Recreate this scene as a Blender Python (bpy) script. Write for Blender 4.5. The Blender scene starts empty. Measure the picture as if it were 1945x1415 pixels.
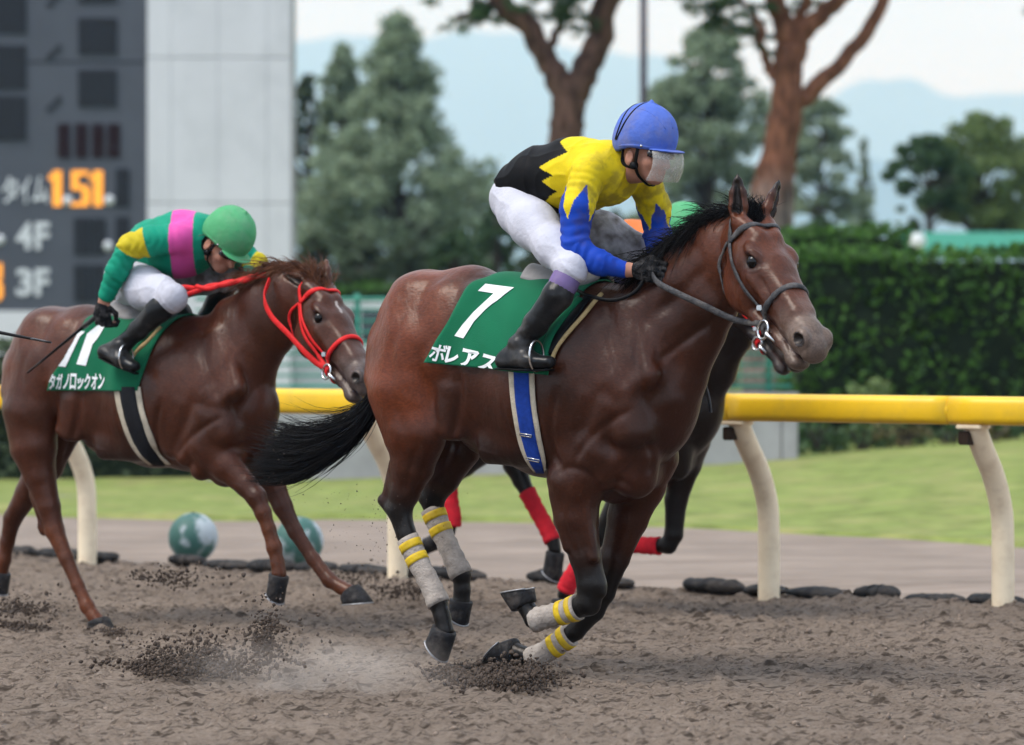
import bpy, bmesh, math, random
import numpy as np
from mathutils import Vector, Matrix, noise
from mathutils.bvhtree import BVHTree

random.seed(7)
RNG = np.random.default_rng(7)
SC = bpy.context.scene
COL = SC.collection

# ---------------------------------------------------------------- camera
PW, PH = 1945.0, 1415.0
FPX = 6454.0            # focal length in pixels of a 1945 px wide frame
CAM_H = 1.40
HORIZON = 639.0
PITCH = math.atan((PH / 2 - HORIZON) / FPX)
cam_d = bpy.data.cameras.new('camera')
cam = bpy.data.objects.new('camera', cam_d)
COL.objects.link(cam)
cam_d.sensor_fit = 'HORIZONTAL'
cam_d.sensor_width = 36.0
cam_d.lens = 36.0 * FPX / PW
cam_d.clip_start = 0.1
cam_d.clip_end = 60000
cam.location = (0, 0, CAM_H)
cam.rotation_euler = (math.pi / 2 - PITCH, 0, 0)
cam_d.dof.use_dof = True
cam_d.dof.focus_distance = 13.9
cam_d.dof.aperture_fstop = 2.3
SC.camera = cam

# ---------------------------------------------------------------- world, sun, exposure
SUN_EL, SUN_AZ = math.radians(56), math.radians(248)   # azimuth clockwise from +Y
world = bpy.data.worlds.new('World')
SC.world = world
world.use_nodes = True
wn, wl = world.node_tree.nodes, world.node_tree.links
wn.clear()
w_out = wn.new('ShaderNodeOutputWorld')
w_bg = wn.new('ShaderNodeBackground')
w_bg.inputs['Strength'].default_value = 0.085
sky = wn.new('ShaderNodeTexSky')
sky.sky_type = 'NISHITA'
sky.sun_disc = False
sky.sun_elevation = SUN_EL
sky.sun_rotation = SUN_AZ
sky.air_density = 1.0
sky.dust_density = 1.5
# broken bright overcast: cloud cover mixed over the clear sky, same all round the dome
w_tc = wn.new('ShaderNodeTexCoord')
w_map = wn.new('ShaderNodeMapping')
w_map.inputs['Scale'].default_value = (1.0, 1.0, 2.6)
w_no = wn.new('ShaderNodeTexNoise')
w_no.inputs['Scale'].default_value = 5.0
w_no.inputs['Detail'].default_value = 5.0
w_no.inputs['Roughness'].default_value = 0.55
w_ramp = wn.new('ShaderNodeValToRGB')
w_ramp.color_ramp.elements[0].position = 0.30
w_ramp.color_ramp.elements[0].color = (0.55, 0.55, 0.55, 1)
w_ramp.color_ramp.elements[1].position = 0.56
w_ramp.color_ramp.elements[1].color = (1, 1, 1, 1)
w_mix = wn.new('ShaderNodeMix')
w_mix.data_type = 'RGBA'
w_mix.inputs[7].default_value = (6.2, 7.05, 8.5, 1)
wl.new(w_tc.outputs['Generated'], w_map.inputs['Vector'])
wl.new(w_map.outputs['Vector'], w_no.inputs['Vector'])
wl.new(w_no.outputs['Fac'], w_ramp.inputs['Fac'])
wl.new(w_ramp.outputs['Color'], w_mix.inputs[0])
wl.new(sky.outputs['Color'], w_mix.inputs[6])
wl.new(w_mix.outputs[2], w_bg.inputs['Color'])
wl.new(w_bg.outputs['Background'], w_out.inputs['Surface'])

sun_d = bpy.data.lights.new('sun', 'SUN')
sun_d.energy = 1.5
sun_d.angle = math.radians(28)
sun_d.color = (1.0, 0.97, 0.93)
sun = bpy.data.objects.new('sun', sun_d)
COL.objects.link(sun)
_sv = Vector((math.sin(SUN_AZ) * math.cos(SUN_EL), math.cos(SUN_AZ) * math.cos(SUN_EL), math.sin(SUN_EL)))
sun.rotation_euler = _sv.to_track_quat('Z', 'Y').to_euler()

SC.view_settings.view_transform = 'Standard'
SC.view_settings.look = 'None'
SC.view_settings.gamma = 1.0
SC.view_settings.exposure = 1.15
SC.view_settings.use_curve_mapping = False
SC.render.engine = 'CYCLES'
SC.cycles.use_denoising = True
SC.cycles.max_bounces = 6
SC.cycles.diffuse_bounces = 3
SC.cycles.glossy_bounces = 2
SC.cycles.transmission_bounces = 6
SC.cycles.transparent_max_bounces = 12
SC.cycles.volume_bounces = 2
SC.cycles.use_adaptive_sampling = True

# ---------------------------------------------------------------- frame helpers
_CP, _SP = math.cos(PITCH), math.sin(PITCH)
CAM = np.array([0, 0, CAM_H])

def ray(px, py):
    a, b = (px - PW / 2) / FPX, (PH / 2 - py) / FPX
    return np.array([a, _CP + b * _SP, -_SP + b * _CP])

def at(px, py, depth):
    """world point seen at a photo pixel at a given distance along the view"""
    d = ray(px, py)
    return CAM + d * (depth / d[1])

def ground_at(px, py, z=0.0):
    d = ray(px, py)
    return CAM + d * ((z - CAM_H) / d[2])

class Rig:
    """local frame of a moving thing: x forward, y to its far (left) side, z up"""
    def __init__(self, origin, heading_deg):
        self.o = np.array([origin[0], origin[1], 0.0])
        a = math.radians(heading_deg)      # angle between the view axis and the direction of travel
        self.u = np.array([math.sin(a), -math.cos(a), 0])
        self.v = np.array([math.cos(a), math.sin(a), 0])
        self.rz = math.atan2(self.u[1], self.u[0])
    def loc(self, p):
        q = np.asarray(p) - self.o
        return np.array([q @ self.u, q @ self.v, q[2]])
    def glob(self, p):
        return self.o + p[0] * self.u + p[1] * self.v + np.array([0, 0, p[2]])
    def J(self, px, py, s=0.0):
        """local point on the plane at lateral offset s (+ towards the camera side)"""
        d = ray(px, py)
        t = (-s - (CAM - self.o) @ self.v) / (d @ self.v)
        return self.loc(CAM + t * d)

# ---------------------------------------------------------------- object helpers
def link(name, me, mats, parent=None, smooth=True):
    o = bpy.data.objects.new(name, me)
    COL.objects.link(o)
    if mats is not None:
        for m in (mats if isinstance(mats, (list, tuple)) else [mats]):
            me.materials.append(m)
    if smooth:
        me.shade_smooth()
    if parent is not None:
        o.parent = parent
    return o

def mesh_from(name, verts, faces):
    me = bpy.data.meshes.new(name)
    me.from_pydata([tuple(map(float, v)) for v in verts], [], [tuple(map(int, f)) for f in faces])
    me.update()
    return me

def mesh_quads(name, V, Q):
    """fast mesh from arrays: V (n,3), Q (m,k)"""
    me = bpy.data.meshes.new(name)
    V = np.asarray(V, np.float32); Q = np.asarray(Q, np.int32)
    k = Q.shape[1]
    me.vertices.add(len(V)); me.vertices.foreach_set('co', V.ravel())
    me.loops.add(Q.size); me.loops.foreach_set('vertex_index', Q.ravel())
    me.polygons.add(len(Q)); me.polygons.foreach_set('loop_start', np.arange(0, Q.size, k, dtype=np.int32))
    me.update(calc_edges=True)
    me.validate()
    return me

def set_col(me, cols, name='Col'):
    a = me.color_attributes.new(name, 'FLOAT_COLOR', 'POINT')
    c = np.ones((len(cols), 4), np.float32); c[:, :3] = cols
    a.data.foreach_set('color', c.ravel())

def empty(name, loc=(0, 0, 0), rz=0.0):
    o = bpy.data.objects.new(name, None)
    COL.objects.link(o)
    o.location = tuple(map(float, loc)); o.rotation_euler = (0, 0, rz)
    o.empty_display_size = 0.2
    return o

def tag(o, label=None, cat=None, group=None, kind=None):
    if label: o['label'] = label
    if cat: o['category'] = cat
    if group: o['group'] = group
    if kind: o['kind'] = kind
    return o

def nrm(v):
    v = np.asarray(v, float); return v / (np.linalg.norm(v) + 1e-12)

class MB:
    """collects simple shapes into one mesh"""
    def __init__(self): self.v, self.f = [], []
    def add(self, verts, faces):
        n = len(self.v); self.v += [tuple(map(float, p)) for p in verts]
        self.f += [tuple(i + n for i in f) for f in faces]
    def box(self, lo, hi):
        x0, y0, z0 = lo; x1, y1, z1 = hi
        self.add([(x0,y0,z0),(x1,y0,z0),(x1,y1,z0),(x0,y1,z0),(x0,y0,z1),(x1,y0,z1),(x1,y1,z1),(x0,y1,z1)],
                 [(0,3,2,1),(4,5,6,7),(0,1,5,4),(1,2,6,5),(2,3,7,6),(3,0,4,7)])
        return self
    def tube(self, pts, rad, n=10, side=None, caps=True, closed=False):
        """tube along points; rad scalar, list, or list of (w,h); side = reference lateral vector"""
        pts = [np.asarray(p, float) for p in pts]; m = len(pts)
        rings = []
        prev = None
        for i, p in enumerate(pts):
            if closed: t = nrm(pts[(i + 1) % m] - pts[i - 1])
            else: t = nrm(pts[min(i + 1, m - 1)] - pts[max(i - 1, 0)])
            if side is not None:
                s = np.asarray(side[i] if np.ndim(side) == 2 else side, float)
            else:
                s = prev if prev is not None else (np.array([0, 1.0, 0]) if abs(t[1]) < .9 else np.array([1.0, 0, 0]))
            s = nrm(s - t * (s @ t)); prev = s
            q = np.cross(t, s)
            r = rad if np.isscalar(rad) else rad[i]
            w, h = (r, r) if np.isscalar(r) else r
            rings.append([p + s * w * math.cos(2 * math.pi * j / n) + q * h * math.sin(2 * math.pi * j / n) for j in range(n)])
        V = [p for r in rings for p in r]; F = []
        for i in range(m if closed else m - 1):
            a, b = i * n, ((i + 1) % m) * n
            for j in range(n):
                F.append((a + j, a + (j + 1) % n, b + (j + 1) % n, b + j))
        if caps and not closed:
            F.append(tuple(range(n))[::-1]); F.append(tuple((m - 1) * n + j for j in range(n)))
        self.add(V, F); return self
    def build(self, name, mat, parent=None, smooth=False, bevel=0.0):
        me = mesh_from(name, self.v, self.f)
        if bevel:
            bm = bmesh.new(); bm.from_mesh(me)
            bmesh.ops.bevel(bm, geom=bm.edges[:], offset=bevel, segments=2, affect='EDGES')
            bm.to_mesh(me); bm.free()
        return link(name, me, mat, parent, smooth)

def smooth_path(pts, n):
    """Catmull-Rom through points (any dimension)"""
    P = np.array(pts, float); m = len(P)
    P = np.vstack([2 * P[0] - P[1], P, 2 * P[-1] - P[-2]])
    out = []
    for t in np.linspace(0, m - 1, n):
        i = min(int(t), m - 2); f = t - i
        a, b, c, d = P[i], P[i + 1], P[i + 2], P[i + 3]
        out.append(.5 * (2 * b + (c - a) * f + (2 * a - 5 * b + 4 * c - d) * f * f + (-a + 3 * b - 3 * c + d) * f ** 3))
    return np.array(out)

# ---------------------------------------------------------------- numpy noise
def vnoise(P, scale, seed=0):
    """smooth value noise in [-1,1] at points P (n,k)"""
    P = np.asarray(P, float) * scale
    i = np.floor(P).astype(np.int64); f = P - i
    f = f * f * (3 - 2 * f)
    k = P.shape[1]; out = np.zeros(len(P))
    pr = [73856093, 19349663, 83492791]
    for c in range(1 << k):
        h = np.full(len(P), seed * 2654435761 % (1 << 31), np.int64); w = np.ones(len(P))
        for a in range(k):
            b = (c >> a) & 1
            h ^= (i[:, a] + b) * pr[a]
            w *= f[:, a] if b else 1 - f[:, a]
        h = (h ^ (h >> 13)) * 1274126177 & 0x7fffffff
        h = (h ^ (h >> 16)) * 1103515245 & 0x7fffffff
        out += w * ((h & 0xffff) / 32767.5 - 1)
    return out

def fbm(P, scale, octaves=4, seed=0, gain=.5):
    s, a, out = scale, 1.0, 0
    for o in range(octaves):
        out = out + a * vnoise(P, s, seed + o * 17); s *= 2.03; a *= gain
    return out

# ---------------------------------------------------------------- signed-distance modelling
class Sdf:
    def __init__(self): self.p = []
    def cap(self, a, b, ra, rb, k=.03, col=None, side=(0, 1, 0), op='u', axial=1.0):
        """tapered capsule with elliptic section; r = radius or (lateral, perpendicular)"""
        a, b = np.asarray(a, float), np.asarray(b, float)
        ra = (ra, ra) if np.isscalar(ra) else ra; rb = (rb, rb) if np.isscalar(rb) else rb
        L = np.linalg.norm(b - a)
        A = (b - a) / L if L > 1e-6 else np.array([1.0, 0, 0])
        S = np.asarray(side, float); S = S - A * (S @ A)
        if np.linalg.norm(S) < 1e-3: S = np.cross(A, [0, 0, 1.0])
        S = nrm(S); T = np.cross(A, S)
        self.p.append(dict(a=a, L=L, A=A, S=S, T=T, ra=ra, rb=rb, k=k, col=col, op=op, ax=axial))
        return self
    def ell(self, c, r, axes=None, k=.03, col=None, op='u'):
        """ellipsoid, r=(rx,ry,rz) along axes rows"""
        c = np.asarray(c, float)
        M = np.eye(3) if axes is None else np.asarray(axes, float)
        self.p.append(dict(a=c, L=0.0, A=M[0], S=M[1], T=M[2], ra=(r[1], r[2]), rb=(r[1], r[2]), k=k, col=col, op=op, ax=r[0], axabs=True))
        return self
    def chain(self, nodes, k=.03, cols=None, side=(0, 1, 0)):
        """nodes: (point, w, h)"""
        for i in range(len(nodes) - 1):
            a, b = nodes[i], nodes[i + 1]
            c = None if cols is None else cols[i]
            self.cap(a[0], b[0], (a[1], a[2]), (b[1], b[2]), k, c, side)
        return self
    @staticmethod
    def dist(q, X, Y, Z):
        dx, dy, dz = X - q['a'][0], Y - q['a'][1], Z - q['a'][2]
        A, S, T = q['A'], q['S'], q['T']
        ax = dx * A[0] + dy * A[1] + dz * A[2]
        s = dx * S[0] + dy * S[1] + dz * S[2]
        t = dx * T[0] + dy * T[1] + dz * T[2]
        L = q['L']
        if L > 1e-6:
            f = np.clip(ax / L, 0, 1)
            w = q['ra'][0] + (q['rb'][0] - q['ra'][0]) * f
            h = q['ra'][1] + (q['rb'][1] - q['ra'][1]) * f
            ax = ax - f * L
        else:
            w, h = q['ra']
        c = q['ax'] if q.get('axabs') else np.minimum(w, h) * q['ax']
        sw, th, ac = s / w, t / h, ax / c
        k0 = np.sqrt(sw * sw + th * th + ac * ac)
        k1 = np.sqrt((sw / w) ** 2 + (th / h) ** 2 + (ac / c) ** 2) + 1e-6
        return k0 * (k0 - 1) / k1
    def bounds(self, q, m):
        b = q['a'] + q['A'] * q['L']
        r = max(max(q['ra']), max(q['rb']), q['ax'] if q.get('axabs') else 0)
        return np.minimum(q['a'], b) - r - m, np.maximum(q['a'], b) + r + m
    def mesh(self, name, h=.008, smooth=2, clip=None):
        """surface nets over the smooth union; returns mesh, verts"""
        B = [self.bounds(q, q['k'] + .02) for q in self.p if q['op'] == 'u']
        lo = np.min([b[0] for b in B], 0); hi = np.max([b[1] for b in B], 0)
        n = np.ceil((hi - lo) / h).astype(int) + 2
        G = [(lo[i] + h * np.arange(n[i])).astype(np.float32) for i in range(3)]
        D = np.full(n, .3, np.float32)
        for q in self.p:
            b0, b1 = self.bounds(q, max(q['k'], .0) + 3 * h)
            i0 = np.clip(np.floor((b0 - lo) / h).astype(int), 0, n - 1); i1 = np.clip(np.ceil((b1 - lo) / h).astype(int) + 1, 1, n)
            if np.any(i1 <= i0): continue
            sl = tuple(slice(a, b) for a, b in zip(i0, i1))
            d = self.dist(q, G[0][sl[0]][:, None, None], G[1][sl[1]][None, :, None], G[2][sl[2]][None, None, :]).astype(np.float32)
            o = D[sl]; k = np.float32(max(q['k'], 1e-4))
            if q['op'] == 'u':
                m = np.clip(.5 + .5 * (o - d) / k, 0, 1)
                D[sl] = o * (1 - m) + d * m - k * m * (1 - m)
            else:
                m = np.clip(.5 - .5 * (o + d) / k, 0, 1)
                D[sl] = o * (1 - m) - d * m + k * m * (1 - m)
        if clip is not None:
            D = np.maximum(D, clip(G[0][:, None, None], G[1][None, :, None], G[2][None, None, :]).astype(np.float32))
        V, Q = surface_nets(D, lo, h)
        if smooth: V = relax(V, Q, smooth)
        return mesh_quads(name, V, Q), V
    def colors(self, V, default=(1, 1, 1), sharp=.012):
        X, Y, Z = V[:, 0], V[:, 1], V[:, 2]
        W = np.full(len(V), 1e-9); C = np.tile(np.array(default, float) * 1e-9, (len(V), 1))
        for q in self.p:
            if q['col'] is None or q['op'] != 'u': continue
            d = self.dist(q, X, Y, Z)
            w = np.exp(-np.clip(d + .02, 0, .5) / sharp)
            W += w; C += w[:, None] * np.array(q['col'])
        return C / W[:, None]

def surface_nets(D, lo, h):
    S = D < 0
    n = D.shape
    c = np.zeros((n[0] - 1, n[1] - 1, n[2] - 1), np.int8)
    offs = [(i, j, k) for i in (0, 1) for j in (0, 1) for k in (0, 1)]
    for i, j, k in offs:
        c += S[i:n[0] - 1 + i, j:n[1] - 1 + j, k:n[2] - 1 + k]
    act = np.argwhere((c > 0) & (c < 8))
    idx = np.full(c.shape, -1, np.int32)
    idx[act[:, 0], act[:, 1], act[:, 2]] = np.arange(len(act))
    val = {o: D[act[:, 0] + o[0], act[:, 1] + o[1], act[:, 2] + o[2]] for o in offs}
    P = np.zeros((len(act), 3)); N = np.zeros(len(act))
    for o in offs:
        for ax in range(3):
            if o[ax]: continue
            e = list(o); e[ax] = 1; e = tuple(e)
            a, b = val[o], val[e]
            m = (a < 0) != (b < 0)
            t = np.where(m, a / np.where(m, a - b, 1), 0)
            p = np.tile(np.array(o, float), (len(act), 1)); p[:, ax] += t
            P += p * m[:, None]; N += m
    V = (act + P / N[:, None]) * h + lo
    Q = []
    for ax in range(3):
        u, w = (ax + 1) % 3, (ax + 2) % 3
        sa = [slice(None)] * 3; sb = [slice(None)] * 3
        sa[ax] = slice(0, n[ax] - 1); sb[ax] = slice(1, n[ax])
        for d in (u, w): sa[d] = sb[d] = slice(1, n[d] - 1)
        A, Bq = S[tuple(sa)], S[tuple(sb)]
        for fl in (0, 1):
            E = np.argwhere((A & ~Bq) if fl == 0 else (~A & Bq))
            if not len(E): continue
            E[:, u] += 1; E[:, w] += 1
            def cell(du, dw):
                F = E.copy(); F[:, u] -= du; F[:, w] -= dw
                return idx[F[:, 0], F[:, 1], F[:, 2]]
            q = np.stack([cell(1, 1), cell(0, 1), cell(0, 0), cell(1, 0)], 1)
            Q.append(q if fl == 0 else q[:, ::-1])
    return V, np.vstack(Q)

def relax(V, Q, it, f=.5):
    e = np.vstack([Q[:, [0, 1]], Q[:, [1, 2]], Q[:, [2, 3]], Q[:, [3, 0]]])
    e = np.vstack([e, e[:, ::-1]])
    cnt = np.bincount(e[:, 0], minlength=len(V)).astype(float)[:, None]
    for i in range(it):
        S = np.stack([np.bincount(e[:, 0], V[e[:, 1], a], len(V)) for a in range(3)], 1)
        V = V + f * (S / np.maximum(cnt, 1) - V)
    return V

def bvh_of(me):
    return BVHTree.FromPolygons([v.co[:] for v in me.vertices], [p.vertices[:] for p in me.polygons])

# ---------------------------------------------------------------- materials
MATS = {}
def material(name):
    m = bpy.data.materials.new(name); m.use_nodes = True
    nt = m.node_tree
    b = nt.nodes['Principled BSDF']
    MATS[name] = m
    return m, nt, b

def mat(name, col, rough=.6, metal=0.0, noise_scale=0, noise_amt=.0, bump=0, bump_scale=200, attr=False, spec=None,
        coat=0.0, dirt=None, dirt_scale=6, dirt_amt=.5, sheen=0.0, obj_coords=True, stretch=None, detail=6, rough_var=0.0):
    m, nt, b = material(name)
    N, L = nt.nodes, nt.links
    tc = N.new('ShaderNodeTexCoord')
    vec = tc.outputs['Object']
    if stretch:
        mp = N.new('ShaderNodeMapping'); mp.inputs['Scale'].default_value = stretch
        L.new(vec, mp.inputs['Vector']); vec = mp.outputs['Vector']
    if attr:
        a = N.new('ShaderNodeAttribute'); a.attribute_name = 'Col'; c = a.outputs['Color']
    else:
        a = N.new('ShaderNodeRGB'); a.outputs[0].default_value = (*col, 1); c = a.outputs[0]
    if noise_amt:
        n = N.new('ShaderNodeTexNoise'); n.inputs['Scale'].default_value = noise_scale; n.inputs['Detail'].default_value = detail
        L.new(vec, n.inputs['Vector'])
        mr = N.new('ShaderNodeMapRange'); mr.inputs['From Min'].default_value = .3; mr.inputs['From Max'].default_value = .7
        mr.inputs['To Min'].default_value = 1 - noise_amt; mr.inputs['To Max'].default_value = 1 + noise_amt
        L.new(n.outputs['Fac'], mr.inputs['Value'])
        mx = N.new('ShaderNodeVectorMath'); mx.operation = 'SCALE'
        L.new(c, mx.inputs[0]); L.new(mr.outputs['Result'], mx.inputs['Scale']); c = mx.outputs['Vector']
    if dirt:
        n = N.new('ShaderNodeTexNoise'); n.inputs['Scale'].default_value = dirt_scale; n.inputs['Detail'].default_value = 8
        n.inputs['Roughness'].default_value = .65
        L.new(vec, n.inputs['Vector'])
        mr = N.new('ShaderNodeMapRange'); mr.inputs['From Min'].default_value = .48; mr.inputs['From Max'].default_value = .72
        mr.inputs['To Min'].default_value = 0; mr.inputs['To Max'].default_value = dirt_amt
        L.new(n.outputs['Fac'], mr.inputs['Value'])
        mx = N.new('ShaderNodeMix'); mx.data_type = 'RGBA'
        L.new(mr.outputs['Result'], mx.inputs[0]); L.new(c, mx.inputs[6]); mx.inputs[7].default_value = (*dirt, 1)
        c = mx.outputs[2]
    L.new(c, b.inputs['Base Color'])
    b.inputs['Roughness'].default_value = rough
    b.inputs['Metallic'].default_value = metal
    b.inputs['Specular IOR Level'].default_value = .5 if metal else (spec if spec is not None else .14)
    if coat: b.inputs['Coat Weight'].default_value = coat; b.inputs['Coat Roughness'].default_value = .25
    if sheen: b.inputs['Sheen Weight'].default_value = sheen; b.inputs['Sheen Roughness'].default_value = .4
    if rough_var:
        n = N.new('ShaderNodeTexNoise'); n.inputs['Scale'].default_value = 7; n.inputs['Detail'].default_value = 5
        L.new(vec, n.inputs['Vector'])
        mr = N.new('ShaderNodeMapRange'); mr.inputs['From Min'].default_value = .3; mr.inputs['From Max'].default_value = .7
        mr.inputs['To Min'].default_value = rough - rough_var; mr.inputs['To Max'].default_value = rough + rough_var
        L.new(n.outputs['Fac'], mr.inputs['Value']); L.new(mr.outputs['Result'], b.inputs['Roughness'])
    if bump:
        n = N.new('ShaderNodeTexNoise'); n.inputs['Scale'].default_value = bump_scale; n.inputs['Detail'].default_value = 5
        L.new(vec, n.inputs['Vector'])
        bp = N.new('ShaderNodeBump'); bp.inputs['Strength'].default_value = bump; bp.inputs['Distance'].default_value = .01
        L.new(n.outputs['Fac'], bp.inputs['Height']); L.new(bp.outputs['Normal'], b.inputs['Normal'])
    return m

def coat_mat(name, red=1.0):
    """short horse coat: attribute colour, mottling, dust, fine hair relief, soft gloss"""
    m, nt, b = material(name)
    N, L = nt.nodes, nt.links
    tc = N.new('ShaderNodeTexCoord')
    a = N.new('ShaderNodeAttribute'); a.attribute_name = 'Col'
    n1 = N.new('ShaderNodeTexNoise'); n1.inputs['Scale'].default_value = 4.5; n1.inputs['Detail'].default_value = 5
    L.new(tc.outputs['Object'], n1.inputs['Vector'])
    mr = N.new('ShaderNodeMapRange'); mr.inputs['From Min'].default_value = .35; mr.inputs['From Max'].default_value = .68
    mr.inputs['To Min'].default_value = .74; mr.inputs['To Max'].default_value = 1.25
    L.new(n1.outputs['Fac'], mr.inputs['Value'])
    sc = N.new('ShaderNodeVectorMath'); sc.operation = 'SCALE'
    L.new(a.outputs['Color'], sc.inputs[0]); L.new(mr.outputs['Result'], sc.inputs['Scale'])
    n2 = N.new('ShaderNodeTexNoise'); n2.inputs['Scale'].default_value = 150; n2.inputs['Detail'].default_value = 4
    mp = N.new('ShaderNodeMapping'); mp.inputs['Scale'].default_value = (.35, 1, .8); mp.inputs['Rotation'].default_value = (0, .6, 0)
    L.new(tc.outputs['Object'], mp.inputs['Vector']); L.new(mp.outputs['Vector'], n2.inputs['Vector'])
    mrh = N.new('ShaderNodeMapRange'); mrh.inputs['From Min'].default_value = .3; mrh.inputs['From Max'].default_value = .7; mrh.inputs['To Min'].default_value = .72; mrh.inputs['To Max'].default_value = 1.28
    L.new(n2.outputs['Fac'], mrh.inputs['Value'])
    sch = N.new('ShaderNodeVectorMath'); sch.operation = 'SCALE'; L.new(sc.outputs['Vector'], sch.inputs[0]); L.new(mrh.outputs['Result'], sch.inputs['Scale'])
    sc = sch
    # dust specks thrown up by the track
    n3 = N.new('ShaderNodeTexNoise'); n3.inputs['Scale'].default_value = 60; n3.inputs['Detail'].default_value = 6
    n3.inputs['Roughness'].default_value = .7
    L.new(tc.outputs['Object'], n3.inputs['Vector'])
    mr3 = N.new('ShaderNodeMapRange'); mr3.inputs['From Min'].default_value = .58; mr3.inputs['From Max'].default_value = .78
    mr3.inputs['To Min'].default_value = .0; mr3.inputs['To Max'].default_value = .14
    L.new(n3.outputs['Fac'], mr3.inputs['Value'])
    mx = N.new('ShaderNodeMix'); mx.data_type = 'RGBA'; mx.inputs[7].default_value = (.2, .165, .14, 1)
    L.new(mr3.outputs['Result'], mx.inputs[0]); L.new(sc.outputs['Vector'], mx.inputs[6])
    L.new(mx.outputs[2], b.inputs['Base Color'])
    mr2 = N.new('ShaderNodeMapRange'); mr2.inputs['To Min'].default_value = .30; mr2.inputs['To Max'].default_value = .42
    L.new(n1.outputs['Fac'], mr2.inputs['Value']); L.new(mr2.outputs['Result'], b.inputs['Roughness'])
    b.inputs['Specular IOR Level'].default_value = .30
    b.inputs['Specular Tint'].default_value = (1.0, .92, .85, 1)
    bp = N.new('ShaderNodeBump'); bp.inputs['Strength'].default_value = .16; bp.inputs['Distance'].default_value = .006
    L.new(n2.outputs['Fac'], bp.inputs['Height'])
    n4 = N.new('ShaderNodeTexNoise'); n4.inputs['Scale'].default_value = 16; n4.inputs['Detail'].default_value = 3
    mp4 = N.new('ShaderNodeMapping'); mp4.inputs['Scale'].default_value = (1, 1, .45); mp4.inputs['Rotation'].default_value = (0, .5, 0)
    L.new(tc.outputs['Object'], mp4.inputs['Vector']); L.new(mp4.outputs['Vector'], n4.inputs['Vector'])
    bp2 = N.new('ShaderNodeBump'); bp2.inputs['Strength'].default_value = .35; bp2.inputs['Distance'].default_value = .02
    L.new(n4.outputs['Fac'], bp2.inputs['Height']); L.new(bp2.outputs['Normal'], bp.inputs['Normal'])
    L.new(bp.outputs['Normal'], b.inputs['Normal'])
    return m

M_COAT = coat_mat('horse coat')
M_HAIR_BLACK = mat('black horse hair', (.0055, .0048, .0052), .40, noise_scale=30, noise_amt=.4, spec=.07)
M_HAIR_RED = mat('chestnut horse hair', (.10, .038, .018), .42, noise_scale=30, noise_amt=.5)
M_EYE = mat('wet dark eye', (.004, .003, .003), .10, spec=.3)
M_HOOF = mat('hoof horn', (.018, .017, .018), .5, noise_scale=25, noise_amt=.45, bump=.5, bump_scale=60, dirt=(.12, .10, .085), dirt_scale=18, dirt_amt=.5)
M_SHOE = mat('worn aluminium shoe', (.32, .32, .33), .5, metal=.8, noise_scale=40, noise_amt=.2)
M_WRAP = mat('grey beige leg wrap', (.36, .315, .275), .9, noise_scale=30, noise_amt=.2, bump=.6, bump_scale=90, dirt=(.17, .14, .12), dirt_scale=9, dirt_amt=.75)
M_WRAP_RED = mat('red leg wrap', (.55, .018, .03), .85, noise_scale=30, noise_amt=.15, bump=.5, bump_scale=90)
M_TAPE = mat('yellow tape', (.62, .42, .02), .55, noise_scale=40, noise_amt=.25, dirt=(.2, .16, .1), dirt_scale=20, dirt_amt=.5)
M_STRAP = mat('grey black leather strap', (.05, .05, .053), .5, noise_scale=60, noise_amt=.4, bump=.4, bump_scale=150, dirt=(.19, .17, .155), dirt_scale=12, dirt_amt=.75)
M_STRAP_RED = mat('red strap', (.62, .02, .02), .5, noise_scale=50, noise_amt=.15)
M_BLACKLEA = mat('black leather', (.006, .006, .0065), .30, spec=.25, noise_scale=20, noise_amt=.3, bump=.35, bump_scale=28, dirt=(.13, .12, .115), dirt_scale=6, dirt_amt=.4)
M_STEEL = mat('bit steel', (.62, .62, .62), .25, metal=1.0)
M_CLOTH = mat('green number cloth', (.006, .120, .055), .85, noise_scale=5, noise_amt=.12, bump=.25, bump_scale=240, sheen=.1)
M_WHITE = mat('white print', (.74, .76, .76), .8, noise_scale=40, noise_amt=.05)
M_GIRTH_BLUE = mat('blue girth webbing', (.012, .045, .27), .75, noise_scale=60, noise_amt=.2, bump=.3, bump_scale=200)
M_GIRTH_BLACK = mat('black girth webbing', (.012, .012, .014), .75, noise_scale=60, noise_amt=.2, bump=.3, bump_scale=200)
M_FELT = mat('cream felt edging', (.50, .44, .34), .9, noise_scale=30, noise_amt=.15, bump=.5, bump_scale=120, dirt=(.2, .17, .13), dirt_scale=12, dirt_amt=.5)
M_PAD = mat('tan pad edge', (.42, .31, .15), .85, noise_scale=30, noise_amt=.2, bump=.5, bump_scale=120)
M_SADDLE = mat('grey racing saddle', (.22, .21, .205), .45, noise_scale=14, noise_amt=.2, bump=.2, bump_scale=90)
M_BREECH = mat('white breeches', (.5, .5, .54), .75, noise_scale=8, noise_amt=.06, bump=.35, bump_scale=14, dirt=(.26, .22, .19), dirt_scale=7, dirt_amt=.35)
M_BREECH_MUD = mat('mud splashed breeches', (.5, .48, .5), .85, noise_scale=8, noise_amt=.1, bump=.5, bump_scale=20, dirt=(.12, .1, .088), dirt_scale=7, dirt_amt=1.0)
M_SKIN = mat('skin', (.42, .20, .135), .5, noise_scale=20, noise_amt=.12, dirt=(.2, .13, .1), dirt_scale=14, dirt_amt=.4)
M_HELM_BLUE = mat('blue helmet cover', (.075, .138, .48), .6, noise_scale=12, noise_amt=.08, bump=.5, bump_scale=30, dirt=(.22, .2, .24), dirt_scale=9, dirt_amt=.6)
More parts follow.
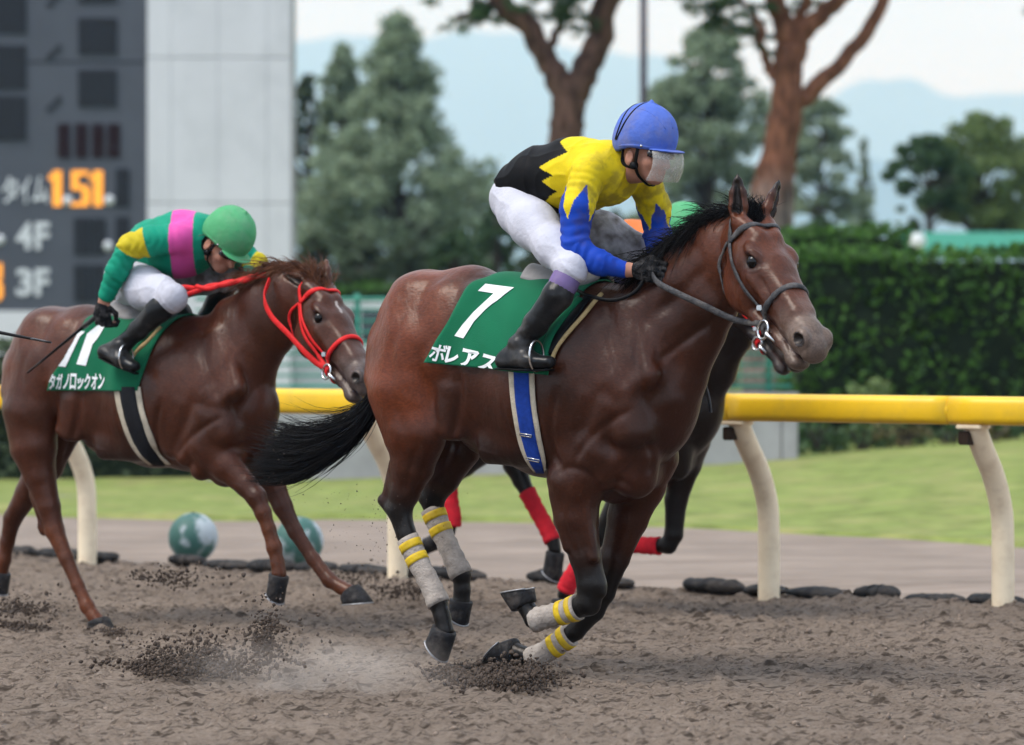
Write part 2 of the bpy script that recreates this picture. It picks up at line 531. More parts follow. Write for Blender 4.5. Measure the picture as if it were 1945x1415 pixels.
M_HELM_GREEN = mat('green helmet cover', (.075, .33, .14), .6, noise_scale=12, noise_amt=.08, bump=.4, bump_scale=30, dirt=(.2, .3, .2), dirt_scale=9, dirt_amt=.4)
M_BLACK = mat('black rubber', (.005, .005, .0055), .45, spec=.1)
M_GLOVE = mat('black knit glove', (.008, .008, .009), .85, noise_scale=60, noise_amt=.6, bump=.8, bump_scale=130, dirt=(.13, .12, .115), dirt_scale=30, dirt_amt=.6)
M_PURPLE = mat('mauve sock', (.16, .115, .25), .85, noise_scale=20, noise_amt=.15, dirt=(.2, .17, .16), dirt_scale=10, dirt_amt=.5)
def silk_mat(name, dirt_amt):
    return mat(name, (1, 1, 1), .6, attr=True, noise_scale=18, noise_amt=.08, bump=.12, bump_scale=40, spec=.10, dirt=(.1, .075, .045), dirt_scale=11, dirt_amt=dirt_amt)
M_SILK_DIRTY = silk_mat('muddied racing silks', .0)
M_SILK = silk_mat('racing silks', .06)

# ---------------------------------------------------------------- horses
def hair(name, roots, dirs, length, rad, matl, parent, segs=9, curl=.01, grav=.15, wind=(0, 0, 0), paths=None, seed=1):
    """tapering three-sided strands; roots,dirs (n,3) or ready paths (n,k,3)"""
    rng = np.random.default_rng(seed)
    if paths is None:
        n = len(roots); t = np.linspace(0, 1, segs)[None, :, None]
        ln = (length if np.ndim(length) else np.full(n, length))[:, None, None]
        d = dirs[:, None, :] * t + np.array(wind)[None, None, :] * t ** 2 + np.array([0, 0, -grav])[None, None, :] * t ** 2
        P = roots[:, None, :] + d * ln
    else:
        P = np.array(paths); n, segs = P.shape[:2]; t = np.linspace(0, 1, segs)[None, :, None]
    ph = rng.uniform(0, 6.28, (n, 1, 3)); fr = rng.uniform(3, 9, (n, 1, 3))
    P = P + curl * np.sin(ph + fr * t) * t * rng.uniform(.2, 1, (n, 1, 1))
    T = np.gradient(P, axis=1); T /= np.linalg.norm(T, axis=2, keepdims=True) + 1e-9
    ref = np.tile(rng.normal(size=(n, 1, 3)), (1, segs, 1))
    A = np.cross(T, ref); A /= np.linalg.norm(A, axis=2, keepdims=True) + 1e-9
    B = np.cross(T, A)
    w = rad * (1 - .85 * t ** 2) * rng.uniform(.6, 1.3, (n, 1, 1))
    ring = [P + w * (A * math.cos(a) + B * math.sin(a)) for a in (0, 2.094, 4.189)]
    V = np.stack(ring, 2).reshape(-1, 3)
    base = (np.arange(n)[:, None] * segs + np.arange(segs - 1)[None, :]).ravel() * 3
    Q = np.vstack([np.stack([base + j, base + (j + 1) % 3, base + 3 + (j + 1) % 3, base + 3 + j], 1) for j in range(3)])
    o = link(name, mesh_quads(name, V, Q), matl, parent)
    return o

def hoof(parent, C, toe, heel, lat, rc=.043, wide=.062, dirtmat=None):
    """horn capsule from the coronet ring to the sole, with a shoe"""
    C, toe, heel, lat = map(np.asarray, (C, toe, heel, lat))
    mid = (toe + heel) / 2; fw = nrm(toe - heel); half = np.linalg.norm(toe - heel) / 2
    lat = nrm(lat - fw * (lat @ fw)); dn = nrm(mid - C)
    n, rings = 20, []
    for f, bul in ((0, 1.0), (.06, 1.06), (.35, 1.0), (.7, 1.0), (.97, 1.02), (1.0, .99)):
        c = C * (1 - f) + mid * f
        fw_ = f ** .55
        a = rc * 1.05 * (1 - fw_) + half * 1.0 * fw_; b = rc * (1 - fw_) + wide * fw_
        ax = nrm(fw - dn * (fw @ dn) * (1 - f))
        r = []
        for j in range(n):
            th = 2 * math.pi * j / n
            x = math.cos(th); y = math.sin(th)
            x = x if x > 0 else x * (1 - .18 * f * (1 - abs(y)))
            r.append(c + ax * a * x * bul + lat * b * y * bul)
        rings.append(r)
    V = [p for r in rings for p in r]; F = []
    m = len(rings)
    for i in range(m - 1):
        for j in range(n): F.append((i * n + j, i * n + (j + 1) % n, (i + 1) * n + (j + 1) % n, (i + 1) * n + j))
    # concave sole with frog
    sole_n = nrm(np.cross(fw, lat)); sole_n = sole_n if sole_n @ dn > 0 else -sole_n
    k = len(V)
    for j in range(n): V.append(mid + (np.array(rings[-1][j]) - mid) * .72 - sole_n * .010)
    for j in range(n): F.append(((m - 1) * n + j, (m - 1) * n + (j + 1) % n, k + (j + 1) % n, k + j))
    V.append(mid - sole_n * .012); V.append(mid - fw * half * .3 + sole_n * .002)
    for j in range(n): F.append((k + j, k + (j + 1) % n, k + n))
    F.append(tuple(range(n))[::-1])
    o = link('hoof', mesh_from('hoof', V, F), M_HOOF, parent)
    ring_p = [mid + fw * half * .93 * math.cos(t) + lat * wide * .93 * math.sin(t) + sole_n * .004 for t in np.linspace(-2.5, 2.5, 25)]
    MB().tube(ring_p, [(.009, .004)] * 25, 6, side=[(np.array(q) - mid) for q in ring_p]).build('shoe', M_SHOE, o, True)
    return o

def wrap(parent, nodes, matl, name='leg_wrap', extra=.010, n=16, seg=16, wob=.0025, seed=0):
    """bandage over a leg: nodes (point, w, h)"""
    P = smooth_path([list(q[0]) + [q[1], q[2]] for q in nodes], seg)
    rng = np.random.default_rng(seed)
    rad = [(p[3] + extra + rng.normal() * wob * .5 + wob * math.sin(i * 2.4), p[4] + extra + wob * math.sin(i * 2.4 + 1)) for i, p in enumerate(P)]
    pts = [p[:3] for p in P]
    d = nrm(pts[0] - pts[1]); e = nrm(pts[-1] - pts[-2])
    pts = [pts[0] + d * .0005] + pts + [pts[-1] + e * .0005]
    rad = [(rad[0][0] - .006, rad[0][1] - .006)] + rad + [(rad[-1][0] - .006, rad[-1][1] - .006)]
    return MB().tube(pts, rad, n, side=(0, 1, 0)).build(name, matl, parent, True), P

def ribbon_on(bvh, pts, w, h, name, matl, parent, off=.004, n=24, snap=True, flat=None):
    """strap following the surface through rough points"""
    P = smooth_path(pts, n); out, sd = [], []
    nr = None
    for i, p in enumerate(P):
        q, no, _, _ = bvh.find_nearest(Vector(p))
        no = np.array(no)
        if snap: p = np.array(q) + no * off
        out.append(p); nr = no; sd.append(no)
    out = np.array(out)
    for _ in range(7): out[1:-1] = out[1:-1] * .5 + (out[:-2] + out[2:]) * .25
    side = []
    for i in range(len(out)):
        t = nrm(out[min(i + 1, len(out) - 1)] - out[max(i - 1, 0)])
        side.append(np.cross(t, sd[i]))
    return MB().tube(out, [(w, h)] * len(out), 8, side=side).build(name, matl, parent, True)

def sculpt(me, V, rig, lines):
    """press creases (amp < 0) or raise cords and veins (amp > 0) along lines traced on the near side, mirrored to the far side"""
    bvh = bvh_of(me); cast = caster(rig, bvh, 0)
    n = np.zeros(len(V) * 3, np.float32); me.vertex_normals.foreach_get('vector', n); n = n.reshape(-1, 3)
    D = np.zeros(len(V))
    for pts, amp, wid, both in lines:
        P = [cast(*p) for p in smooth_path(pts, 14)]; P = np.array([p for p in P if p is not None])
        if len(P) < 3: continue
        for sg in ((1, -1) if both else (1,)):
            Q = P * np.array([1, sg, 1])
            lo, hi = Q.min(0) - 3 * wid, Q.max(0) + 3 * wid
            m = np.where(np.all((V > lo) & (V < hi), 1))[0]
            if not len(m): continue
            X = V[m]; best = np.full(len(m), 9.0); tp = np.zeros(len(m))
            for i in range(len(Q) - 1):
                a, b = Q[i], Q[i + 1]; d = b - a; L_ = d @ d + 1e-12
                t = np.clip((X - a) @ d / L_, 0, 1); r = np.linalg.norm(X - a - t[:, None] * d, axis=1)
                k = r < best; best[k] = r[k]; tp[k] = (i + t[k]) / (len(Q) - 1)
            D[m] += amp * np.exp(-(best / wid) ** 2) * np.clip(np.minimum(tp, 1 - tp) * 6, 0, 1)
    V = V + n * D[:, None]
    me.vertices.foreach_set('co', V.astype(np.float32).ravel()); me.update()
    return V

class Head:
    """horse head frame: x along the face, y dorsal, z lateral (+ near side)"""
    def __init__(self, rig, X, D, Z, yaw, pitch, roll, sc):
        y, p, r = map(math.radians, (yaw, pitch, roll))
        u = np.array([math.sin(y), -math.cos(y), 0]); n = np.array([-math.cos(y), -math.sin(y), 0]); up = np.array([0, 0, 1.])
        a = u * math.cos(p) - up * math.sin(p); d = u * math.sin(p) + up * math.cos(p)
        n2 = n * math.cos(r) + d * math.sin(r); d2 = d * math.cos(r) - n * math.sin(r)
        L = lambda v: np.array([v @ rig.u, v @ rig.v, v[2]])
        self.o = rig.loc(np.array([X, D, Z])); self.a, self.d, self.n = L(a), L(d2), L(n2); self.s = sc
        self.ax = np.array([self.a, self.d, self.n])
    def p(self, x, y, z): return self.o + self.s * (x * self.a + y * self.d + z * self.n)
    def inv(self, P):
        q = (np.asarray(P) - self.o) / self.s
        return np.stack([q @ self.a, q @ self.d, q @ self.n], -1)
    def mirror(self, P):
        q = self.inv(P); return self.p(q[0], q[1], -q[2])

def add_head(S, H, c, ears, hs=1.0):
    s = H.s; nd = H.n
    body, dark, dusty = c.get('head', c['body']), c['black'], c['muzzle']
    def pr(x, y, z=0): return H.p(x, y, z)
    ch = [(.0, -.005, .078, .085), (.12, .0, .094, .098), (.21, -.002, .092, .094), (.32, -.008, .068, .078), (.43, -.012, .056, .066), (.515, -.014, .057, .062), (.562, -.014, .053, .049)]
    cols = [body, body, body, body, dusty, dusty]
    for i in range(len(ch) - 1):
        a, b = ch[i], ch[i + 1]
        S.cap(pr(a[0], a[1]), pr(b[0], b[1]), (a[2] * s, a[3] * s), (b[2] * s, b[3] * s), .02, cols[i], nd)
    ax = H.ax
    for z in (1, -1):
        S.ell(pr(.145, -.085, z * .048), (.108 * s, .092 * s, .038 * s), ax, .025, body)
        S.cap(pr(.17, -.135, z * .034), pr(.44, -.104, z * .018), .032 * s, .024 * s, .02, body, nd)
        S.ell(pr(.160, .066, z * .078), (.050 * s, .018 * s, .024 * s), ax, .022, body)
        S.cap(pr(.215, .000, z * .086), pr(.335, -.022, z * .060), .013 * s, .010 * s, .018, body, nd)
        S.cap(pr(.25, .045, z * .035), pr(.44, .032, z * .026), .026 * s, .02 * s, .02, body, nd)
        S.ell(pr(.548, .004, z * .046), (.042 * s, .038 * s, .026 * s), ax, .014, dusty)
        S.cap(pr(.10, .085, z * .03), pr(.0, .075, z * .055), .03 * s, .03 * s, .03, body, nd)
    S.ell(pr(.588, -.030), (.029 * s, .036 * s, .047 * s), ax, .02, dusty)
    S.cap(pr(.42, -.100), pr(.545, -.106), (.036 * s, .026 * s), (.038 * s, .023 * s), .014, dusty, nd)
    S.ell(pr(.515, -.122), (.034 * s, .022 * s, .032 * s), ax, .02, dusty)
    # mouth line and nostrils
    for z in (1, -1):
        S.ell(pr(.485, -.078, z * .05), (.105 * s, .0065 * s, .03 * s), ax, .006, None, 's')
        S.ell(pr(.556, .004, z * .076), (.029 * s, .021 * s, .028 * s), [nrm(H.a * .8 + H.d * .6), nrm(H.d * .8 - H.a * .6), H.n], .006, None, 's')
        S.ell(pr(.185, .044, z * .094), (.031 * s, .021 * s, .020 * s), [nrm(H.a * .96 + H.d * .28), nrm(H.d * .96 - H.a * .28), H.n], .006, None, 's')
    for z, e in zip((1, -1), ears):
        b = pr(-.012, .068, z * .052); tip = b + np.asarray(e['dir']) * e['len'] * s
        fr = np.asarray(e['open']); A = nrm(tip - b); fr = nrm(fr - A * (fr @ A)); sd = np.cross(A, fr)
        pts = [(0, .026, .026), (.3, .034, .026), (.6, .031, .018), (.85, .016, .010), (1.0, .004, .004)]
        for i in range(len(pts) - 1):
            f0, w0, h0 = pts[i]; f1, w1, h1 = pts[i + 1]
            q0 = b + (tip - b) * f0; q1 = b + (tip - b) * f1
            S.cap(q0, q1, (w0 * s, h0 * s), (w1 * s, h1 * s), .012, body if f1 < .8 else dark, sd)
        S.ears = getattr(S, 'ears', []) + [(b, tip, fr, s)]
        S.cap(b + (tip - b) * .22 + fr * .024 * s, b + (tip - b) * .82 + fr * .012 * s, (.018 * s, .018 * s), (.006 * s, .010 * s), .006, None, sd, 's')

def build_horse(name, rig, g):
    """g: traced anatomy in photo pixels + lateral offsets"""
    J, c = rig.J, g['col']
    base = np.array([0, 0, 0.0])
    root = empty(name, rig.o, rig.rz)
    S = Sdf()
    sc = g.get('scale', 1.0)
    T = [(J(px, py, 0), w * sc, h * sc) for px, py, w, h in g['torso']]
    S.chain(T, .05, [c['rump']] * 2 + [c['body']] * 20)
    N = [(J(px, py, s), w * sc, h * sc) for px, py, s, w, h in g['neck']]
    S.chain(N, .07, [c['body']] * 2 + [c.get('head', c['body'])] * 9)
    for px1, py1, s1, px2, py2, s2, w, h, k, col in g['muscle']:
        S.cap(J(px1, py1, s1), J(px2, py2, s2), (w * sc, h * sc), (w * sc, h * sc), k, c[col])
    legs = []
    for lg in g['legs']:
        nodes = [(J(px, py, s), w * sc, h * sc) for px, py, s, w, h in lg['n']]
        legs.append(nodes)
        cols = [c[lg.get('top', 'body')] if i < 2 else c['body'] if i < lg['bl'] else c['black'] for i in range(len(nodes))]
        for i in range(len(nodes) - 1):
            k = .028 if i < 2 else .018
            S.cap(nodes[i][0], nodes[i + 1][0], nodes[i][1:], nodes[i + 1][1:], k, cols[i])
        for px1, py1, px2, py2, s, r0, r1, col in lg.get('x', []):
            S.cap(J(px1, py1, s), J(px2, py2, s), r0 * sc, r1 * sc, .018, c[col])
    H = g['headfit'](rig)
    up = np.array([0, 0, 1.0])
    add_head(S, H, c, g['ears'](H, up))
    for px1, py1, s1, px2, py2, s2, w, h, k in g.get('groove', []):
        S.cap(J(px1, py1, s1), J(px2, py2, s2), (w, h), (w, h), k, None, (0, 1, 0), 's')
    me, V = S.mesh('body', g.get('res', .007), 2)
    if g.get('sculpt'):
        V = sculpt(me, V, rig, g['sculpt'])
    C = S.colors(V, c['body'])
    # nostril and ear linings, darker eyelids, star
    q = H.inv(V)
    for z in (1, -1):
        d = np.linalg.norm((q - np.array([.556, .004, z * .064])) / np.array([.029, .024, .028]), axis=1)
        C[d < 1] = np.array([.012, .009, .009])
        d = np.linalg.norm((q - np.array([.187, .044, z * .085])) / np.array([.040, .030, .03]), axis=1)
        f = np.clip(1.35 - d, 0, 1)[:, None]; C = C * (1 - f) + f * np.array([.022, .016, .014])
    for b_, t_, fr_, s_ in S.ears:
        A_ = nrm(t_ - b_); w_ = V - b_; al = w_ @ A_ / np.linalg.norm(t_ - b_); fo = w_ @ fr_
        ra_ = np.linalg.norm(w_ - np.outer(w_ @ A_, A_) - np.outer(fo, fr_), axis=1)
        m = (al > .2) & (al < .9) & (fo > -.004) & (fo < .03) & (ra_ < .024 * s_ * (1.1 - al)); C[m] = np.array([.014, .010, .009])
    m = (q[:, 0] > .44) & (q[:, 0] < .58) & (abs(q[:, 1] + .078) < .007)
    C[m] = np.array([.05, .025, .022])
    if g.get('star'):
        d = np.linalg.norm((q[:, :3] - np.array([.17, .10, -.005])) / np.array([.034, .05, .008]), axis=1) + .25 * fbm(q, 60, 2, 3)
        C[d < 1] = np.array([.36, .31, .28])
    C *= (1 + .12 * fbm(V, 9, 3, 5))[:, None]
    set_col(me, np.clip(C, 0, 1))
    body = link('body', me, M_COAT, root)
    bvh = bvh_of(me)
    # eyes
    for z in (1, -1):
        bm = bmesh.new(); bmesh.ops.create_uvsphere(bm, u_segments=20, v_segments=14, radius=.0262 * H.s)
        m2 = bpy.data.meshes.new('eye'); bm.to_mesh(m2); bm.free()
        e = link('eye', m2, M_EYE, root); e.location = tuple(H.p(.186, .044, z * .0765))
    # hooves
    for lg, nodes in zip(g['legs'], legs):
        hf = lg.get('hoof')
        if hf:
            s = hf[6]
            hoof(root, J(hf[0], hf[1], s), J(hf[2], hf[3], s), J(hf[4], hf[5], s), (0, 1, 0), .047 * sc, .056 * sc)
        wr = lg.get('wrap')
        if wr:
            wn_ = [(J(px, py, s), w * sc, h * sc) for px, py, s, w, h in wr['n']]
            o, P = wrap(root, wn_, wr['mat'], seed=int(wr['n'][0][0]))
            for f0, f1 in wr.get('stripes', []):
                seg = [P[int(round(f * (len(P) - 1)))] for f in (f0, f1)]
                idx = np.linspace(f0, f1, 4) * (len(P) - 1)
                pts = [P[int(i)] * (1 - (i % 1)) + P[min(int(i) + 1, len(P) - 1)] * (i % 1) for i in idx]
                MB().tube([p[:3] for p in pts], [(p[3] + .0135, p[4] + .0135) for p in pts], 16, side=(0, 1, 0)).build('tape_stripe', M_TAPE, o, True)
    return root, body, bvh, H, S

def caster(rig, bvh, off=.004):
    """photo pixel -> local point on a surface (nearest to the viewer)"""
    def f(px, py, o=off):
        c = rig.loc(CAM); d = ray(px, py); d = nrm(np.array([d @ rig.u, d @ rig.v, d[2]]))
        h, n, i, t = bvh.ray_cast(Vector(c), Vector(d))
        if h is None: return None
        return np.array(h) + np.array(n) * o
    return f

# ---------------------------------------------------------------- the leading bay, number 7
RIG7 = Rig((-.087, 14.22), 55)
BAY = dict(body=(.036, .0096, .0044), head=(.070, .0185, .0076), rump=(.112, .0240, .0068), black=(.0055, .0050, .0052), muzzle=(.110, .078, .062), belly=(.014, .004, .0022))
SCULPT_BODY = [
    ([(866, 690), (872, 740), (866, 800), (850, 855), (838, 900)], -0.0136, 0.0250, True),     # flank in front of the thigh
    ([(770, 590), (742, 670), (752, 770), (775, 850)], -0.0059, 0.0250, True),                  # hamstring groove
    ([(820, 620), (800, 700), (822, 790), (838, 850)], -0.0043, 0.0275, True),
    ([(1206, 630), (1212, 700), (1222, 750), (1245, 800)], -0.0085, 0.0200, True),              # shoulder and neck
    ([(1058, 730), (1046, 800), (1052, 860), (1072, 900)], -0.0102, 0.0200, True),              # behind the elbow muscles
    ([(1088, 885), (1112, 842), (1160, 800), (1205, 775)], -0.0068, 0.0170, True),              # triceps heads
    ([(1050, 905), (1085, 888), (1122, 905), (1134, 935)], -0.0068, 0.0155, True),              # elbow fold
    ([(1132, 930), (1175, 915), (1205, 930)], -0.0068, 0.0170, True),                           # breast over the forearm
    ([(1222, 830), (1240, 870), (1230, 905)], -0.0076, 0.0170, False),
    ([(1062, 935), (1074, 1000), (1094, 1060)], -0.0043, 0.0124, True),                         # forearm cords
    ([(1098, 935), (1108, 1000), (1122, 1060)], -0.0051, 0.0124, True),
    ([(1118, 940), (1125, 1000), (1134, 1050)], 0.0035, 0.0050, False),
    ([(1075, 945), (1088, 1000), (1105, 1065)], 0.0035, 0.0050, False),
    ([(1235, 700), (1290, 655), (1345, 615), (1372, 592)], -0.0076, 0.0175, True),              # jugular groove
    ([(1240, 600), (1290, 560), (1345, 500)], -0.0043, 0.0225, True),
    ([(1150, 610), (1168, 680), (1190, 740)], -0.0051, 0.0175, True),                           # ridge of the shoulder blade
    ([(790, 850), (776, 900), (766, 940)], -0.0051, 0.0124, True),                              # gaskin
    ([(812, 860), (800, 910), (782, 950)], -0.0043, 0.0124, True),
    ([(1215, 850), (1195, 880), (1165, 905)], 0.0030, 0.0045, False),
    ([(960, 870), (900, 850), (862, 830)], 0.0025, 0.0050, False),
    ([(1108, 925), (1100, 960), (1110, 1010)], 0.0030, 0.0042, False),
] + [([(950 + 22 * i, 740), (962 + 20 * i, 800), (985 + 16 * i, 850)], -.0022, .010, True) for i in range(4)]
SCULPT_HEAD7 = [([(1452, 530), (1468, 565), (1472, 600)], .003, .004, True), ([(1440, 520), (1462, 560), (1458, 590)], -.005, .009, True), ([(1405, 520), (1400, 570), (1420, 620)], -.004, .010, True),
    ([(1410, 478), (1430, 476), (1450, 488)], .004, .006, True), ([(1412, 512), (1432, 516), (1448, 508)], .003, .005, True), ([(1490, 640), (1500, 665), (1490, 685)], -.003, .006, False), ([(1530, 660), (1522, 675), (1528, 690)], -.002, .005, False)]
def ears7(H, up):
    f = H.a * np.array([1, 1, 0]); f = nrm(f)
    o1 = nrm(f * .75 + H.n * .7); o2 = nrm(f * .8 - H.n * .6)
    return [dict(dir=nrm(up + H.n * .02 - f * .02), len=.165, open=o1), dict(dir=nrm(up - H.n * .42 + f * .02), len=.165, open=o2)]
G7 = dict(
    col=BAY, res=.0066,
    torso=[(760, 668, .14, .17), (815, 640, .23, .28), (880, 652, .238, .325), (965, 697, .245, .38), (1050, 717, .285, .405),
           (1135, 730, .28, .41), (1190, 748, .235, .378), (1228, 800, .175, .26)],
    neck=[(1202, 695, 0, .165, .29), (1268, 618, 0, .120, .222), (1328, 546, .01, .094, .190), (1385, 485, .02, .085, .155), (1420, 446, .03, .078, .11)],
    muscle=[
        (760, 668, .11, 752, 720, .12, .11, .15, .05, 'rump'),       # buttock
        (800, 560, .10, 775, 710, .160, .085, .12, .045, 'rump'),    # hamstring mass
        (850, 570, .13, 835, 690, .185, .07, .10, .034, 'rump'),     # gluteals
        (905, 565, .14, 895, 600, .15, .055, .06, .05, 'body'),      # point of hip
        (862, 740, .19, 850, 815, .178, .05, .09, .026, 'body'),      # vastus to stifle
        (1180, 590, .12, 1222, 720, .172, .055, .085, .032, 'body'), # shoulder blade, front
        (1135, 600, .14, 1165, 720, .198, .050, .075, .030, 'body'), # shoulder blade, rear
        (1192, 750, .165, 1202, 820, .165, .075, .090, .055, 'body'),# point of shoulder
        (1110, 745, .205, 1085, 850, .182, .058, .082, .024, 'body'),# triceps, long head
        (1160, 770, .195, 1115, 870, .178, .058, .068, .022, 'body'),# triceps, lateral head
        (1200, 850, .14, 1150, 905, .148, .058, .058, .022, 'body'),  # brachialis
        (1212, 860, .09, 1205, 905, .08, .090, .095, .022, 'body'),  # near breast
        (1240, 835, -.09, 1226, 885, -.09, .085, .10, .022, 'body'), # far breast
        (1215, 895, .0, 1170, 920, .0, .12, .08, .03, 'body'),
        (1060, 770, .210, 990, 740, .210, .05, .15, .06, 'body'),    # ribs
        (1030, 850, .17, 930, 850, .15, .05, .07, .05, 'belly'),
        (900, 700, .16, 890, 760, .15, .05, .08, .05, 'body'),       # flank fold
        (1235, 650, .10, 1265, 760, .08, .050, .07, .045, 'body'),   # base of neck
        (1255, 620, .085, 1350, 580, .055, .040, .055, .045, 'body'), # brachiocephalic
        (1215, 590, .115, 1330, 500, .072, .035, .055, .035, 'body'),# splenius
        (1258, 812, .0, 1300, 722, .0, .085, .085, .05, 'body'),
        (1300, 722, .0, 1345, 640, .01, .065, .065, .05, 'body'),    # windpipe
    ],
    legs=[
        dict(bl=4, top='rump', n=[(805, 650, .13, .14, .20), (772, 740, .16, .12, .185), (790, 820, .165, .105, .155), (783, 885, .15, .075, .098), (768, 935, .14, .055, .068),
                      (758, 968, .14, .046, .055), (772, 1015, .14, .034, .042), (800, 1080, .14, .029, .036), (831, 1142, .14, .036, .042),
                      (840, 1172, .14, .031, .034), (845, 1198, .14, .038, .040)],
             x=[(728, 950, 740, 962, .14, .026, .03, 'black'), (734, 945, 752, 880, .145, .022, .03, 'body'), (757, 1000, 800, 1090, .14, .016, .016, 'black')],
             hoof=(845, 1194, 846, 1257, 814, 1210, .14),
             wrap=dict(mat=M_WRAP, n=[(774, 1022, .14, .034, .040), (795, 1068, .14, .031, .038), (818, 1112, .14, .032, .038), (834, 1148, .14, .038, .043)], stripes=[(.06, .16), (.24, .34)])),
        dict(bl=3, n=[(885, 660, -.13, .13, .18), (868, 760, -.15, .11, .165), (862, 850, -.15, .09, .125), (838, 905, -.14, .07, .085), (820, 945, -.14, .048, .056),
                      (828, 985, -.14, .034, .040), (853, 1040, -.14, .030, .036), (876, 1090, -.14, .037, .042), (878, 1120, -.14, .031, .034), (876, 1143, -.14, .038, .040)],
             x=[(800, 935, 808, 945, -.14, .024, .028, 'black')],
             hoof=(876, 1140, 884, 1188, 858, 1160, -.14),
             wrap=dict(mat=M_WRAP, n=[(821, 966, -.14, .038, .044), (838, 1008, -.14, .033, .040), (858, 1052, -.14, .032, .038), (877, 1094, -.14, .040, .045)], stripes=[(.06, .17), (.27, .38)])),
        dict(bl=3, n=[(1130, 850, .15, .10, .15), (1092, 915, .15, .085, .125), (1094, 985, .14, .068, .098), (1112, 1058, .13, .050, .068), (1124, 1110, .12, .048, .062),
                      (1118, 1146, .12, .042, .052), (1088, 1158, .11, .032, .040), (1045, 1170, .10, .030, .037), (1014, 1174, .10, .038, .042),
                      (1003, 1158, .10, .031, .034), (996, 1146, .10, .037, .040)],
             x=[(1060, 940, 1078, 1040, .175, .034, .02, 'body'), (1110, 945, 1128, 1060, .165, .036, .02, 'body'), (1142, 1125, 1136, 1095, .12, .022, .02, 'black')],
             hoof=(996, 1152, 954, 1128, 1014, 1118, .10),
             wrap=dict(mat=M_WRAP, n=[(1098, 1153, .11, .036, .044), (1070, 1163, .105, .031, .039), (1040, 1171, .10, .031, .038), (1013, 1178, .10, .038, .044)], stripes=[(.06, .17), (.3, .41)])),
        dict(bl=3, n=[(1235, 860, -.12, .10, .13), (1212, 920, -.13, .085, .115), (1192, 985, -.13, .068, .088), (1168, 1058, -.12, .050, .064), (1143, 1122, -.12, .047, .058),
                      (1126, 1158, -.12, .042, .050), (1094, 1198, -.11, .032, .038), (1052, 1228, -.10, .030, .036), (1014, 1250, -.10, .038, .042),
                      (994, 1244, -.10, .032, .034), (980, 1238, -.10, .037, .040)],
             hoof=(980, 1238, 922, 1262, 962, 1214, -.10),
             wrap=dict(mat=M_WRAP, n=[(1082, 1206, -.11, .036, .042), (1058, 1224, -.105, .031, .038), (1034, 1240, -.10, .031, .038), (1008, 1254, -.10, .040, .046)], stripes=[(.04, .18), (.32, .45)])),
    ],
    headfit=lambda rig: Head(rig, .921, 13.42, 1.781, 28, 39, 3, 1.14),
    ears=ears7, sculpt=SCULPT_BODY + SCULPT_HEAD7,
)
horse7, body7, bvh7, head7, sdf7 = build_horse('bay_racehorse', RIG7, G7)
tag(horse7, 'leading bay racehorse in grey leg wraps with black mane and tail, closest to the camera', 'horse', 'galloping racehorses')

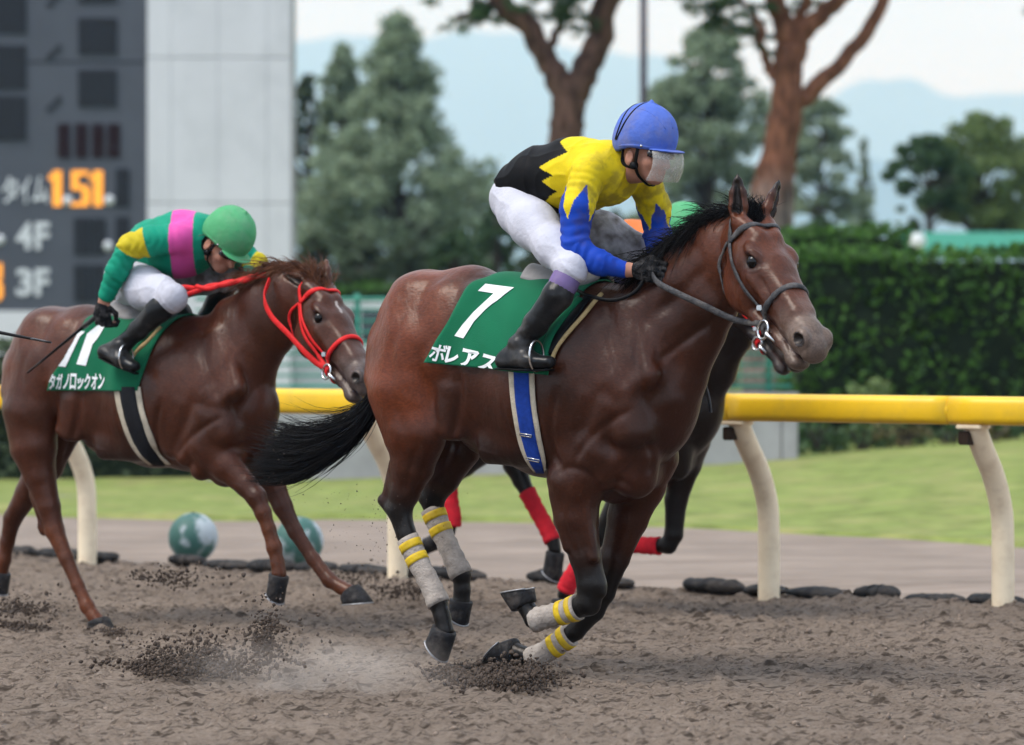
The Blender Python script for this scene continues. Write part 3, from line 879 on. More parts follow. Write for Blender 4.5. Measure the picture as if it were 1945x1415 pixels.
# ---------------------------------------------------------------- ground
def dirt_mat(name, c1, c2, scale, bump, groove=False, streak=(.6, 1.0, 1.0)):
    m, nt, b = material(name)
    N, L = nt.nodes, nt.links
    tc = N.new('ShaderNodeTexCoord')
    def nz(s, d, r=.6, vec=None):
        n = N.new('ShaderNodeTexNoise'); n.inputs['Scale'].default_value = s; n.inputs['Detail'].default_value = d
        n.inputs['Roughness'].default_value = r
        L.new(vec or tc.outputs['Object'], n.inputs['Vector']); return n
    # along-track stretch: harrowed and wind-combed sand
    mp = N.new('ShaderNodeMapping'); mp.inputs['Rotation'].default_value = (0, 0, RIG_ANGLE); mp.inputs['Scale'].default_value = streak
    L.new(tc.outputs['Object'], mp.inputs['Vector'])
    a, c, d = nz(scale, 6, .75, mp.outputs['Vector']), nz(1.1, 4), nz(scale * 3, 4, .7)
    mr = N.new('ShaderNodeMapRange'); mr.inputs['From Min'].default_value = .32; mr.inputs['From Max'].default_value = .68
    L.new(a.outputs['Fac'], mr.inputs['Value'])
    mx = N.new('ShaderNodeMix'); mx.data_type = 'RGBA'
    mx.inputs[6].default_value = (*c1, 1); mx.inputs[7].default_value = (*c2, 1)
    L.new(mr.outputs['Result'], mx.inputs[0])
    m2 = N.new('ShaderNodeMapRange'); m2.inputs['From Min'].default_value = .3; m2.inputs['From Max'].default_value = .7
    m2.inputs['To Min'].default_value = .82; m2.inputs['To Max'].default_value = 1.14
    L.new(c.outputs['Fac'], m2.inputs['Value'])
    sc = N.new('ShaderNodeVectorMath'); sc.operation = 'SCALE'
    L.new(mx.outputs[2], sc.inputs[0]); L.new(m2.outputs['Result'], sc.inputs['Scale'])
    cc = sc.outputs['Vector']
    if groove:
        mq = N.new('ShaderNodeMapping'); mq.inputs['Rotation'].default_value = (0, 0, RIG_ANGLE); mq.inputs['Scale'].default_value = (.42, 1.0, 1.0)
        L.new(tc.outputs['Object'], mq.inputs['Vector'])
        for sc_, lo, hi, am in ((15, .55, .66, .80), (30, .53, .64, .62), (60, .53, .62, .4)):
            e = nz(sc_, 3, .6, mq.outputs['Vector'])
            r = N.new('ShaderNodeMapRange'); r.inputs['From Min'].default_value = lo; r.inputs['From Max'].default_value = hi; r.inputs['To Max'].default_value = am
            L.new(e.outputs['Fac'], r.inputs['Value'])
            mk = N.new('ShaderNodeMix'); mk.data_type = 'RGBA'; mk.inputs[7].default_value = (.085, .062, .046, 1)
            L.new(r.outputs['Result'], mk.inputs[0]); L.new(cc, mk.inputs[6]); cc = mk.outputs[2]
    L.new(cc, b.inputs['Base Color'])
    b.inputs['Roughness'].default_value = .95; b.inputs['Specular IOR Level'].default_value = .15
    ad = N.new('ShaderNodeMath'); ad.operation = 'ADD'
    L.new(a.outputs['Fac'], ad.inputs[0]); L.new(d.outputs['Fac'], ad.inputs[1])
    bp = N.new('ShaderNodeBump'); bp.inputs['Strength'].default_value = bump; bp.inputs['Distance'].default_value = .03
    L.new(ad.outputs[0], bp.inputs['Height']); L.new(bp.outputs['Normal'], b.inputs['Normal'])
    return m
RIG_ANGLE = math.radians(35)
M_TRACK = dirt_mat('dark track sand', (.275, .208, .158), (.450, .358, .285), 75, .9, True)
M_ROAD = dirt_mat('pale packed sand', (.175, .137, .110), (.290, .236, .196), 3.2, .35, False, (.05, 2.2, 1.0))
M_GRASS = mat('mown grass', (.175, .215, .058), .9, noise_scale=4, noise_amt=.3, dirt=(.29, .27, .11), dirt_scale=1.3, dirt_amt=.85, bump=1.0, bump_scale=45)
M_TERRAIN = mat('far field', (.06, .085, .035), .95, noise_scale=.05, noise_amt=.3)
M_CONC = mat('pale concrete', (.34, .335, .335), .9, noise_scale=3, noise_amt=.13, bump=.2, bump_scale=60, dirt=(.22, .21, .2), dirt_scale=2, dirt_amt=.4)
M_RAIL = mat('yellow rail plastic', (.82, .50, .014), .38, noise_scale=3, noise_amt=.07, dirt=(.50, .33, .05), dirt_scale=7, dirt_amt=.4, spec=.4)
M_POST = mat('cream post', (.84, .71, .51), .5, noise_scale=6, noise_amt=.06, dirt=(.45, .30, .18), dirt_scale=9, dirt_amt=.4)
M_BAG = mat('black sandbag', (.026, .025, .025), .75, noise_scale=16, noise_amt=.5, bump=.6, bump_scale=50, dirt=(.13, .105, .085), dirt_scale=9, dirt_amt=.6)
M_BROWNPLATE = mat('dark brown bracket', (.03, .018, .012), .5)

U = np.array([math.sin(math.radians(55)), -math.cos(math.radians(55)), 0])     # direction of running
NF = np.array([math.cos(math.radians(55)), math.sin(math.radians(55)), 0])     # towards the infield
R0 = ground_at(1905, 1160)                                                     # a point on the rail's post line
def railp(t, n=0.0, z=0.0): return R0 - U * t + NF * n + np.array([0, 0, z])

# far field to the horizon
bm = bmesh.new()
mt = mesh_quads('ground', [(-9800, -60, -.16), (9800, -60, -.16), (9800, 17800, -.16), (-9800, 17800, -.16)], [[0, 1, 2, 3]])
tag(link('ground', mt, M_TERRAIN, smooth=False), kind='structure')

def grid_mesh(name, tx, ny, zf, matl):
    """sheet in rail coordinates: along t (backwards), n (towards infield)"""
    T, Nn = np.meshgrid(tx, ny, indexing='ij')
    P = R0[None, None] - U[None, None] * T[..., None] + NF[None, None] * Nn[..., None]
    P = P.reshape(-1, 3); P[:, 2] = zf(P, T.ravel(), Nn.ravel())
    a, b = len(tx), len(ny)
    i = (np.arange(a - 1)[:, None] * b + np.arange(b - 1)[None]).ravel()
    Q = np.stack([i, i + b, i + b + 1, i + 1], 1)
    return link(name, mesh_quads(name, P, Q[:, ::-1]), matl)

def track_z(P, T, Nn):
    q = np.stack([-T * .6, Nn], 1)
    z = .015 * fbm(q, 2.2, 2, 3) + .009 * fbm(q, 9, 3, 11)
    c = fbm(q, 17, 3, 29, .6); z += .030 * np.clip(c - .35, 0, 1)           # clods
    c = fbm(q, 36, 2, 31, .6); z += .024 * np.clip(c - .35, 0, 1)
    h = fbm(q, 4.2, 2, 41); z -= .070 * np.clip(h - .50, 0, .5)               # hoof marks
    near = np.exp(-((Nn + .05) / .28) ** 2)
    z += near * (.018 + .02 * fbm(q, 2.4, 2, 57))                             # sand banked along the rail
    return z - .012
fine_t = np.concatenate([np.linspace(-30, -3, 40)[:-1], np.linspace(-3, 8.6, 860), np.linspace(8.6, 60, 60)[1:]])
fine_n = np.concatenate([np.linspace(-18, -7.2, 12)[:-1], np.linspace(-7.2, .25, 560)])
tag(grid_mesh('racetrack', fine_t, fine_n, track_z, M_TRACK), kind='structure')

def road_z(P, T, Nn):
    z = .012 * fbm(np.stack([T * .1, Nn], 1), 1.6, 3, 5)
    g = np.sin(Nn * 5.2 + .4 * np.sin(T * .25)); z += .030 * np.clip(g, .2, 1) * (.5 + .5 * vnoise(np.stack([T * .15, Nn], 1), 1.2, 9))
    return z - .02
tag(grid_mesh('infield_road', np.linspace(-30, 60, 90), np.linspace(.2, 12, 260), road_z, M_ROAD), kind='structure')

# grass bank beyond the road, rising to the right
def grass_h(x, y):
    e = np.interp(x, [-30, -3.84, 1.27, 3.39, 8, 30], [31, 26.9, 25.0, 22.5, 19.5, 10])   # near edge
    f = np.clip((y - e) / 9.0, 0, 1); f = f * f * (3 - 2 * f)
    r = np.interp(x, [-60, -2, 2, 5, 9, 60], [.0, .0, .16, .36, .5, .6])
    return -.0 + .02 + f * r, e
gx = np.linspace(-45, 40, 200); gt = np.concatenate([np.linspace(0, 1, 70) ** 1.5])
GX, GT = np.meshgrid(gx, gt, indexing='ij')
E = grass_h(GX, np.zeros_like(GX))[1] + .25 * vnoise(np.stack([GX.ravel(), GX.ravel() * 0], 1), .9, 3).reshape(GX.shape)
GY = E + GT * (70 - E)
GZ = grass_h(GX, GY)[0] + .015 * fbm(np.stack([GX.ravel(), GY.ravel()], 1), 1.5, 3, 8).reshape(GX.shape) - .10 * (GT < 1e-6)
i = (np.arange(199)[:, None] * 70 + np.arange(69)[None]).ravel()
lawn = link('lawn', mesh_quads('lawn', np.stack([GX, GY, GZ], -1).reshape(-1, 3), np.stack([i, i + 70, i + 71, i + 1], 1)), M_GRASS)
tag(lawn, kind='structure')

# ---------------------------------------------------------------- running rail
RAIL_Z0, RAIL_Z1 = .955, 1.10
OVER = -.33
def rail_piece(t0, t1, name, label):
    root = empty(name, railp(t0, OVER), math.atan2(U[1], U[0]))
    prof = []
    w, z0, z1 = .075, RAIL_Z0, RAIL_Z1
    for k in range(24):       # rounded, flatter bottom
        a = 2 * math.pi * k / 24
        x, y = math.cos(a), math.sin(a)
        prof.append((w * math.copysign(abs(x) ** .55, x), (z0 + z1) / 2 + (z1 - z0) / 2 * math.copysign(abs(y) ** .55, y)))
    L_ = t1 - t0
    xs = np.linspace(0, -L_ + .008, 14)
    V = [(x, y * (1 - .06 * (j in (0, 13))), z) for j, x in enumerate(xs) for y, z in prof]
    F = [(j * 24 + k, (j + 1) * 24 + k, (j + 1) * 24 + (k + 1) % 24, j * 24 + (k + 1) % 24) for j in range(13) for k in range(24)]
    F += [tuple(range(24)), tuple(13 * 24 + k for k in range(24))[::-1]]
    link('rail_tube', mesh_from('rail_tube', V, F), M_RAIL, root)
    m = MB(); m.tube([(-.004, 0, (z0 + z1) / 2), (.012, 0, (z0 + z1) / 2)], [(w * .96, (z1 - z0) / 2 * .94)] * 2, 24, side=(0, 1, 0)).build('joint_collar', M_RAIL, root, True)
    tag(root, label, 'rail', 'yellow running rail sections')
def t_of(px, py):
    p = ground_at(px, py); return float((R0 - p) @ U)
def rail_t(px):
    """along-rail coordinate seen at pixel column px on the overhanging tube"""
    d = ray(px, 780); n0 = NF
    base = R0 + NF * OVER
    s = ((base - CAM) @ NF) / (d @ NF); p = CAM + d * s
    return float((R0 - p) @ U)
joints = [rail_t(2500), rail_t(1808), rail_t(1392), rail_t(820), rail_t(215), rail_t(-500)]
rl = ['yellow rail section running out of frame at the right, past the rightmost joint', 'yellow rail section between the bay horse and the rightmost joint', 'yellow rail section mostly hidden behind the two nearest horses',
      'yellow rail section showing under the chestnut horse\'s head', 'yellow rail section behind the chestnut horse at the left edge']
for a, b, l in zip(joints[:-1], joints[1:], rl): rail_piece(a, b, 'running_rail', l)

def rail_post(px, py, label):
    t = t_of(px, py)
    root = empty('rail_post', railp(t, 0, 0), math.atan2(U[1], U[0]))
    path = smooth_path([(0, 0, -.25), (0, 0, .0), (0, 0, .30), (0, -.015, .50), (0, -.10, .68), (0, -.225, .83), (0, -.30, .93), (0, -.318, .99)], 40)
    MB().tube(path, [(.058, .058)] * 40, 20, side=(1, 0, 0)).build('post', M_POST, root, True)
    MB().box((-.064, -.375, .855), (.0, -.262, .925)).build('bracket', M_BROWNPLATE, root, bevel=.006)
    MB().box((-.07, -.39, .935), (.07, -.27, .958)).build('saddle_plate', M_POST, root, bevel=.006)
    tag(root, label, 'post', 'cream curved rail posts')
rail_post(1905, 1160, 'cream curved rail post, the rightmost one')
rail_post(1470, 1136, 'cream curved rail post in front of the concrete wall end, right of the bay horse')
rail_post(765, 1100, 'cream curved rail post seen behind the bay horse\'s hind legs and tail')
rail_post(150, 1072, 'cream curved rail post behind the chestnut horse\'s hind legs')

# ---------------------------------------------------------------- sandbags under the rail
def sandbag(t, n, ln, hh, seed):
    S = []
    rng = np.random.default_rng(seed)
    m = 18; pts, rad = [], []
    for i in range(m):
        f = i / (m - 1); x = (f - .5) * ln
        e = max(.12, (1 - abs(2 * f - 1) ** 3.2) ** .5)
        pts.append((x, rng.normal() * .004, hh * .45)); rad.append((.085 * e * (1 + .06 * rng.normal()), hh * .62 * e * (1 + .09 * rng.normal())))
    o = MB().tube(pts, rad, 14, side=(0, 1, 0)).build('sandbag', M_BAG, None, True)
    o.location = tuple(railp(t, n, .002 + .012 * rng.uniform())); o.rotation_euler = (rng.normal() * .05, rng.normal() * .02, math.atan2(U[1], U[0]) + rng.normal() * .05)
    tag(o, bag_label(t), 'sandbag', 'black sandbags along the rail')
POSTS = [(t_of(1905, 1160), 'the rightmost rail post'), (t_of(1470, 1136), 'the rail post just right of the bay horse'), (t_of(765, 1100), 'the rail post behind the bay\'s hind legs'), (t_of(150, 1072), 'the rail post behind the chestnut\'s hind legs')]
bag_count = {}
def bag_label(t):
    k = max([i for i, p in enumerate(POSTS) if p[0] <= t + .05], default=-1)
    bag_count[k] = bag_count.get(k, 0) + 1
    if k < 0: return 'black sandbag to the right of the rightmost rail post'
    return 'black sandbag, %s to the left of %s' % (['first', 'second', 'third', 'fourth', 'fifth', 'sixth', 'seventh', 'eighth', 'ninth', 'tenth', 'eleventh', 'twelfth'][bag_count[k] - 1], POSTS[k][1])
tt = t_of(1990, 1150); kk = 0
while tt < t_of(-60, 1060):
    ln = .33 + .08 * math.sin(kk * 2.7)
    if kk not in (6, 9, 17):
        sandbag(tt + ln / 2, .17 + .015 * math.sin(kk * 1.7), ln, .058 + .012 * math.sin(kk * 4.1), 100 + kk)
    tt += ln + .012; kk += 1

# ---------------------------------------------------------------- marker balls
def ball_mat():
    m, nt, b = material('green and white ball skin')
    N, L = nt.nodes, nt.links
    tc = N.new('ShaderNodeTexCoord'); n = N.new('ShaderNodeTexNoise'); n.inputs['Scale'].default_value = 7.5; n.inputs['Detail'].default_value = 5
    L.new(tc.outputs['Object'], n.inputs['Vector'])
    sx = N.new('ShaderNodeSeparateXYZ'); L.new(tc.outputs['Object'], sx.inputs[0])
    ad = N.new('ShaderNodeMath'); ad.operation = 'MULTIPLY_ADD'; ad.inputs[1].default_value = .75
    L.new(sx.outputs['X'], ad.inputs[0]); L.new(n.outputs['Fac'], ad.inputs[2])
    r = N.new('ShaderNodeValToRGB'); r.color_ramp.elements[0].position = .42; r.color_ramp.elements[0].color = (.035, .115, .095, 1)
    r.color_ramp.elements[1].position = .56; r.color_ramp.elements[1].color = (.40, .45, .47, 1)
    L.new(ad.outputs[0], r.inputs['Fac']); L.new(r.outputs['Color'], b.inputs['Base Color']); b.inputs['Roughness'].default_value = .6
    return m
M_BALL = ball_mat()
def ball(px, py_base, r, rz, label):
    root = empty('marker_ball', ground_at(px, py_base), rz)
    V, F = [], []
    bm = bmesh.new(); bmesh.ops.create_uvsphere(bm, u_segments=40, v_segments=26, radius=r)
    for v in bm.verts:       # moulded seams between the panels
        a = math.atan2(v.co.y, v.co.x); s = abs(math.sin(3 * a))
        v.co *= 1 - .02 * max(0, 1 - s / .22) - (.05 if v.co.z < -r * .93 else 0)
    me = bpy.data.meshes.new('shell'); bm.to_mesh(me); bm.free()
    o = link('shell', me, M_BALL, root); o.location = (0, 0, r * .97)
    p = MB().tube([(0, 0, r * 1.93), (0, 0, r * 1.99)], [.018, .012], 12).build('valve', M_BLACK, root, True)
    tag(root, label, 'ball', 'green and white marker balls')
ball(367, 1067, .155, .3, 'green and white mottled ball on the sand left of the chestnut horse\'s forelegs')
ball(568, 1074, .152, 1.1, 'green and white mottled ball partly hidden by the chestnut horse\'s forelegs')

# ---------------------------------------------------------------- foliage
def leaf_mat(name, c, var=.35, c2=None):
    m, nt, b = material(name)
    N, L = nt.nodes, nt.links
    g = N.new('ShaderNodeNewGeometry')
    r = N.new('ShaderNodeValToRGB')
    r.color_ramp.elements[0].color = (*[x * (1 - var) for x in c], 1); r.color_ramp.elements[1].color = (*[x * (1 + var) for x in (c2 or c)], 1)
    L.new(g.outputs['Random Per Island'], r.inputs['Fac']); L.new(r.outputs['Color'], b.inputs['Base Color'])
    b.inputs['Roughness'].default_value = .6; b.inputs['Specular IOR Level'].default_value = .25
    tr = N.new('ShaderNodeBsdfTranslucent'); L.new(r.outputs['Color'], tr.inputs['Color'])
    ms = N.new('ShaderNodeMixShader'); ms.inputs[0].default_value = .4
    L.new(b.outputs[0], ms.inputs[1]); L.new(tr.outputs[0], ms.inputs[2]); L.new(ms.outputs[0], nt.nodes['Material Output'].inputs['Surface'])
    return m
M_LEAF_GREY = leaf_mat('grey green foliage', (.25, .315, .205), .5)
M_LEAF_DARK = leaf_mat('dark foliage', (.085, .115, .062), .55)
M_LEAF_PINE = leaf_mat('pine needles', (.065, .115, .048), .45)
M_LEAF_FRESH = leaf_mat('fresh green foliage', (.15, .21, .075), .5)
M_LEAF_HEDGE = leaf_mat('clipped hedge leaves', (.036, .092, .017), .6, (.062, .140, .024))
M_LEAF_BROWN = leaf_mat('dry scrub leaves', (.10, .105, .045), .5, (.16, .13, .06))
M_CORE = mat('hedge inner shade', (.012, .018, .009), .95, noise_scale=6, noise_amt=.4)  # near-black colour stands in for the deep shade inside a hedge
M_BARK_RED = mat('red pine bark', (.20, .072, .035), .9, noise_scale=5, noise_amt=.45, bump=.9, bump_scale=14, dirt=(.105, .075, .064), dirt_scale=1.6, dirt_amt=1.0)
M_BARK_BROWN = mat('brown pine bark', (.125, .062, .042), .9, noise_scale=5, noise_amt=.45, bump=.9, bump_scale=14, dirt=(.08, .06, .054), dirt_scale=1.6, dirt_amt=1.0)
M_BARK_GREY = mat('grey lower bark', (.20, .155, .135), .95, noise_scale=5, noise_amt=.35, bump=.8, bump_scale=14)
M_BARK_DARK = mat('dark bark', (.055, .042, .036), .95, noise_scale=5, noise_amt=.35)

def pine_bark(name, red, grey, z0, span):
    """flaking red bark above, grey plated bark below, interlocking along a ragged height"""
    m, nt, b = material(name); N, L = nt.nodes, nt.links
    tc = N.new('ShaderNodeTexCoord'); sx = N.new('ShaderNodeSeparateXYZ'); L.new(tc.outputs['Object'], sx.inputs[0])
    def nz(sc, d, vec=tc.outputs['Object']):
        n = N.new('ShaderNodeTexNoise'); n.inputs['Scale'].default_value = sc; n.inputs['Detail'].default_value = d; L.new(vec, n.inputs['Vector']); return n
    mp = N.new('ShaderNodeMapping'); mp.inputs['Scale'].default_value = (2.2, 2.2, .7); L.new(tc.outputs['Object'], mp.inputs['Vector'])
    n1, n2, n3 = nz(2.2, 6), nz(5, 6, mp.outputs['Vector']), nz(11, 5, mp.outputs['Vector'])
    ad = N.new('ShaderNodeMath'); ad.operation = 'MULTIPLY_ADD'; ad.inputs[1].default_value = span * 2.2
    L.new(n1.outputs['Fac'], ad.inputs[0]); L.new(sx.outputs['Z'], ad.inputs[2])
    mr = N.new('ShaderNodeMapRange'); mr.inputs['From Min'].default_value = z0 + span * .5; mr.inputs['From Max'].default_value = z0 + span * 1.7
    L.new(ad.outputs[0], mr.inputs['Value'])
    mx = N.new('ShaderNodeMix'); mx.data_type = 'RGBA'; mx.inputs[6].default_value = (*grey, 1); mx.inputs[7].default_value = (*red, 1); L.new(mr.outputs['Result'], mx.inputs[0])
    r2 = N.new('ShaderNodeMapRange'); r2.inputs['From Min'].default_value = .35; r2.inputs['From Max'].default_value = .65; r2.inputs['To Min'].default_value = .42; r2.inputs['To Max'].default_value = 1.3
    L.new(n2.outputs['Fac'], r2.inputs['Value'])
    sc = N.new('ShaderNodeVectorMath'); sc.operation = 'SCALE'; L.new(mx.outputs[2], sc.inputs[0]); L.new(r2.outputs['Result'], sc.inputs['Scale']); L.new(sc.outputs['Vector'], b.inputs['Base Color'])
    b.inputs['Roughness'].default_value = .9; b.inputs['Specular IOR Level'].default_value = .15
    bp = N.new('ShaderNodeBump'); bp.inputs['Strength'].default_value = 1.0; bp.inputs['Distance'].default_value = .06; L.new(n3.outputs['Fac'], bp.inputs['Height']); L.new(bp.outputs['Normal'], b.inputs['Normal'])
    return m

def leaf_quads(C, size, rng, aspect=.6, up=0.0):
    n = len(C)
    a = rng.normal(size=(n, 3)); a /= np.linalg.norm(a, axis=1, keepdims=True)
    b = rng.normal(size=(n, 3)); b[:, 2] += up; b = np.cross(a, b); b /= np.linalg.norm(b, axis=1, keepdims=True) + 1e-9
    s = (size * rng.uniform(.6, 1.4, n))[:, None]
    V = np.stack([C - a * s, C + b * s * aspect, C + a * s, C - b * s * aspect], 1).reshape(-1, 3)
    return V, np.arange(4 * n).reshape(-1, 4)

def leaf_object(name, C, size, matl, parent, rng, kind=True, aspect=.6):
    V, Q = leaf_quads(C, size, rng, aspect)
    o = link(name, mesh_quads(name, V, Q), matl, parent, False)
    if kind: o['kind'] = 'stuff'
    return o

def clump_points(centres, radii, per, rng, squash=.75):
    out = []
    for c, r in zip(centres, radii):
        n = max(4, int(per * r * r))
        d = rng.normal(size=(n, 3)); d /= np.linalg.norm(d, axis=1, keepdims=True)
        out.append(c + d * (r * rng.uniform(.35, 1, n) ** .6)[:, None] * np.array([1, 1, squash]))
    return np.vstack(out)

def limb(mb, pts, r0, r1, n=9, seg=14, rng=None):
    P = smooth_path(pts, seg)
    if rng is not None: P[1:-1] += rng.normal(size=(seg - 2, 3)) * r0 * .12
    mb.tube(P, list(np.linspace(r0, r1, seg)), n)

def broad_tree(px, py_top, depth, half_w, label, matl, seed, shape='cone', py_bot=None, leaf=.16, dens=1.0, group='trees beyond the infield', nm='leafy_tree', gap=.0, cat='tree'):
    """tree with a trunk, limbs and a crown of separate leaf clumps; sizes from the photo at a given distance"""
    rng = np.random.default_rng(seed)
    k = depth / FPX
    top = at(px, py_top, depth); gz = 0.0
    root = empty(nm, (top[0], depth, 0))
    Ht = top[2]; W = half_w * k
    bot = at(px, py_bot, depth)[2] if py_bot else Ht * .12
    mb = MB()
    limb(mb, [(0, 0, -.3), (W * .03, 0, Ht * .35), (-W * .02, 0, Ht * .7), (0, 0, Ht * .93)], Ht * .022 + .04, .03, rng=rng)
    mb.build('trunk', M_BARK_DARK, root, True)
    cs, rs = [], []
    lm = MB()
    nc = int(150 * dens); span = Ht - bot
    for i in range(nc):
        f = rng.uniform() ** .85
        if shape == 'cone': wd = W * (1 - f) ** .75 * (.85 + .15 * math.sin(f * 9 + seed))
        elif shape == 'spread': wd = W * math.sin(math.pi * min(1, .18 + f * .82)) ** .6
        else: wd = W * (1 - f ** 2.2) ** .5
        wd = max(wd, W * .06)
        a = rng.uniform(0, 6.283); rr = wd * rng.uniform(.15, 1.0) ** .6
        c = np.array([math.cos(a) * rr, math.sin(a) * rr, bot + span * f * .96])
        if gap and rng.uniform() < gap: continue
        cs.append(c); rs.append(W * rng.uniform(.09, .20) * (.6 + .4 * wd / W))
        if i % 3 == 0: limb(lm, [(0, 0, max(.3, c[2] - rr * .7)), c * np.array([.5, .5, 1]) - np.array([0, 0, rr * .2]), c], .03 + .008 * W, .010, 5, 6)
    lm.build('limbs', M_BARK_DARK, root, True)['kind'] = 'stuff'
    n_tot = 11000 * dens; ss = sum(r * r for r in rs)
    P = clump_points(cs, rs, n_tot / ss, rng, .7)
    P += rng.normal(size=P.shape) * W * .015
    leaf_object('crown', P, leaf * .40, matl, root, rng)
    tag(root, label, cat, group)
    return root

# ---------------------------------------------------------------- trees
broad_tree(755, 18, 82, 240, 'tall grey green conical tree right of the scoreboard tower', M_LEAF_GREY, 11, 'cone', 500, .20, 1.8, nm='conical_tree')
broad_tree(650, 70, 86, 125, 'slimmer conical tree crowding the left flank of the tallest conical tree', M_LEAF_GREY, 12, 'cone', 480, .20, 1.0, nm='conical_tree')
broad_tree(585, 128, 88, 60, 'narrow dark tree touching the right edge of the scoreboard tower', M_LEAF_DARK, 13, 'round', 500, .20, .8, nm='conical_tree')
broad_tree(860, 300, 90, 120, 'low grey green tree at the right foot of the tallest conical tree', M_LEAF_GREY, 14, 'spread', 520, .18, .8)
broad_tree(1345, 40, 84, 140, 'tall grey green tree behind the blue helmet and the right-hand red pine', M_LEAF_GREY, 15, 'round', 450, .20, 1.6, nm='conical_tree')
broad_tree(1560, 180, 92, 100, 'grey green tree just right of the right-hand red pine trunk', M_LEAF_GREY, 16, 'round', 440, .18, .8)
broad_tree(1640, 258, 95, 32, 'small pointed tree standing alone before the blue mountain', M_LEAF_GREY, 17, 'cone', 440, .16, .6)
broad_tree(1865, 215, 70, 150, 'spreading green pine at the right edge above the green roof', M_LEAF_FRESH, 18, 'spread', 440, .15, 1.0, nm='spreading_pine')
broad_tree(1765, 255, 68, 95, 'smaller spreading pine with open gaps left of the green roof', M_LEAF_PINE, 19, 'spread', 410, .14, .7, nm='spreading_pine', gap=.15)
broad_tree(1975, 300, 72, 90, 'fresh green bushy tree cut by the right edge of the frame', M_LEAF_FRESH, 20, 'spread', 470, .15, .8)
for k, (px, py, w, d, m) in enumerate([(600, 440, 55, 64, 0), (690, 455, 60, 66, 0), (780, 450, 60, 68, 0), (865, 430, 60, 64, 1), (945, 380, 62, 70, 1), (1020, 400, 50, 66, 0), (1170, 395, 60, 68, 0),
                                       (1290, 395, 60, 66, 0), (1390, 400, 55, 68, 0), (1560, 405, 60, 70, 1), (1650, 415, 55, 66, 1), (1735, 410, 50, 70, 0)]):
    where = ['beside the scoreboard tower', 'behind the chestnut horse\'s head', 'above the bay horse\'s rump', 'left of the yellow jockey\'s white breeches', 'directly behind the yellow jockey\'s back', 'hidden behind the yellow jockey\'s waist',
             'below the blue helmet', 'above the second green helmet', 'behind the bay horse\'s near ear', 'right of the bay horse\'s far ear', 'over the left end of the clipped hedge', 'beside the left end of the green roof'][k]
    broad_tree(px, py, d, w, 'low dark understorey tree ' + where, M_LEAF_DARK if m == 0 else M_LEAF_PINE, 30 + k, 'spread', 590, .13, .7, group='understorey trees', nm='understorey_tree')

# red pines
def red_pine(depth, trunk, limbs, needles, label, seed, grey_to, bark=None):
    rng = np.random.default_rng(seed)
    k = depth / FPX
    b = at(trunk[0][0], trunk[0][1], depth); root = empty('red_pine', (b[0], depth, 0))
    def L_(px, py, dy=0.0): q = at(px, py, depth); return np.array([q[0] - b[0], dy, q[2]])
    pts = [L_(*q[:2]) for q in trunk]; pts[0][2] = -.3
    rad = [q[2] * k / 2 for q in trunk]
    P = smooth_path([list(p) + [r] for p, r in zip(pts, rad)], 34)
    zc = L_(0, grey_to)[2]
    red = bark or (.205, .088, .052)
    bk_ = pine_bark('pine bark', red, (.19, .15, .132), zc - .25, .5)
    MB().tube([p[:3] for p in P], [p[3] * (1 + .035 * rng.normal()) for p in P], 18).build('trunk', bk_, root, True)
    for lb in limbs:
        Q = smooth_path([list(L_(q[0], q[1], q[3] if len(q) > 3 else 0)) + [q[2] * k / 2] for q in lb], 22)
        Q[2:-1, :3] += rng.normal(size=(19, 3)) * .02
        MB().tube([p[:3] for p in Q], [p[3] for p in Q], 12).build('limb', bk_, root, True)
    C, R = [], []
    for px, py, rp, n in needles:
        for i in range(n):
            q = L_(px + rng.normal() * rp * .6, py + rng.normal() * rp * .28, rng.normal() * rp * k * .8); C.append(q); R.append(rp * k * rng.uniform(.22, .46))
    leaf_object('needles', clump_points(C, R, 2600, rng, .4), .070, M_LEAF_PINE, root, rng, aspect=.16)
    tag(root, label, 'tree', 'red pines')
red_pine(46, [(1085, 830, 74), (1062, 520, 70), (1072, 300, 68), (1080, 200, 66), (1083, 150, 62)],
         [[(1080, 185, 58), (1040, 115, 44), (1000, 50, 42), (945, -5, 40), (900, -60, 34), (850, -150, 20)], [(1090, 180, 60), (1122, 110, 52), (1148, 20, 48), (1165, -60, 44), (1150, -260, 30)],
          [(1035, 110, 20), (1060, 60, 16), (1080, 10, 12), (1100, -60, 8)], [(955, 10, 20), (915, 20, 14), (870, 35, 7)]],
         [(905, 30, 40, 14), (880, 45, 34, 8), (930, 10, 44, 12), (1065, 20, 46, 14), (1100, 58, 36, 9), (1040, -5, 55, 14), (1015, 30, 22, 4), (1120, -40, 60, 12), (880, -60, 80, 22), (960, -150, 120, 30), (1100, -260, 160, 46), (1250, -220, 120, 24)],
         'red pine with a forked trunk behind the blue helmeted jockey', 51, 420, (.132, .074, .055))
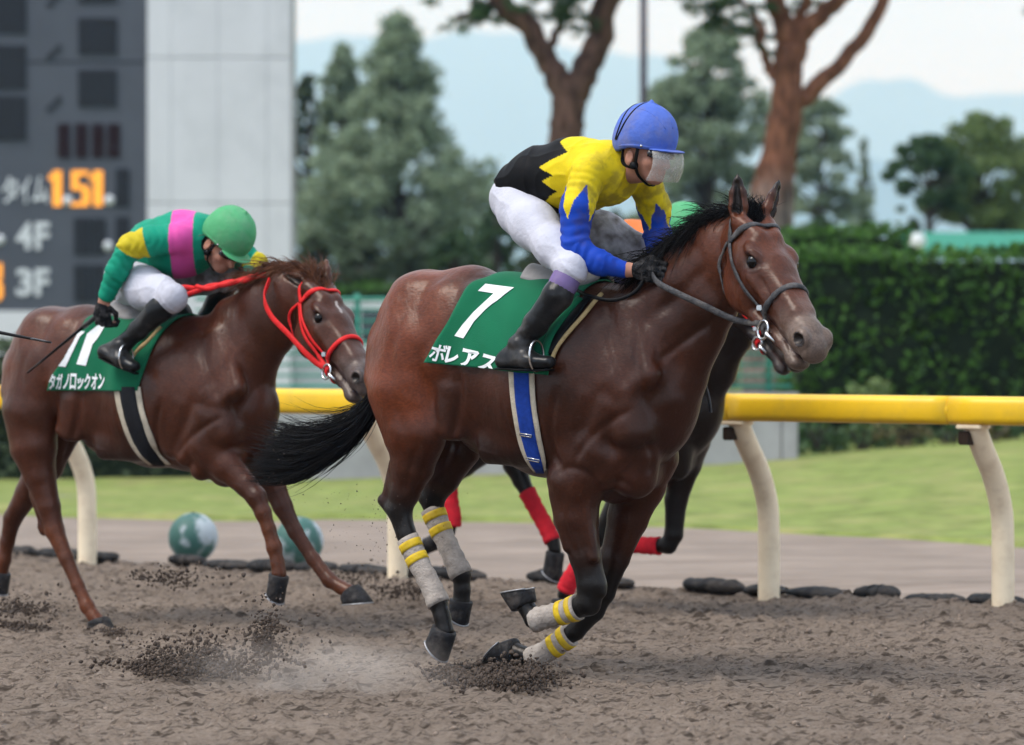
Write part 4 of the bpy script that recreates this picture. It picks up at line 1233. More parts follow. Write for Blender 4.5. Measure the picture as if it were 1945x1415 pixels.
red_pine(45, [(1455, 830, 100), (1460, 520, 92), (1466, 380, 84), (1482, 280, 66), (1494, 200, 62), (1496, 130, 58), (1500, 85, 52)],
         [[(1500, 215, 34), (1535, 180, 36), (1575, 140, 30), (1625, 90, 28), (1665, 30, 26), (1690, -40, 22), (1720, -160, 14)], [(1500, 110, 46), (1488, 40, 40), (1466, -20, 38), (1430, -150, 30), (1380, -300, 18)],
          [(1500, 125, 44), (1530, 60, 40), (1575, 15, 32), (1620, -30, 28), (1680, -180, 16)], [(1505, 60, 22), (1530, 0, 20), (1545, -80, 14)], [(1470, 150, 16), (1452, 110, 18), (1440, 40, 14), (1400, -10, 8)]],
         [(1370, 28, 55, 16), (1420, 60, 44, 12), (1340, 5, 55, 14), (1440, 95, 26, 6), (1530, 5, 50, 8), (1455, 20, 40, 8), (1400, -80, 110, 28), (1560, -150, 130, 32), (1700, -170, 120, 24), (1480, -300, 180, 46)],
         'orange barked red pine with three limbs behind the bay horse\'s ears', 52, 330)
bm = None
# loose pine spray at the top right corner
red_pine(40, [(2140, 860, 60), (2120, 500, 56), (2100, 100, 50), (2080, -200, 40)], [[(2100, 60, 26), (2040, 0, 18), (1975, 20, 10)]], [(1950, 15, 16, 5), (1990, 0, 40, 8), (2080, -150, 150, 30)],
         'pine whose needles just enter the top right corner', 53, 500)

# ---------------------------------------------------------------- lamp pole
M_POLE = mat('dark painted pole', (.055, .048, .062), .45)
p = at(1222, 830, 52); k = 52 / FPX
root = empty('lamp_pole', (p[0], 52, 0))
MB().tube([(0, 0, -.2), (0, 0, 3), (0, 0, 9)], [9 * k, 8 * k, 6.5 * k], 14).build('mast', M_POLE, root, True)
MB().tube([(0, 0, 0), (0, 0, .06)], [.2, .2], 14).build('base_plate', M_POLE, root, True)
MB().tube([(0, 0, 8.9), (-.2, 0, 9.1), (-.8, 0, 9.2)], [.045, .04, .04], 10).build('arm', M_POLE, root, True)
MB().box((-1.25, -.14, 9.12), (-.7, .14, 9.26)).build('lamp_head', M_POLE, root, bevel=.03)
tag(root, 'dark slim pole rising behind the blue helmet', 'pole')

# ---------------------------------------------------------------- hedges, wall, fence
def hedge(px0, px1, py_top, depth, thick, label, seed, matl=M_LEAF_HEDGE, z0=-.05, leaf=.045, per=420, core=M_CORE, rough=.15):
    rng = np.random.default_rng(seed)
    a, b = at(px0, py_top, depth), at(px1, py_top, depth)
    w, h = b[0] - a[0], a[2] - z0
    root = empty('clipped_hedge', ((a[0] + b[0]) / 2, depth + thick / 2, z0))
    MB().box((-w / 2 + .1, -thick / 2 + .1, 0), (w / 2 - .1, thick / 2 - .1, h - .1)).build('shade_core', core, root)  # solid box coloured as the shade behind the leaves
    n1 = int(per * w * h); n2 = int(per * w * thick * .8)
    n3 = int(per * thick * h * .6)
    P = np.vstack([np.stack([rng.uniform(-w / 2, w / 2, n1), np.full(n1, -thick / 2), rng.uniform(0, h, n1)], 1),
                   np.stack([rng.uniform(-w / 2, w / 2, n2), rng.uniform(-thick / 2, thick / 2, n2), np.full(n2, h)], 1),
                   np.stack([np.where(rng.uniform(size=n3) < .5, -w / 2, w / 2), rng.uniform(-thick / 2, thick / 2, n3), rng.uniform(0, h, n3)], 1)])
    dsp = rough * fbm(P, 2.2, 3, seed) + rough * .5 * fbm(P, 7, 2, seed + 1)
    P[:n1, 1] -= dsp[:n1]; P[n1:n1 + n2, 2] += dsp[n1:n1 + n2] * .5
    P = P[fbm(P, 2.6, 3, seed + 5) + .35 * rng.normal(size=len(P)) > -.42]  # gaps in the leaves let the shade-coloured core show as dark patches
    P += rng.normal(size=P.shape) * .028
    leaf_object('foliage', P, leaf, matl, root, rng)
    tag(root, label, 'hedge')
    return root
hedge(1500, 2150, 478, 35.0, 1.2, 'dense dark green clipped hedge filling the right side behind the rail', 61, z0=.15)
hedge(1490, 1735, 434, 37.5, 1.2, 'taller hedge block whose top shows above the left end of the main hedge', 62, z0=.15)
hedge(-300, 385, 655, 33.0, 1.2, 'dark hedge seen between the chestnut horse\'s legs', 63, M_LEAF_DARK)
hedge(400, 1000, 543, 58, 1.5, 'low bright green hedge in the distance behind the chestnut horse\'s head', 64, leaf=.08, per=110)
def shrub(px, py_top, depth, half_w, label, seed, matl, z0, leaf=.05, cat='shrub', nm='scrub_bush'):
    rng = np.random.default_rng(seed)
    k = depth / FPX; t = at(px, py_top, depth); W = half_w * k; h = t[2] - z0
    root = empty(nm, (t[0], depth, z0))
    mb = MB()
    for i in range(7):
        a = rng.uniform(0, 6.28); limb(mb, [(0, 0, -.05), (math.cos(a) * W * .3, math.sin(a) * W * .2, h * .5), (math.cos(a) * W * .7, math.sin(a) * W * .4, h * .85)], .02, .006, 5, 6)
    mb.build('stems', M_BARK_DARK, root, True)['kind'] = 'stuff'
    cs = [np.array([rng.uniform(-W, W), rng.uniform(-.4, .4) * W, rng.uniform(.15, .85) * h]) for i in range(26)]
    leaf_object('foliage', clump_points(cs, [h * rng.uniform(.18, .32) for _ in cs], 900, rng, .8), leaf, matl, root, rng)
    tag(root, label, cat, 'scrub in front of the hedge')
for i, (px, py, m, l) in enumerate([(1560, 800, M_LEAF_PINE, 'dark scrubby bush at the end of the concrete wall under the hedge'), (1640, 806, M_LEAF_PINE, 'brownish low bush under the hedge, second from the wall'), (1715, 802, M_LEAF_BROWN, 'dry brown bush under the middle of the hedge'),
                                  (1800, 806, M_LEAF_PINE, 'green brown bush under the hedge between the two right posts'), (1880, 800, M_LEAF_BROWN, 'dry yellowish bush under the hedge beside the rightmost post'), (1960, 798, M_LEAF_PINE, 'bush under the hedge cut by the right frame edge')]):
    shrub(px, py, 33.6, 52, l, 70 + i, m, .18 + .02 * i, .04)
shrub(1655, 720, 34.3, 18, 'pale green sapling poking up against the hedge over the rail', 79, M_LEAF_FRESH, .2, .05)

wl0, wl1 = at(390, 800, 32.6), at(1515, 800, 32.6)
root = empty('concrete_wall', (wl0[0], 32.6, 0))
WW = wl1[0] - wl0[0]; WH = .80
nseg = 3
for i in range(nseg):
    a, b = WW * i / nseg, WW * (i + 1) / nseg
    MB().box((a + .006, 0, -.3), (b - .006, .18, WH)).build('wall_panel', M_CONC, root, bevel=.012)
MB().box((-.02, -.02, WH + .003), (WW + .02, .2, WH + .06)).build('coping', M_CONC, root, bevel=.012)
MB().box((WW - .16, -.012, -.3), (WW + .004, .192, WH + .002)).build('end_pier', M_CONC, root, bevel=.012)
tag(root, 'low grey concrete wall behind the rail between the two hedges', 'wall')

M_TEAL = mat('teal fence paint', (.05, .23, .17), .5, noise_scale=8, noise_amt=.1)
root = empty('wire_fence', (wl0[0], 32.7, WH + .06))
fh = .95
for i in range(5):
    x = WW - .27 - i * 1.32
    MB().tube([(x, 0, 0), (x, 0, fh)], .03, 10).build('fence_post', M_TEAL, root, True)
for j in range(9):
    z = .06 + j * .105
    MB().tube([(-.1, -.03, z), (WW - .05, -.03, z)], .013 if j % 4 else .02, 6).build('wire', M_TEAL, root, True)
m = MB()
for i in range(int(WW / .06)):
    m.tube([(i * .06, -.042, .06), (i * .06, -.042, fh - .05)], .0025, 4)
o = m.build('mesh_infill', M_TEAL, root); o['kind'] = 'stuff'
tag(root, 'teal wire fence with round posts on top of the concrete wall', 'fence')

# ---------------------------------------------------------------- stand roof at the right, white van far left of centre
M_ROOF = mat('green sheet roof', (.035, .22, .145), .5, noise_scale=3, noise_amt=.06)
M_WPAINT = mat('white paint', (.72, .73, .74), .5, noise_scale=4, noise_amt=.05)
a = at(1740, 438, 62); b = at(2200, 438, 62); c = at(1740, 478, 62)
root = empty('shelter', (a[0], 62, 0))
W_, zt, zb = b[0] - a[0], a[2], c[2]
MB().add([(0, 0, zb), (W_, 0, zb), (W_, .9, zt), (0, .9, zt), (0, 0, zb - .06), (W_, 0, zb - .06), (W_, 3, zb - .06), (0, 3, zb - .06), (0, 2, zt), (W_, 2, zt), (0, 3, zb), (W_, 3, zb)],
         [(0, 1, 2, 3), (3, 2, 9, 8), (8, 9, 11, 10), (0, 4, 5, 1), (10, 11, 6, 7), (4, 7, 6, 5), (0, 3, 8, 10, 7, 4), (1, 5, 6, 11, 9, 2)]) if False else None
m = MB(); m.v = []; m.f = []
m.add([(0, 0, zb), (W_, 0, zb), (W_, .9, zt), (0, .9, zt), (0, 0, zb - .06), (W_, 0, zb - .06), (W_, 3, zb - .06), (0, 3, zb - .06), (0, 2, zt), (W_, 2, zt), (0, 3, zb), (W_, 3, zb)],
      [(0, 1, 2, 3), (3, 2, 9, 8), (8, 9, 11, 10), (0, 4, 5, 1), (10, 11, 6, 7), (4, 7, 6, 5), (0, 3, 8, 10, 7, 4), (1, 5, 6, 11, 9, 2)])
m.build('roof', M_ROOF, root)
for x in (.3, 1.7, 3.1): MB().tube([(x, .4, 0), (x, .4, zb - .05)], .05, 8).build('column', M_WPAINT, root, True)
MB().tube([(.02, -.1, (zt + zb) / 2 + .0), (.02, .02, (zt + zb) / 2)], [.15, .15], 18, side=(1, 0, 0)).build('end_disc', M_WPAINT, root, True)
tag(root, 'teal green shelter roof with a white round end above the hedge', 'shelter')

M_GLASS = mat('dark vehicle glass', (.02, .025, .03), .08, spec=.6)
a = at(640, 572, 56); c = at(735, 600, 56)
root = empty('white_van', (a[0], 56, .1)); zt = a[2] - .1; vw = 3.4
x0 = -2.4
prof = [(x0, .35), (x0, zt - .12), (x0 + .1, zt), (x0 + 3.2, zt), (x0 + 3.5, zt - .1), (x0 + 3.85, zt - .72), (x0 + 4.3, zt - .85), (x0 + 4.4, .6), (x0 + 4.4, .35)]
n_ = len(prof)
V = [(x, y, z) for y in (0, 1.6) for x, z in prof]
F = [tuple(range(n_)), tuple(range(n_, 2 * n_))[::-1]] + [(i, (i + 1) % n_, n_ + (i + 1) % n_, n_ + i)[::-1] for i in range(n_)]
link('body', mesh_from('body', V, F), M_WPAINT, root, False)
for xa, xb in ((x0 + .25, x0 + 1.5), (x0 + 1.6, x0 + 2.7), (x0 + 2.8, x0 + 3.45)): MB().box((xa, -.012, zt - .68), (xb, .0, zt - .16)).build('window', M_GLASS, root)
for xw in (x0 + .8, x0 + 3.6): MB().tube([(xw, -.03, .22), (xw, .2, .22)], [.31, .31], 20, side=(1, 0, 0)).build('wheel', M_BLACK, root, True)
tag(root, 'white van parked in the distance behind the chestnut horse\'s nose', 'van')

# ---------------------------------------------------------------- lettering
_vf = None
def text_mesh(s, bold=.0, res=3):
    """flat lettering as (verts 2D, tris), unit height, origin at lower left"""
    cu = bpy.data.curves.new('lettering', 'FONT'); cu.body = s; cu.size = 1.0; cu.resolution_u = res; cu.offset = bold; cu.fill_mode = 'FRONT'
    o = bpy.data.objects.new('lettering', cu); COL.objects.link(o)
    dg = bpy.context.evaluated_depsgraph_get(); e = o.evaluated_get(dg); me = e.to_mesh()
    bm = bmesh.new(); bm.from_mesh(me); bmesh.ops.triangulate(bm, faces=bm.faces[:])
    V = np.array([v.co[:2] for v in bm.verts]); F = [[v.index for v in f.verts] for f in bm.faces]
    bm.free(); e.to_mesh_clear(); bpy.data.objects.remove(o); bpy.data.curves.remove(cu)
    lo, hi = V.min(0), V.max(0)
    return (V - lo) / (hi - lo), F            # normalised to its own box

# ---------------------------------------------------------------- scoreboard tower
BD = 55.0; bk = BD / FPX
M_BOARD = mat('dark grey board', (.078, .085, .105), .6, noise_scale=1.2, noise_amt=.1)
M_LOUV = mat('black louvre', (.012, .013, .017), .6)
M_SLAT = mat('louvre slat', (.032, .035, .044), .6)
M_LOUV_RED = mat('dark red display', (.020, .007, .010), .4)
M_TOWER = mat('pale grey cladding', (.60, .60, .63), .55, noise_scale=.7, noise_amt=.05, dirt=(.4, .41, .43), dirt_scale=1.2, dirt_amt=.4)
M_LETTER = mat('white board lettering', (.60, .62, .65), .6)
M_DIM = mat('unlit segment', (.03, .033, .04), .5)
mled, nt, b = material('lit amber lamp rows'); b.inputs['Base Color'].default_value = (.6, .25, .03, 1)
b.inputs['Emission Color'].default_value = (1.0, .36, .03, 1); b.inputs['Emission Strength'].default_value = .6
c0 = at(280, 590, BD)
board = empty('scoreboard', (c0[0], BD, 0))
def bx(px, py): q = at(px, py, BD); return q[0] - c0[0], q[2]
x0, zt = bx(-420, -300); x1, zb = bx(280, 590)
MB().box((x0, 0, zb), (x1, 1.4, zt)).build('board_face', M_BOARD, board)
for py in (118,):   # horizontal joint in the face
    _, z = bx(0, py); MB().box((x0, -.006, z - .012), (x1 - .004, -.0005, z + .012)).build('face_joint', M_LOUV, board)
# pale tower: separate cladding panels with open joints
xs = [280, 326, 415, 508, 553]; ys = [-300, 110, 386, 600, 640]
for i in range(4):
    for j in range(4):
        xa, za = bx(xs[i], ys[j + 1]); xb, zc = bx(xs[i + 1], ys[j])
        if j == 3: za = -.2
        MB().box((xa + .0025 + .004 * (i == 0), -.10 - .0015 * ((i + j) % 2), za + .005), (xb - .0025, .05, zc - .005)).build('cladding_panel', M_TOWER, board, bevel=.006)
xa, _ = bx(280, 0); xb, _ = bx(553, 0)
MB().box((xa + .02, .04, -.2), (xb - .01, 1.3, zt)).build('tower_core', M_CONC, board)
xa, za = bx(-420, 660); MB().box((xa, -.03, -.2), (x1 - .01, 1.3, zb - .003)).build('plinth', M_TOWER, board)
def louvre(a, b_, c, d, matl=M_LOUV, n=None):
    xa, zc = bx(a, b_); xb, za = bx(c, d)
    o = MB().box((xa, -.020, za), (xb, -.0008, zc)).build('display_panel', matl, board)
    n = n or max(4, int((d - b_) / 5))
    me = None
    for k in range(n):
        z = za + (zc - za) * (k + .5) / n; h = (zc - za) / n * .30
        if me is None:
            sl = MB().box((xa + .01, -.032, z - h), (xb - .01, -.021, z + h)).build('slat', M_SLAT if matl is M_LOUV else matl, o); me = sl.data; z00 = z
        else:
            s2 = bpy.data.objects.new('slat', me); COL.objects.link(s2); s2.parent = o; s2.location = (0, 0, z - z00)
for y in (-20, 86, 183): louvre(-60, y, 50, y + 84)
for y in (-65, 34, 133): louvre(149, y, 222, y + 70)
for x in (110, 143, 175, 205): louvre(x, 235, x + 23, 300, M_LOUV_RED)
louvre(220, 320, 245, 393); louvre(141, 414, 172, 484); louvre(175, 414, 200, 484); louvre(220, 412, 245, 470)
louvre(141, 503, 172, 574); louvre(175, 503, 200, 574); louvre(220, 503, 245, 574)
for y in (12, 113, 211):    # unlit diagonal marks
    p0, p1 = bx(90, y), bx(116, y - 26)
    d = np.array(p1) - np.array(p0); nn = np.array([-d[1], d[0]]); nn = nn / np.linalg.norm(nn) * .045
    q = [np.array(p0) - nn, np.array(p1) - nn, np.array(p1) + nn, np.array(p0) + nn]
    MB().add([(a_[0], yy, a_[1]) for yy in (-.02, -.0008) for a_ in q], [(0, 1, 2, 3), (7, 6, 5, 4), (0, 4, 5, 1), (1, 5, 6, 2), (2, 6, 7, 3), (3, 7, 4, 0)])
    m = MB(); m.add([(a_[0], yy, a_[1]) for yy in (-.02, -.0008) for a_ in q], [(0, 1, 2, 3), (7, 6, 5, 4), (0, 4, 5, 1), (1, 5, 6, 2), (2, 6, 7, 3), (3, 7, 4, 0)])
    m.build('unlit_mark', M_DIM, board)
def board_text(s, a, b_, c, d, matl=M_LETTER, bold=.02, depth=.02, name='letter'):
    V, F = text_mesh(s, bold)
    xa, zc = bx(a, b_); xb, za = bx(c, d)
    P = [(xa + (xb - xa) * v[0], -depth, za + (zc - za) * v[1]) for v in V]
    # solid letter: front and back joined by rims
    m = MB(); n = len(P); m.add(P + [(p[0], -.0006, p[2]) for p in P], [tuple(f) for f in F] + [tuple(i + n for i in f)[::-1] for f in F])
    from collections import Counter
    ec = Counter()
    for f in F:
        for i in range(3): ec[(f[i], f[(i + 1) % 3])] += 1
    for (i, j) in list(ec):
        if (j, i) not in ec: m.f.append((j, i, i + n, j + n))
    return m.build(name, matl, board)
for ch, a, b_ in (('タ', 4, 34), ('イ', 36, 58), ('ム', 62, 92)): board_text(ch, a, 335, b_, 386)
for ch, a, c_, y in (('4', 31, 62, 422), ('F', 67, 94, 422), ('3', 31, 62, 510), ('F', 67, 94, 510)): board_text(ch, a, y, c_, y + 52, bold=.03)
def lit(rects):
    """a numeral of stacked lamp rows"""
    y0 = min(r[1] for r in rects); y1 = max(r[3] for r in rects)
    m = MB()
    for r in rects:
        n = max(2, int((r[3] - r[1]) / 5.5))
        for k in range(n):
            ya = r[1] + (r[3] - r[1]) * (k + .1) / n; yb = r[1] + (r[3] - r[1]) * (k + .9) / n
            xa, zc = bx(r[0], ya); xb, za = bx(r[2], yb); m.box((xa, -.03, za), (xb, -.001, zc))
    m.build('lit_numeral', mled, board)
lit([(101, 324, 117, 392), (93, 332, 100, 342)])
lit([(136, 324, 168, 333), (136, 333, 149, 352), (136, 352, 168, 361), (157, 361, 171, 384), (135, 384, 168, 392)])
lit([(178, 324, 195, 392), (170, 332, 177, 342)])
lit([(-30, 500, 4, 509), (-5, 509, 4, 530), (-30, 530, 0, 538), (-6, 538, 5, 564), (-30, 564, 2, 570)])
for px, py in ((129, 381), (208, 380), (205, 467), (0, 455)):
    x, z = bx(px, py); MB().tube([(x, -.03, z), (x, -.0006, z)], 9.5 * bk, 16, side=(1, 0, 0)).build('decimal_dot', M_LETTER, board, True)
tag(board, 'dark grey race scoreboard with amber 1.51 and its pale grey clad tower', 'scoreboard')

# ---------------------------------------------------------------- mountains and haze
M_MOUNT = mat('wooded mountain', (.035, .055, .04), .95, noise_scale=.001, noise_amt=.4)
def ridge(name, depth, prof, seed):
    px = np.linspace(-1500, 3600, 300); rng = np.random.default_rng(seed)
    py = np.interp(px, [p[0] for p in prof], [p[1] for p in prof]) + 7 * fbm(np.stack([px, px * 0], 1), 1 / 90, 4, seed)
    rows = []
    for f, dz in ((1.0, 0), (.72, -480), (.38, -1040), (.0, -1680), (.5, 1400), (-.05, 3200)):
        rows.append([at(x, HORIZON + (y - HORIZON) * max(f, 0), depth) * np.array([1, 1, 1]) + np.array([0, dz, -20 if f <= 0 else 0]) for x, y in zip(px, py)])
    order = [3, 2, 1, 0, 4, 5]
    V = np.array([rows[k] for k in order]); V[1:3, :, 1] += 240 * fbm(np.stack([np.tile(px, 2), np.repeat([0, 50], 300)], 1), 1 / 60, 3, seed + 2).reshape(2, 300)
    i = (np.arange(5)[:, None] * 300 + np.arange(299)[None]).ravel()
    o = link(name, mesh_quads(name, V.reshape(-1, 3), np.stack([i, i + 1, i + 301, i + 300], 1)), M_MOUNT)
    tag(o, kind='structure')
ridge('mountain', 14000, [(-1500, 200), (300, 100), (560, 78), (650, 62), (760, 85), (880, 52), (1000, 62), (1120, 95), (1260, 110), (1420, 190), (1560, 205), (1640, 152), (1740, 143), (1800, 176), (1880, 182), (1945, 172), (3600, 260)], 3)
ridge('foothill', 9000, [(-1500, 420), (560, 300), (800, 335), (1000, 310), (1200, 350), (1500, 330), (1650, 300), (1800, 330), (1945, 300), (3600, 400)], 8)
mh, nt, b = material('blue summer haze')
nt.nodes.remove(b)
pv = nt.nodes.new('ShaderNodeVolumePrincipled')
pv.inputs['Color'].default_value = (.40, .67, 1.0, 1)
pv.inputs['Absorption Color'].default_value = (1, 1, 1, 1)
pv.inputs['Density'].default_value = 2.1e-4
pv.inputs['Anisotropy'].default_value = 0.0
nt.links.new(pv.outputs[0], nt.nodes['Material Output'].inputs['Volume'])
o = MB().box((-10000, -70, -40), (10000, 18000, 1650)).build('haze', mh)
tag(o, 'pale blue summer haze between the track and the mountains', None, None, 'stuff')

# ---------------------------------------------------------------- tack
def tube_obj(name, pts, r, matl, parent, n=8, seg=None, side=None):
    P = smooth_path(pts, seg or max(8, 4 * len(pts)))
    return MB().tube(P, r if np.isscalar(r) else [r] * len(P), n, side=side).build(name, matl, parent, True)

def bridle(horse, H, bvh, matl, horse_label, steel=M_STEEL, straps_w=.0095, cheek2=False):
    s = H.s
    root = empty('bridle'); root.parent = horse
    p = H.p
    def strap(name, pts, w=straps_w, h=.0042, n=26, off=.005):
        return ribbon_on(bvh, [p(*q) for q in pts], w * s, h * s, name, matl, root, off, n)
    mir = lambda L_: [(x, y, -z) for x, y, z in L_][::-1]
    bb = [(.030, .015, .100), (.045, .070, .085), (.058, .098, .045), (.062, .11, 0)]
    strap('browband', bb + mir(bb)[1:], .012, .006, 34, .007)
    cr = [(.030, .015, .10), (-.02, .045, .085), (-.045, .08, .045), (-.05, .10, 0)]
    strap('crownpiece', cr + mir(cr)[1:], n=30)
    for z in (1, -1):
        f = lambda L_: [(x, y, zz * z) for x, y, zz in L_]
        strap('cheek_strap', f([(.030, .012, .10), (.11, -.025, .10), (.22, -.055, .095), (.30, -.075, .075), (.365, -.088, .062)]), off=.006)
        if cheek2: strap('cheek_strap', f([(.030, .005, .10), (.10, -.045, .10), (.18, -.075, .09), (.28, -.09, .075), (.36, -.095, .06)]), off=.006)
        strap('throat_strap', f([(.02, .0, .10), (.01, -.06, .10), (.035, -.125, .09), (.10, -.185, .05), (.13, -.20, .0)]), .007, .0035)
        strap('noseband_strap', f([(.335, -.062, .07), (.35, -.11, .05), (.36, -.15, .0)]))
        strap('chin_strap', f([(.375, -.095, .055), (.40, -.125, .035), (.405, -.15, .0)]), .007, .004)
    nb = [(.340, -.062, .072), (.345, -.015, .076), (.348, .040, .058), (.346, .075, 0)]
    strap('noseband', nb + mir(nb)[1:], .0115, .007, 34, .008)
    for z in (1, -1):
        b, _, _, _ = bvh.find_nearest(Vector(p(.368, -.094, z * .08))); b = np.array(b) + H.n * z * .012
        ring = [b + s * .033 * (H.a * (math.cos(t) * .9 - .05) + H.d * (math.sin(t) - .12)) for t in np.linspace(0, 2 * math.pi, 28)[:-1]]
        MB().tube(ring, .0052 * s, 8, closed=True).build('bit_ring', steel, root, True)
        MB().tube([b + H.n * z * -.02, b + H.a * .03 * s + H.n * z * .002, b + H.a * .072 * s + H.d * .006 - H.n * z * .006], [(.011 * s, .011 * s), (.010 * s, .010 * s), (.004, .004)], 10).build('bit_cheek', steel, root, True)
        H.bit = getattr(H, 'bit', {}); H.bit[z] = b - H.a * .03 * s
        bk, _, _, _ = bvh.find_nearest(Vector(p(.31, -.08, z * .09))); bk = np.array(bk) + H.n * z * .012
        MB().box((-.012, -.006, -.010), (.012, .006, .010)).build('buckle', steel, root, bevel=.003).location = tuple(bk)
    return root

def girth(rig, bvh, horse, edges, m_web, m_edge, name='girth'):
    """band from the saddle to under the belly: edges = list of (x_left_px, x_right_px, py); both sides"""
    cast = caster(rig, bvh, 0)
    for lo, hi, matl, off, nm in ((0, 1, m_edge, .007, 'girth_edging'), (.22, .80, m_web, .012, 'girth_web')):
        A = []
        E = smooth_path(edges, 26)
        for l, r, y in E:
            row = []
            for f in np.linspace(lo, hi, 6):
                q = cast(l + (r - l) * f, y, off)
                row.append(q)
            A.append(row)
        A = [r for r in A if all(q is not None for q in r)]
        A = np.array(A)
        for sgn in (1, -1):
            B = A.copy(); B[..., 1] *= sgn
            a, b = B.shape[:2]
            i = (np.arange(a - 1)[:, None] * b + np.arange(b - 1)[None]).ravel()
            Q = np.stack([i, i + 1, i + b + 1, i + b], 1)
            me = mesh_quads(nm, B.reshape(-1, 3), Q)
            o = link(nm, me, matl, horse)
            md = o.modifiers.new('thick', 'SOLIDIFY'); md.thickness = .006; md.offset = 0
    return A

def number_cloth(rig, bvh, horse, top_b, top_f, bot_b, bot_f, axis_px, name='number_cloth', bend=None, matl=M_CLOTH, off=.012, m=44, n=60, ang=None):
    """blanket draped over the back; corners as photo pixels (top on the spine, bottom on the near flank)"""
    tb, tf = rig.J(*top_b, 0), rig.J(*top_f, 0)
    bb, bf = rig.J(*bot_b, .27), rig.J(*bot_f, .28)
    zc = rig.J(*axis_px, 0)[2]
    rows = []
    for j in range(-n, n + 1):
        f = abs(j) / n; sg = 1 if j >= 0 else -1
        row = []
        for i in range(m + 1):
            g = i / m
            x = (tb[0] + (bb[0] - tb[0]) * f ** 1.15) * (1 - g) + (tf[0] + (bf[0] - tf[0]) * f) * g
            zb = bb[2] * (1 - g) + bf[2] * g
            th_max = math.pi / 2 + math.atan2(zc - zb, .29)
            th = th_max * f
            d = np.array([0, -sg * math.sin(th), math.cos(th)])
            c = np.array([x, 0, zc])
            h, nn, _, _ = bvh.ray_cast(Vector(c + d * 1.2), Vector(-d))
            q = np.array(h) if h is not None else c + d * .3
            fl = off + .006 * math.sin(x * 24 + f * 6) * f ** 1.5 + .003 * math.sin(x * 47 - f * 9) * f + .012 * max(0, f - .72)
            row.append(q + d * fl)
        rows.append(row)
    A = np.array(rows)
    for _ in range(3): A[1:-1, :] = A[1:-1, :] * .5 + (A[:-2, :] + A[2:, :]) * .25
    a, b = A.shape[:2]
    i = (np.arange(a - 1)[:, None] * b + np.arange(b - 1)[None]).ravel()
    me = mesh_quads(name, A.reshape(-1, 3), np.stack([i, i + b, i + b + 1, i + 1], 1))
    o = link(name, me, matl, horse)
    bv = bvh_of(me)
    md = o.modifiers.new('thick', 'SOLIDIFY'); md.thickness = .006; md.offset = -1
    return o, bv

def midpoint(V, F, times):
    V = [tuple(v) for v in V]; F = [tuple(f) for f in F]
    for _ in range(times):
        mid, G = {}, []
        def m(a, b):
            k = (min(a, b), max(a, b))
            if k not in mid: mid[k] = len(V); V.append(((V[a][0] + V[b][0]) / 2, (V[a][1] + V[b][1]) / 2))
            return mid[k]
        for a, b, c in F:
            x, y, z = m(a, b), m(b, c), m(c, a); G += [(a, x, z), (x, b, y), (z, y, c), (x, y, z)]
        F = G
    return V, F

def print_on(rig, bv, parent, polys, name, matl, off=.0035, cuts=2):
    """flat print laid on a cloth: polys = (verts 2D in photo pixels, faces)"""
    cast = caster(rig, bv, off)
    V2, F = polys
    bm = bmesh.new()
    V2, F = midpoint(V2, F, cuts)
    vs = [bm.verts.new((x, y, 0)) for x, y in V2]
    for f in F:
        try: bm.faces.new([vs[i] for i in f])
        except ValueError: pass
    bad = []
    for v in bm.verts:
        q = cast(v.co.x, v.co.y)
        if q is None: bad.append(v)
        else: v.co = Vector(q)
    bmesh.ops.delete(bm, geom=bad, context='VERTS')
    bmesh.ops.recalc_face_normals(bm, faces=bm.faces[:])
    me = bpy.data.meshes.new(name); bm.to_mesh(me); bm.free()
    return link(name, me, matl, parent, True)

def print_char(rig, bv, parent, ch, quad, matl=M_WHITE, bold=.03):
    """quad: lower-left, lower-right, upper-left pixel corners"""
    V, F = text_mesh(ch, bold)
    a, b, c = map(np.array, quad)
    P = a + V[:, :1] * (b - a) + V[:, 1:] * (c - a)
    return print_on(rig, bv, parent, (P, F), 'print', matl, cuts=1)

def saddle(rig, bvh, horse, cx, z_off, m=M_SADDLE, ln=.44):
    """light racing saddle: shallow seat with raised cantle, flaps"""
    rows = []
    for i in range(22):
        f = i / 21; x = cx + (f - .5) * ln
        row = []
        wd = .075 + .05 * math.sin(math.pi * min(1, f * .9)) if f < .6 else .12 - .10 * (f - .6) / .4
        wd = .12 * (1 - f) ** .35 * (.7 + .3 * f) + .045 * f
        for j in range(-8, 9):
            y = wd * j / 8
            h, _, _, _ = bvh.ray_cast(Vector((x, y, 2.6)), Vector((0, 0, -1)))
            z = (h.z if h else 1.5) + z_off + .022 * (1 - f) ** 3 + .03 * f ** 4 - .12 * (j / 8) ** 2 * .3
            row.append((x, y, z))
        rows.append(row)
    A = np.array(rows); a, b = A.shape[:2]
    i = (np.arange(a - 1)[:, None] * b + np.arange(b - 1)[None]).ravel()
    o = link('saddle', mesh_quads('saddle', A.reshape(-1, 3), np.stack([i, i + b, i + b + 1, i + 1], 1)), m, horse)
    md = o.modifiers.new('thick', 'SOLIDIFY'); md.thickness = .022; md.offset = 0
    return o

# ---------------------------------------------------------------- jockeys
def normals_of(me):
    n = np.zeros(len(me.vertices) * 3, np.float32); me.vertex_normals.foreach_get('vector', n); return n.reshape(-1, 3)

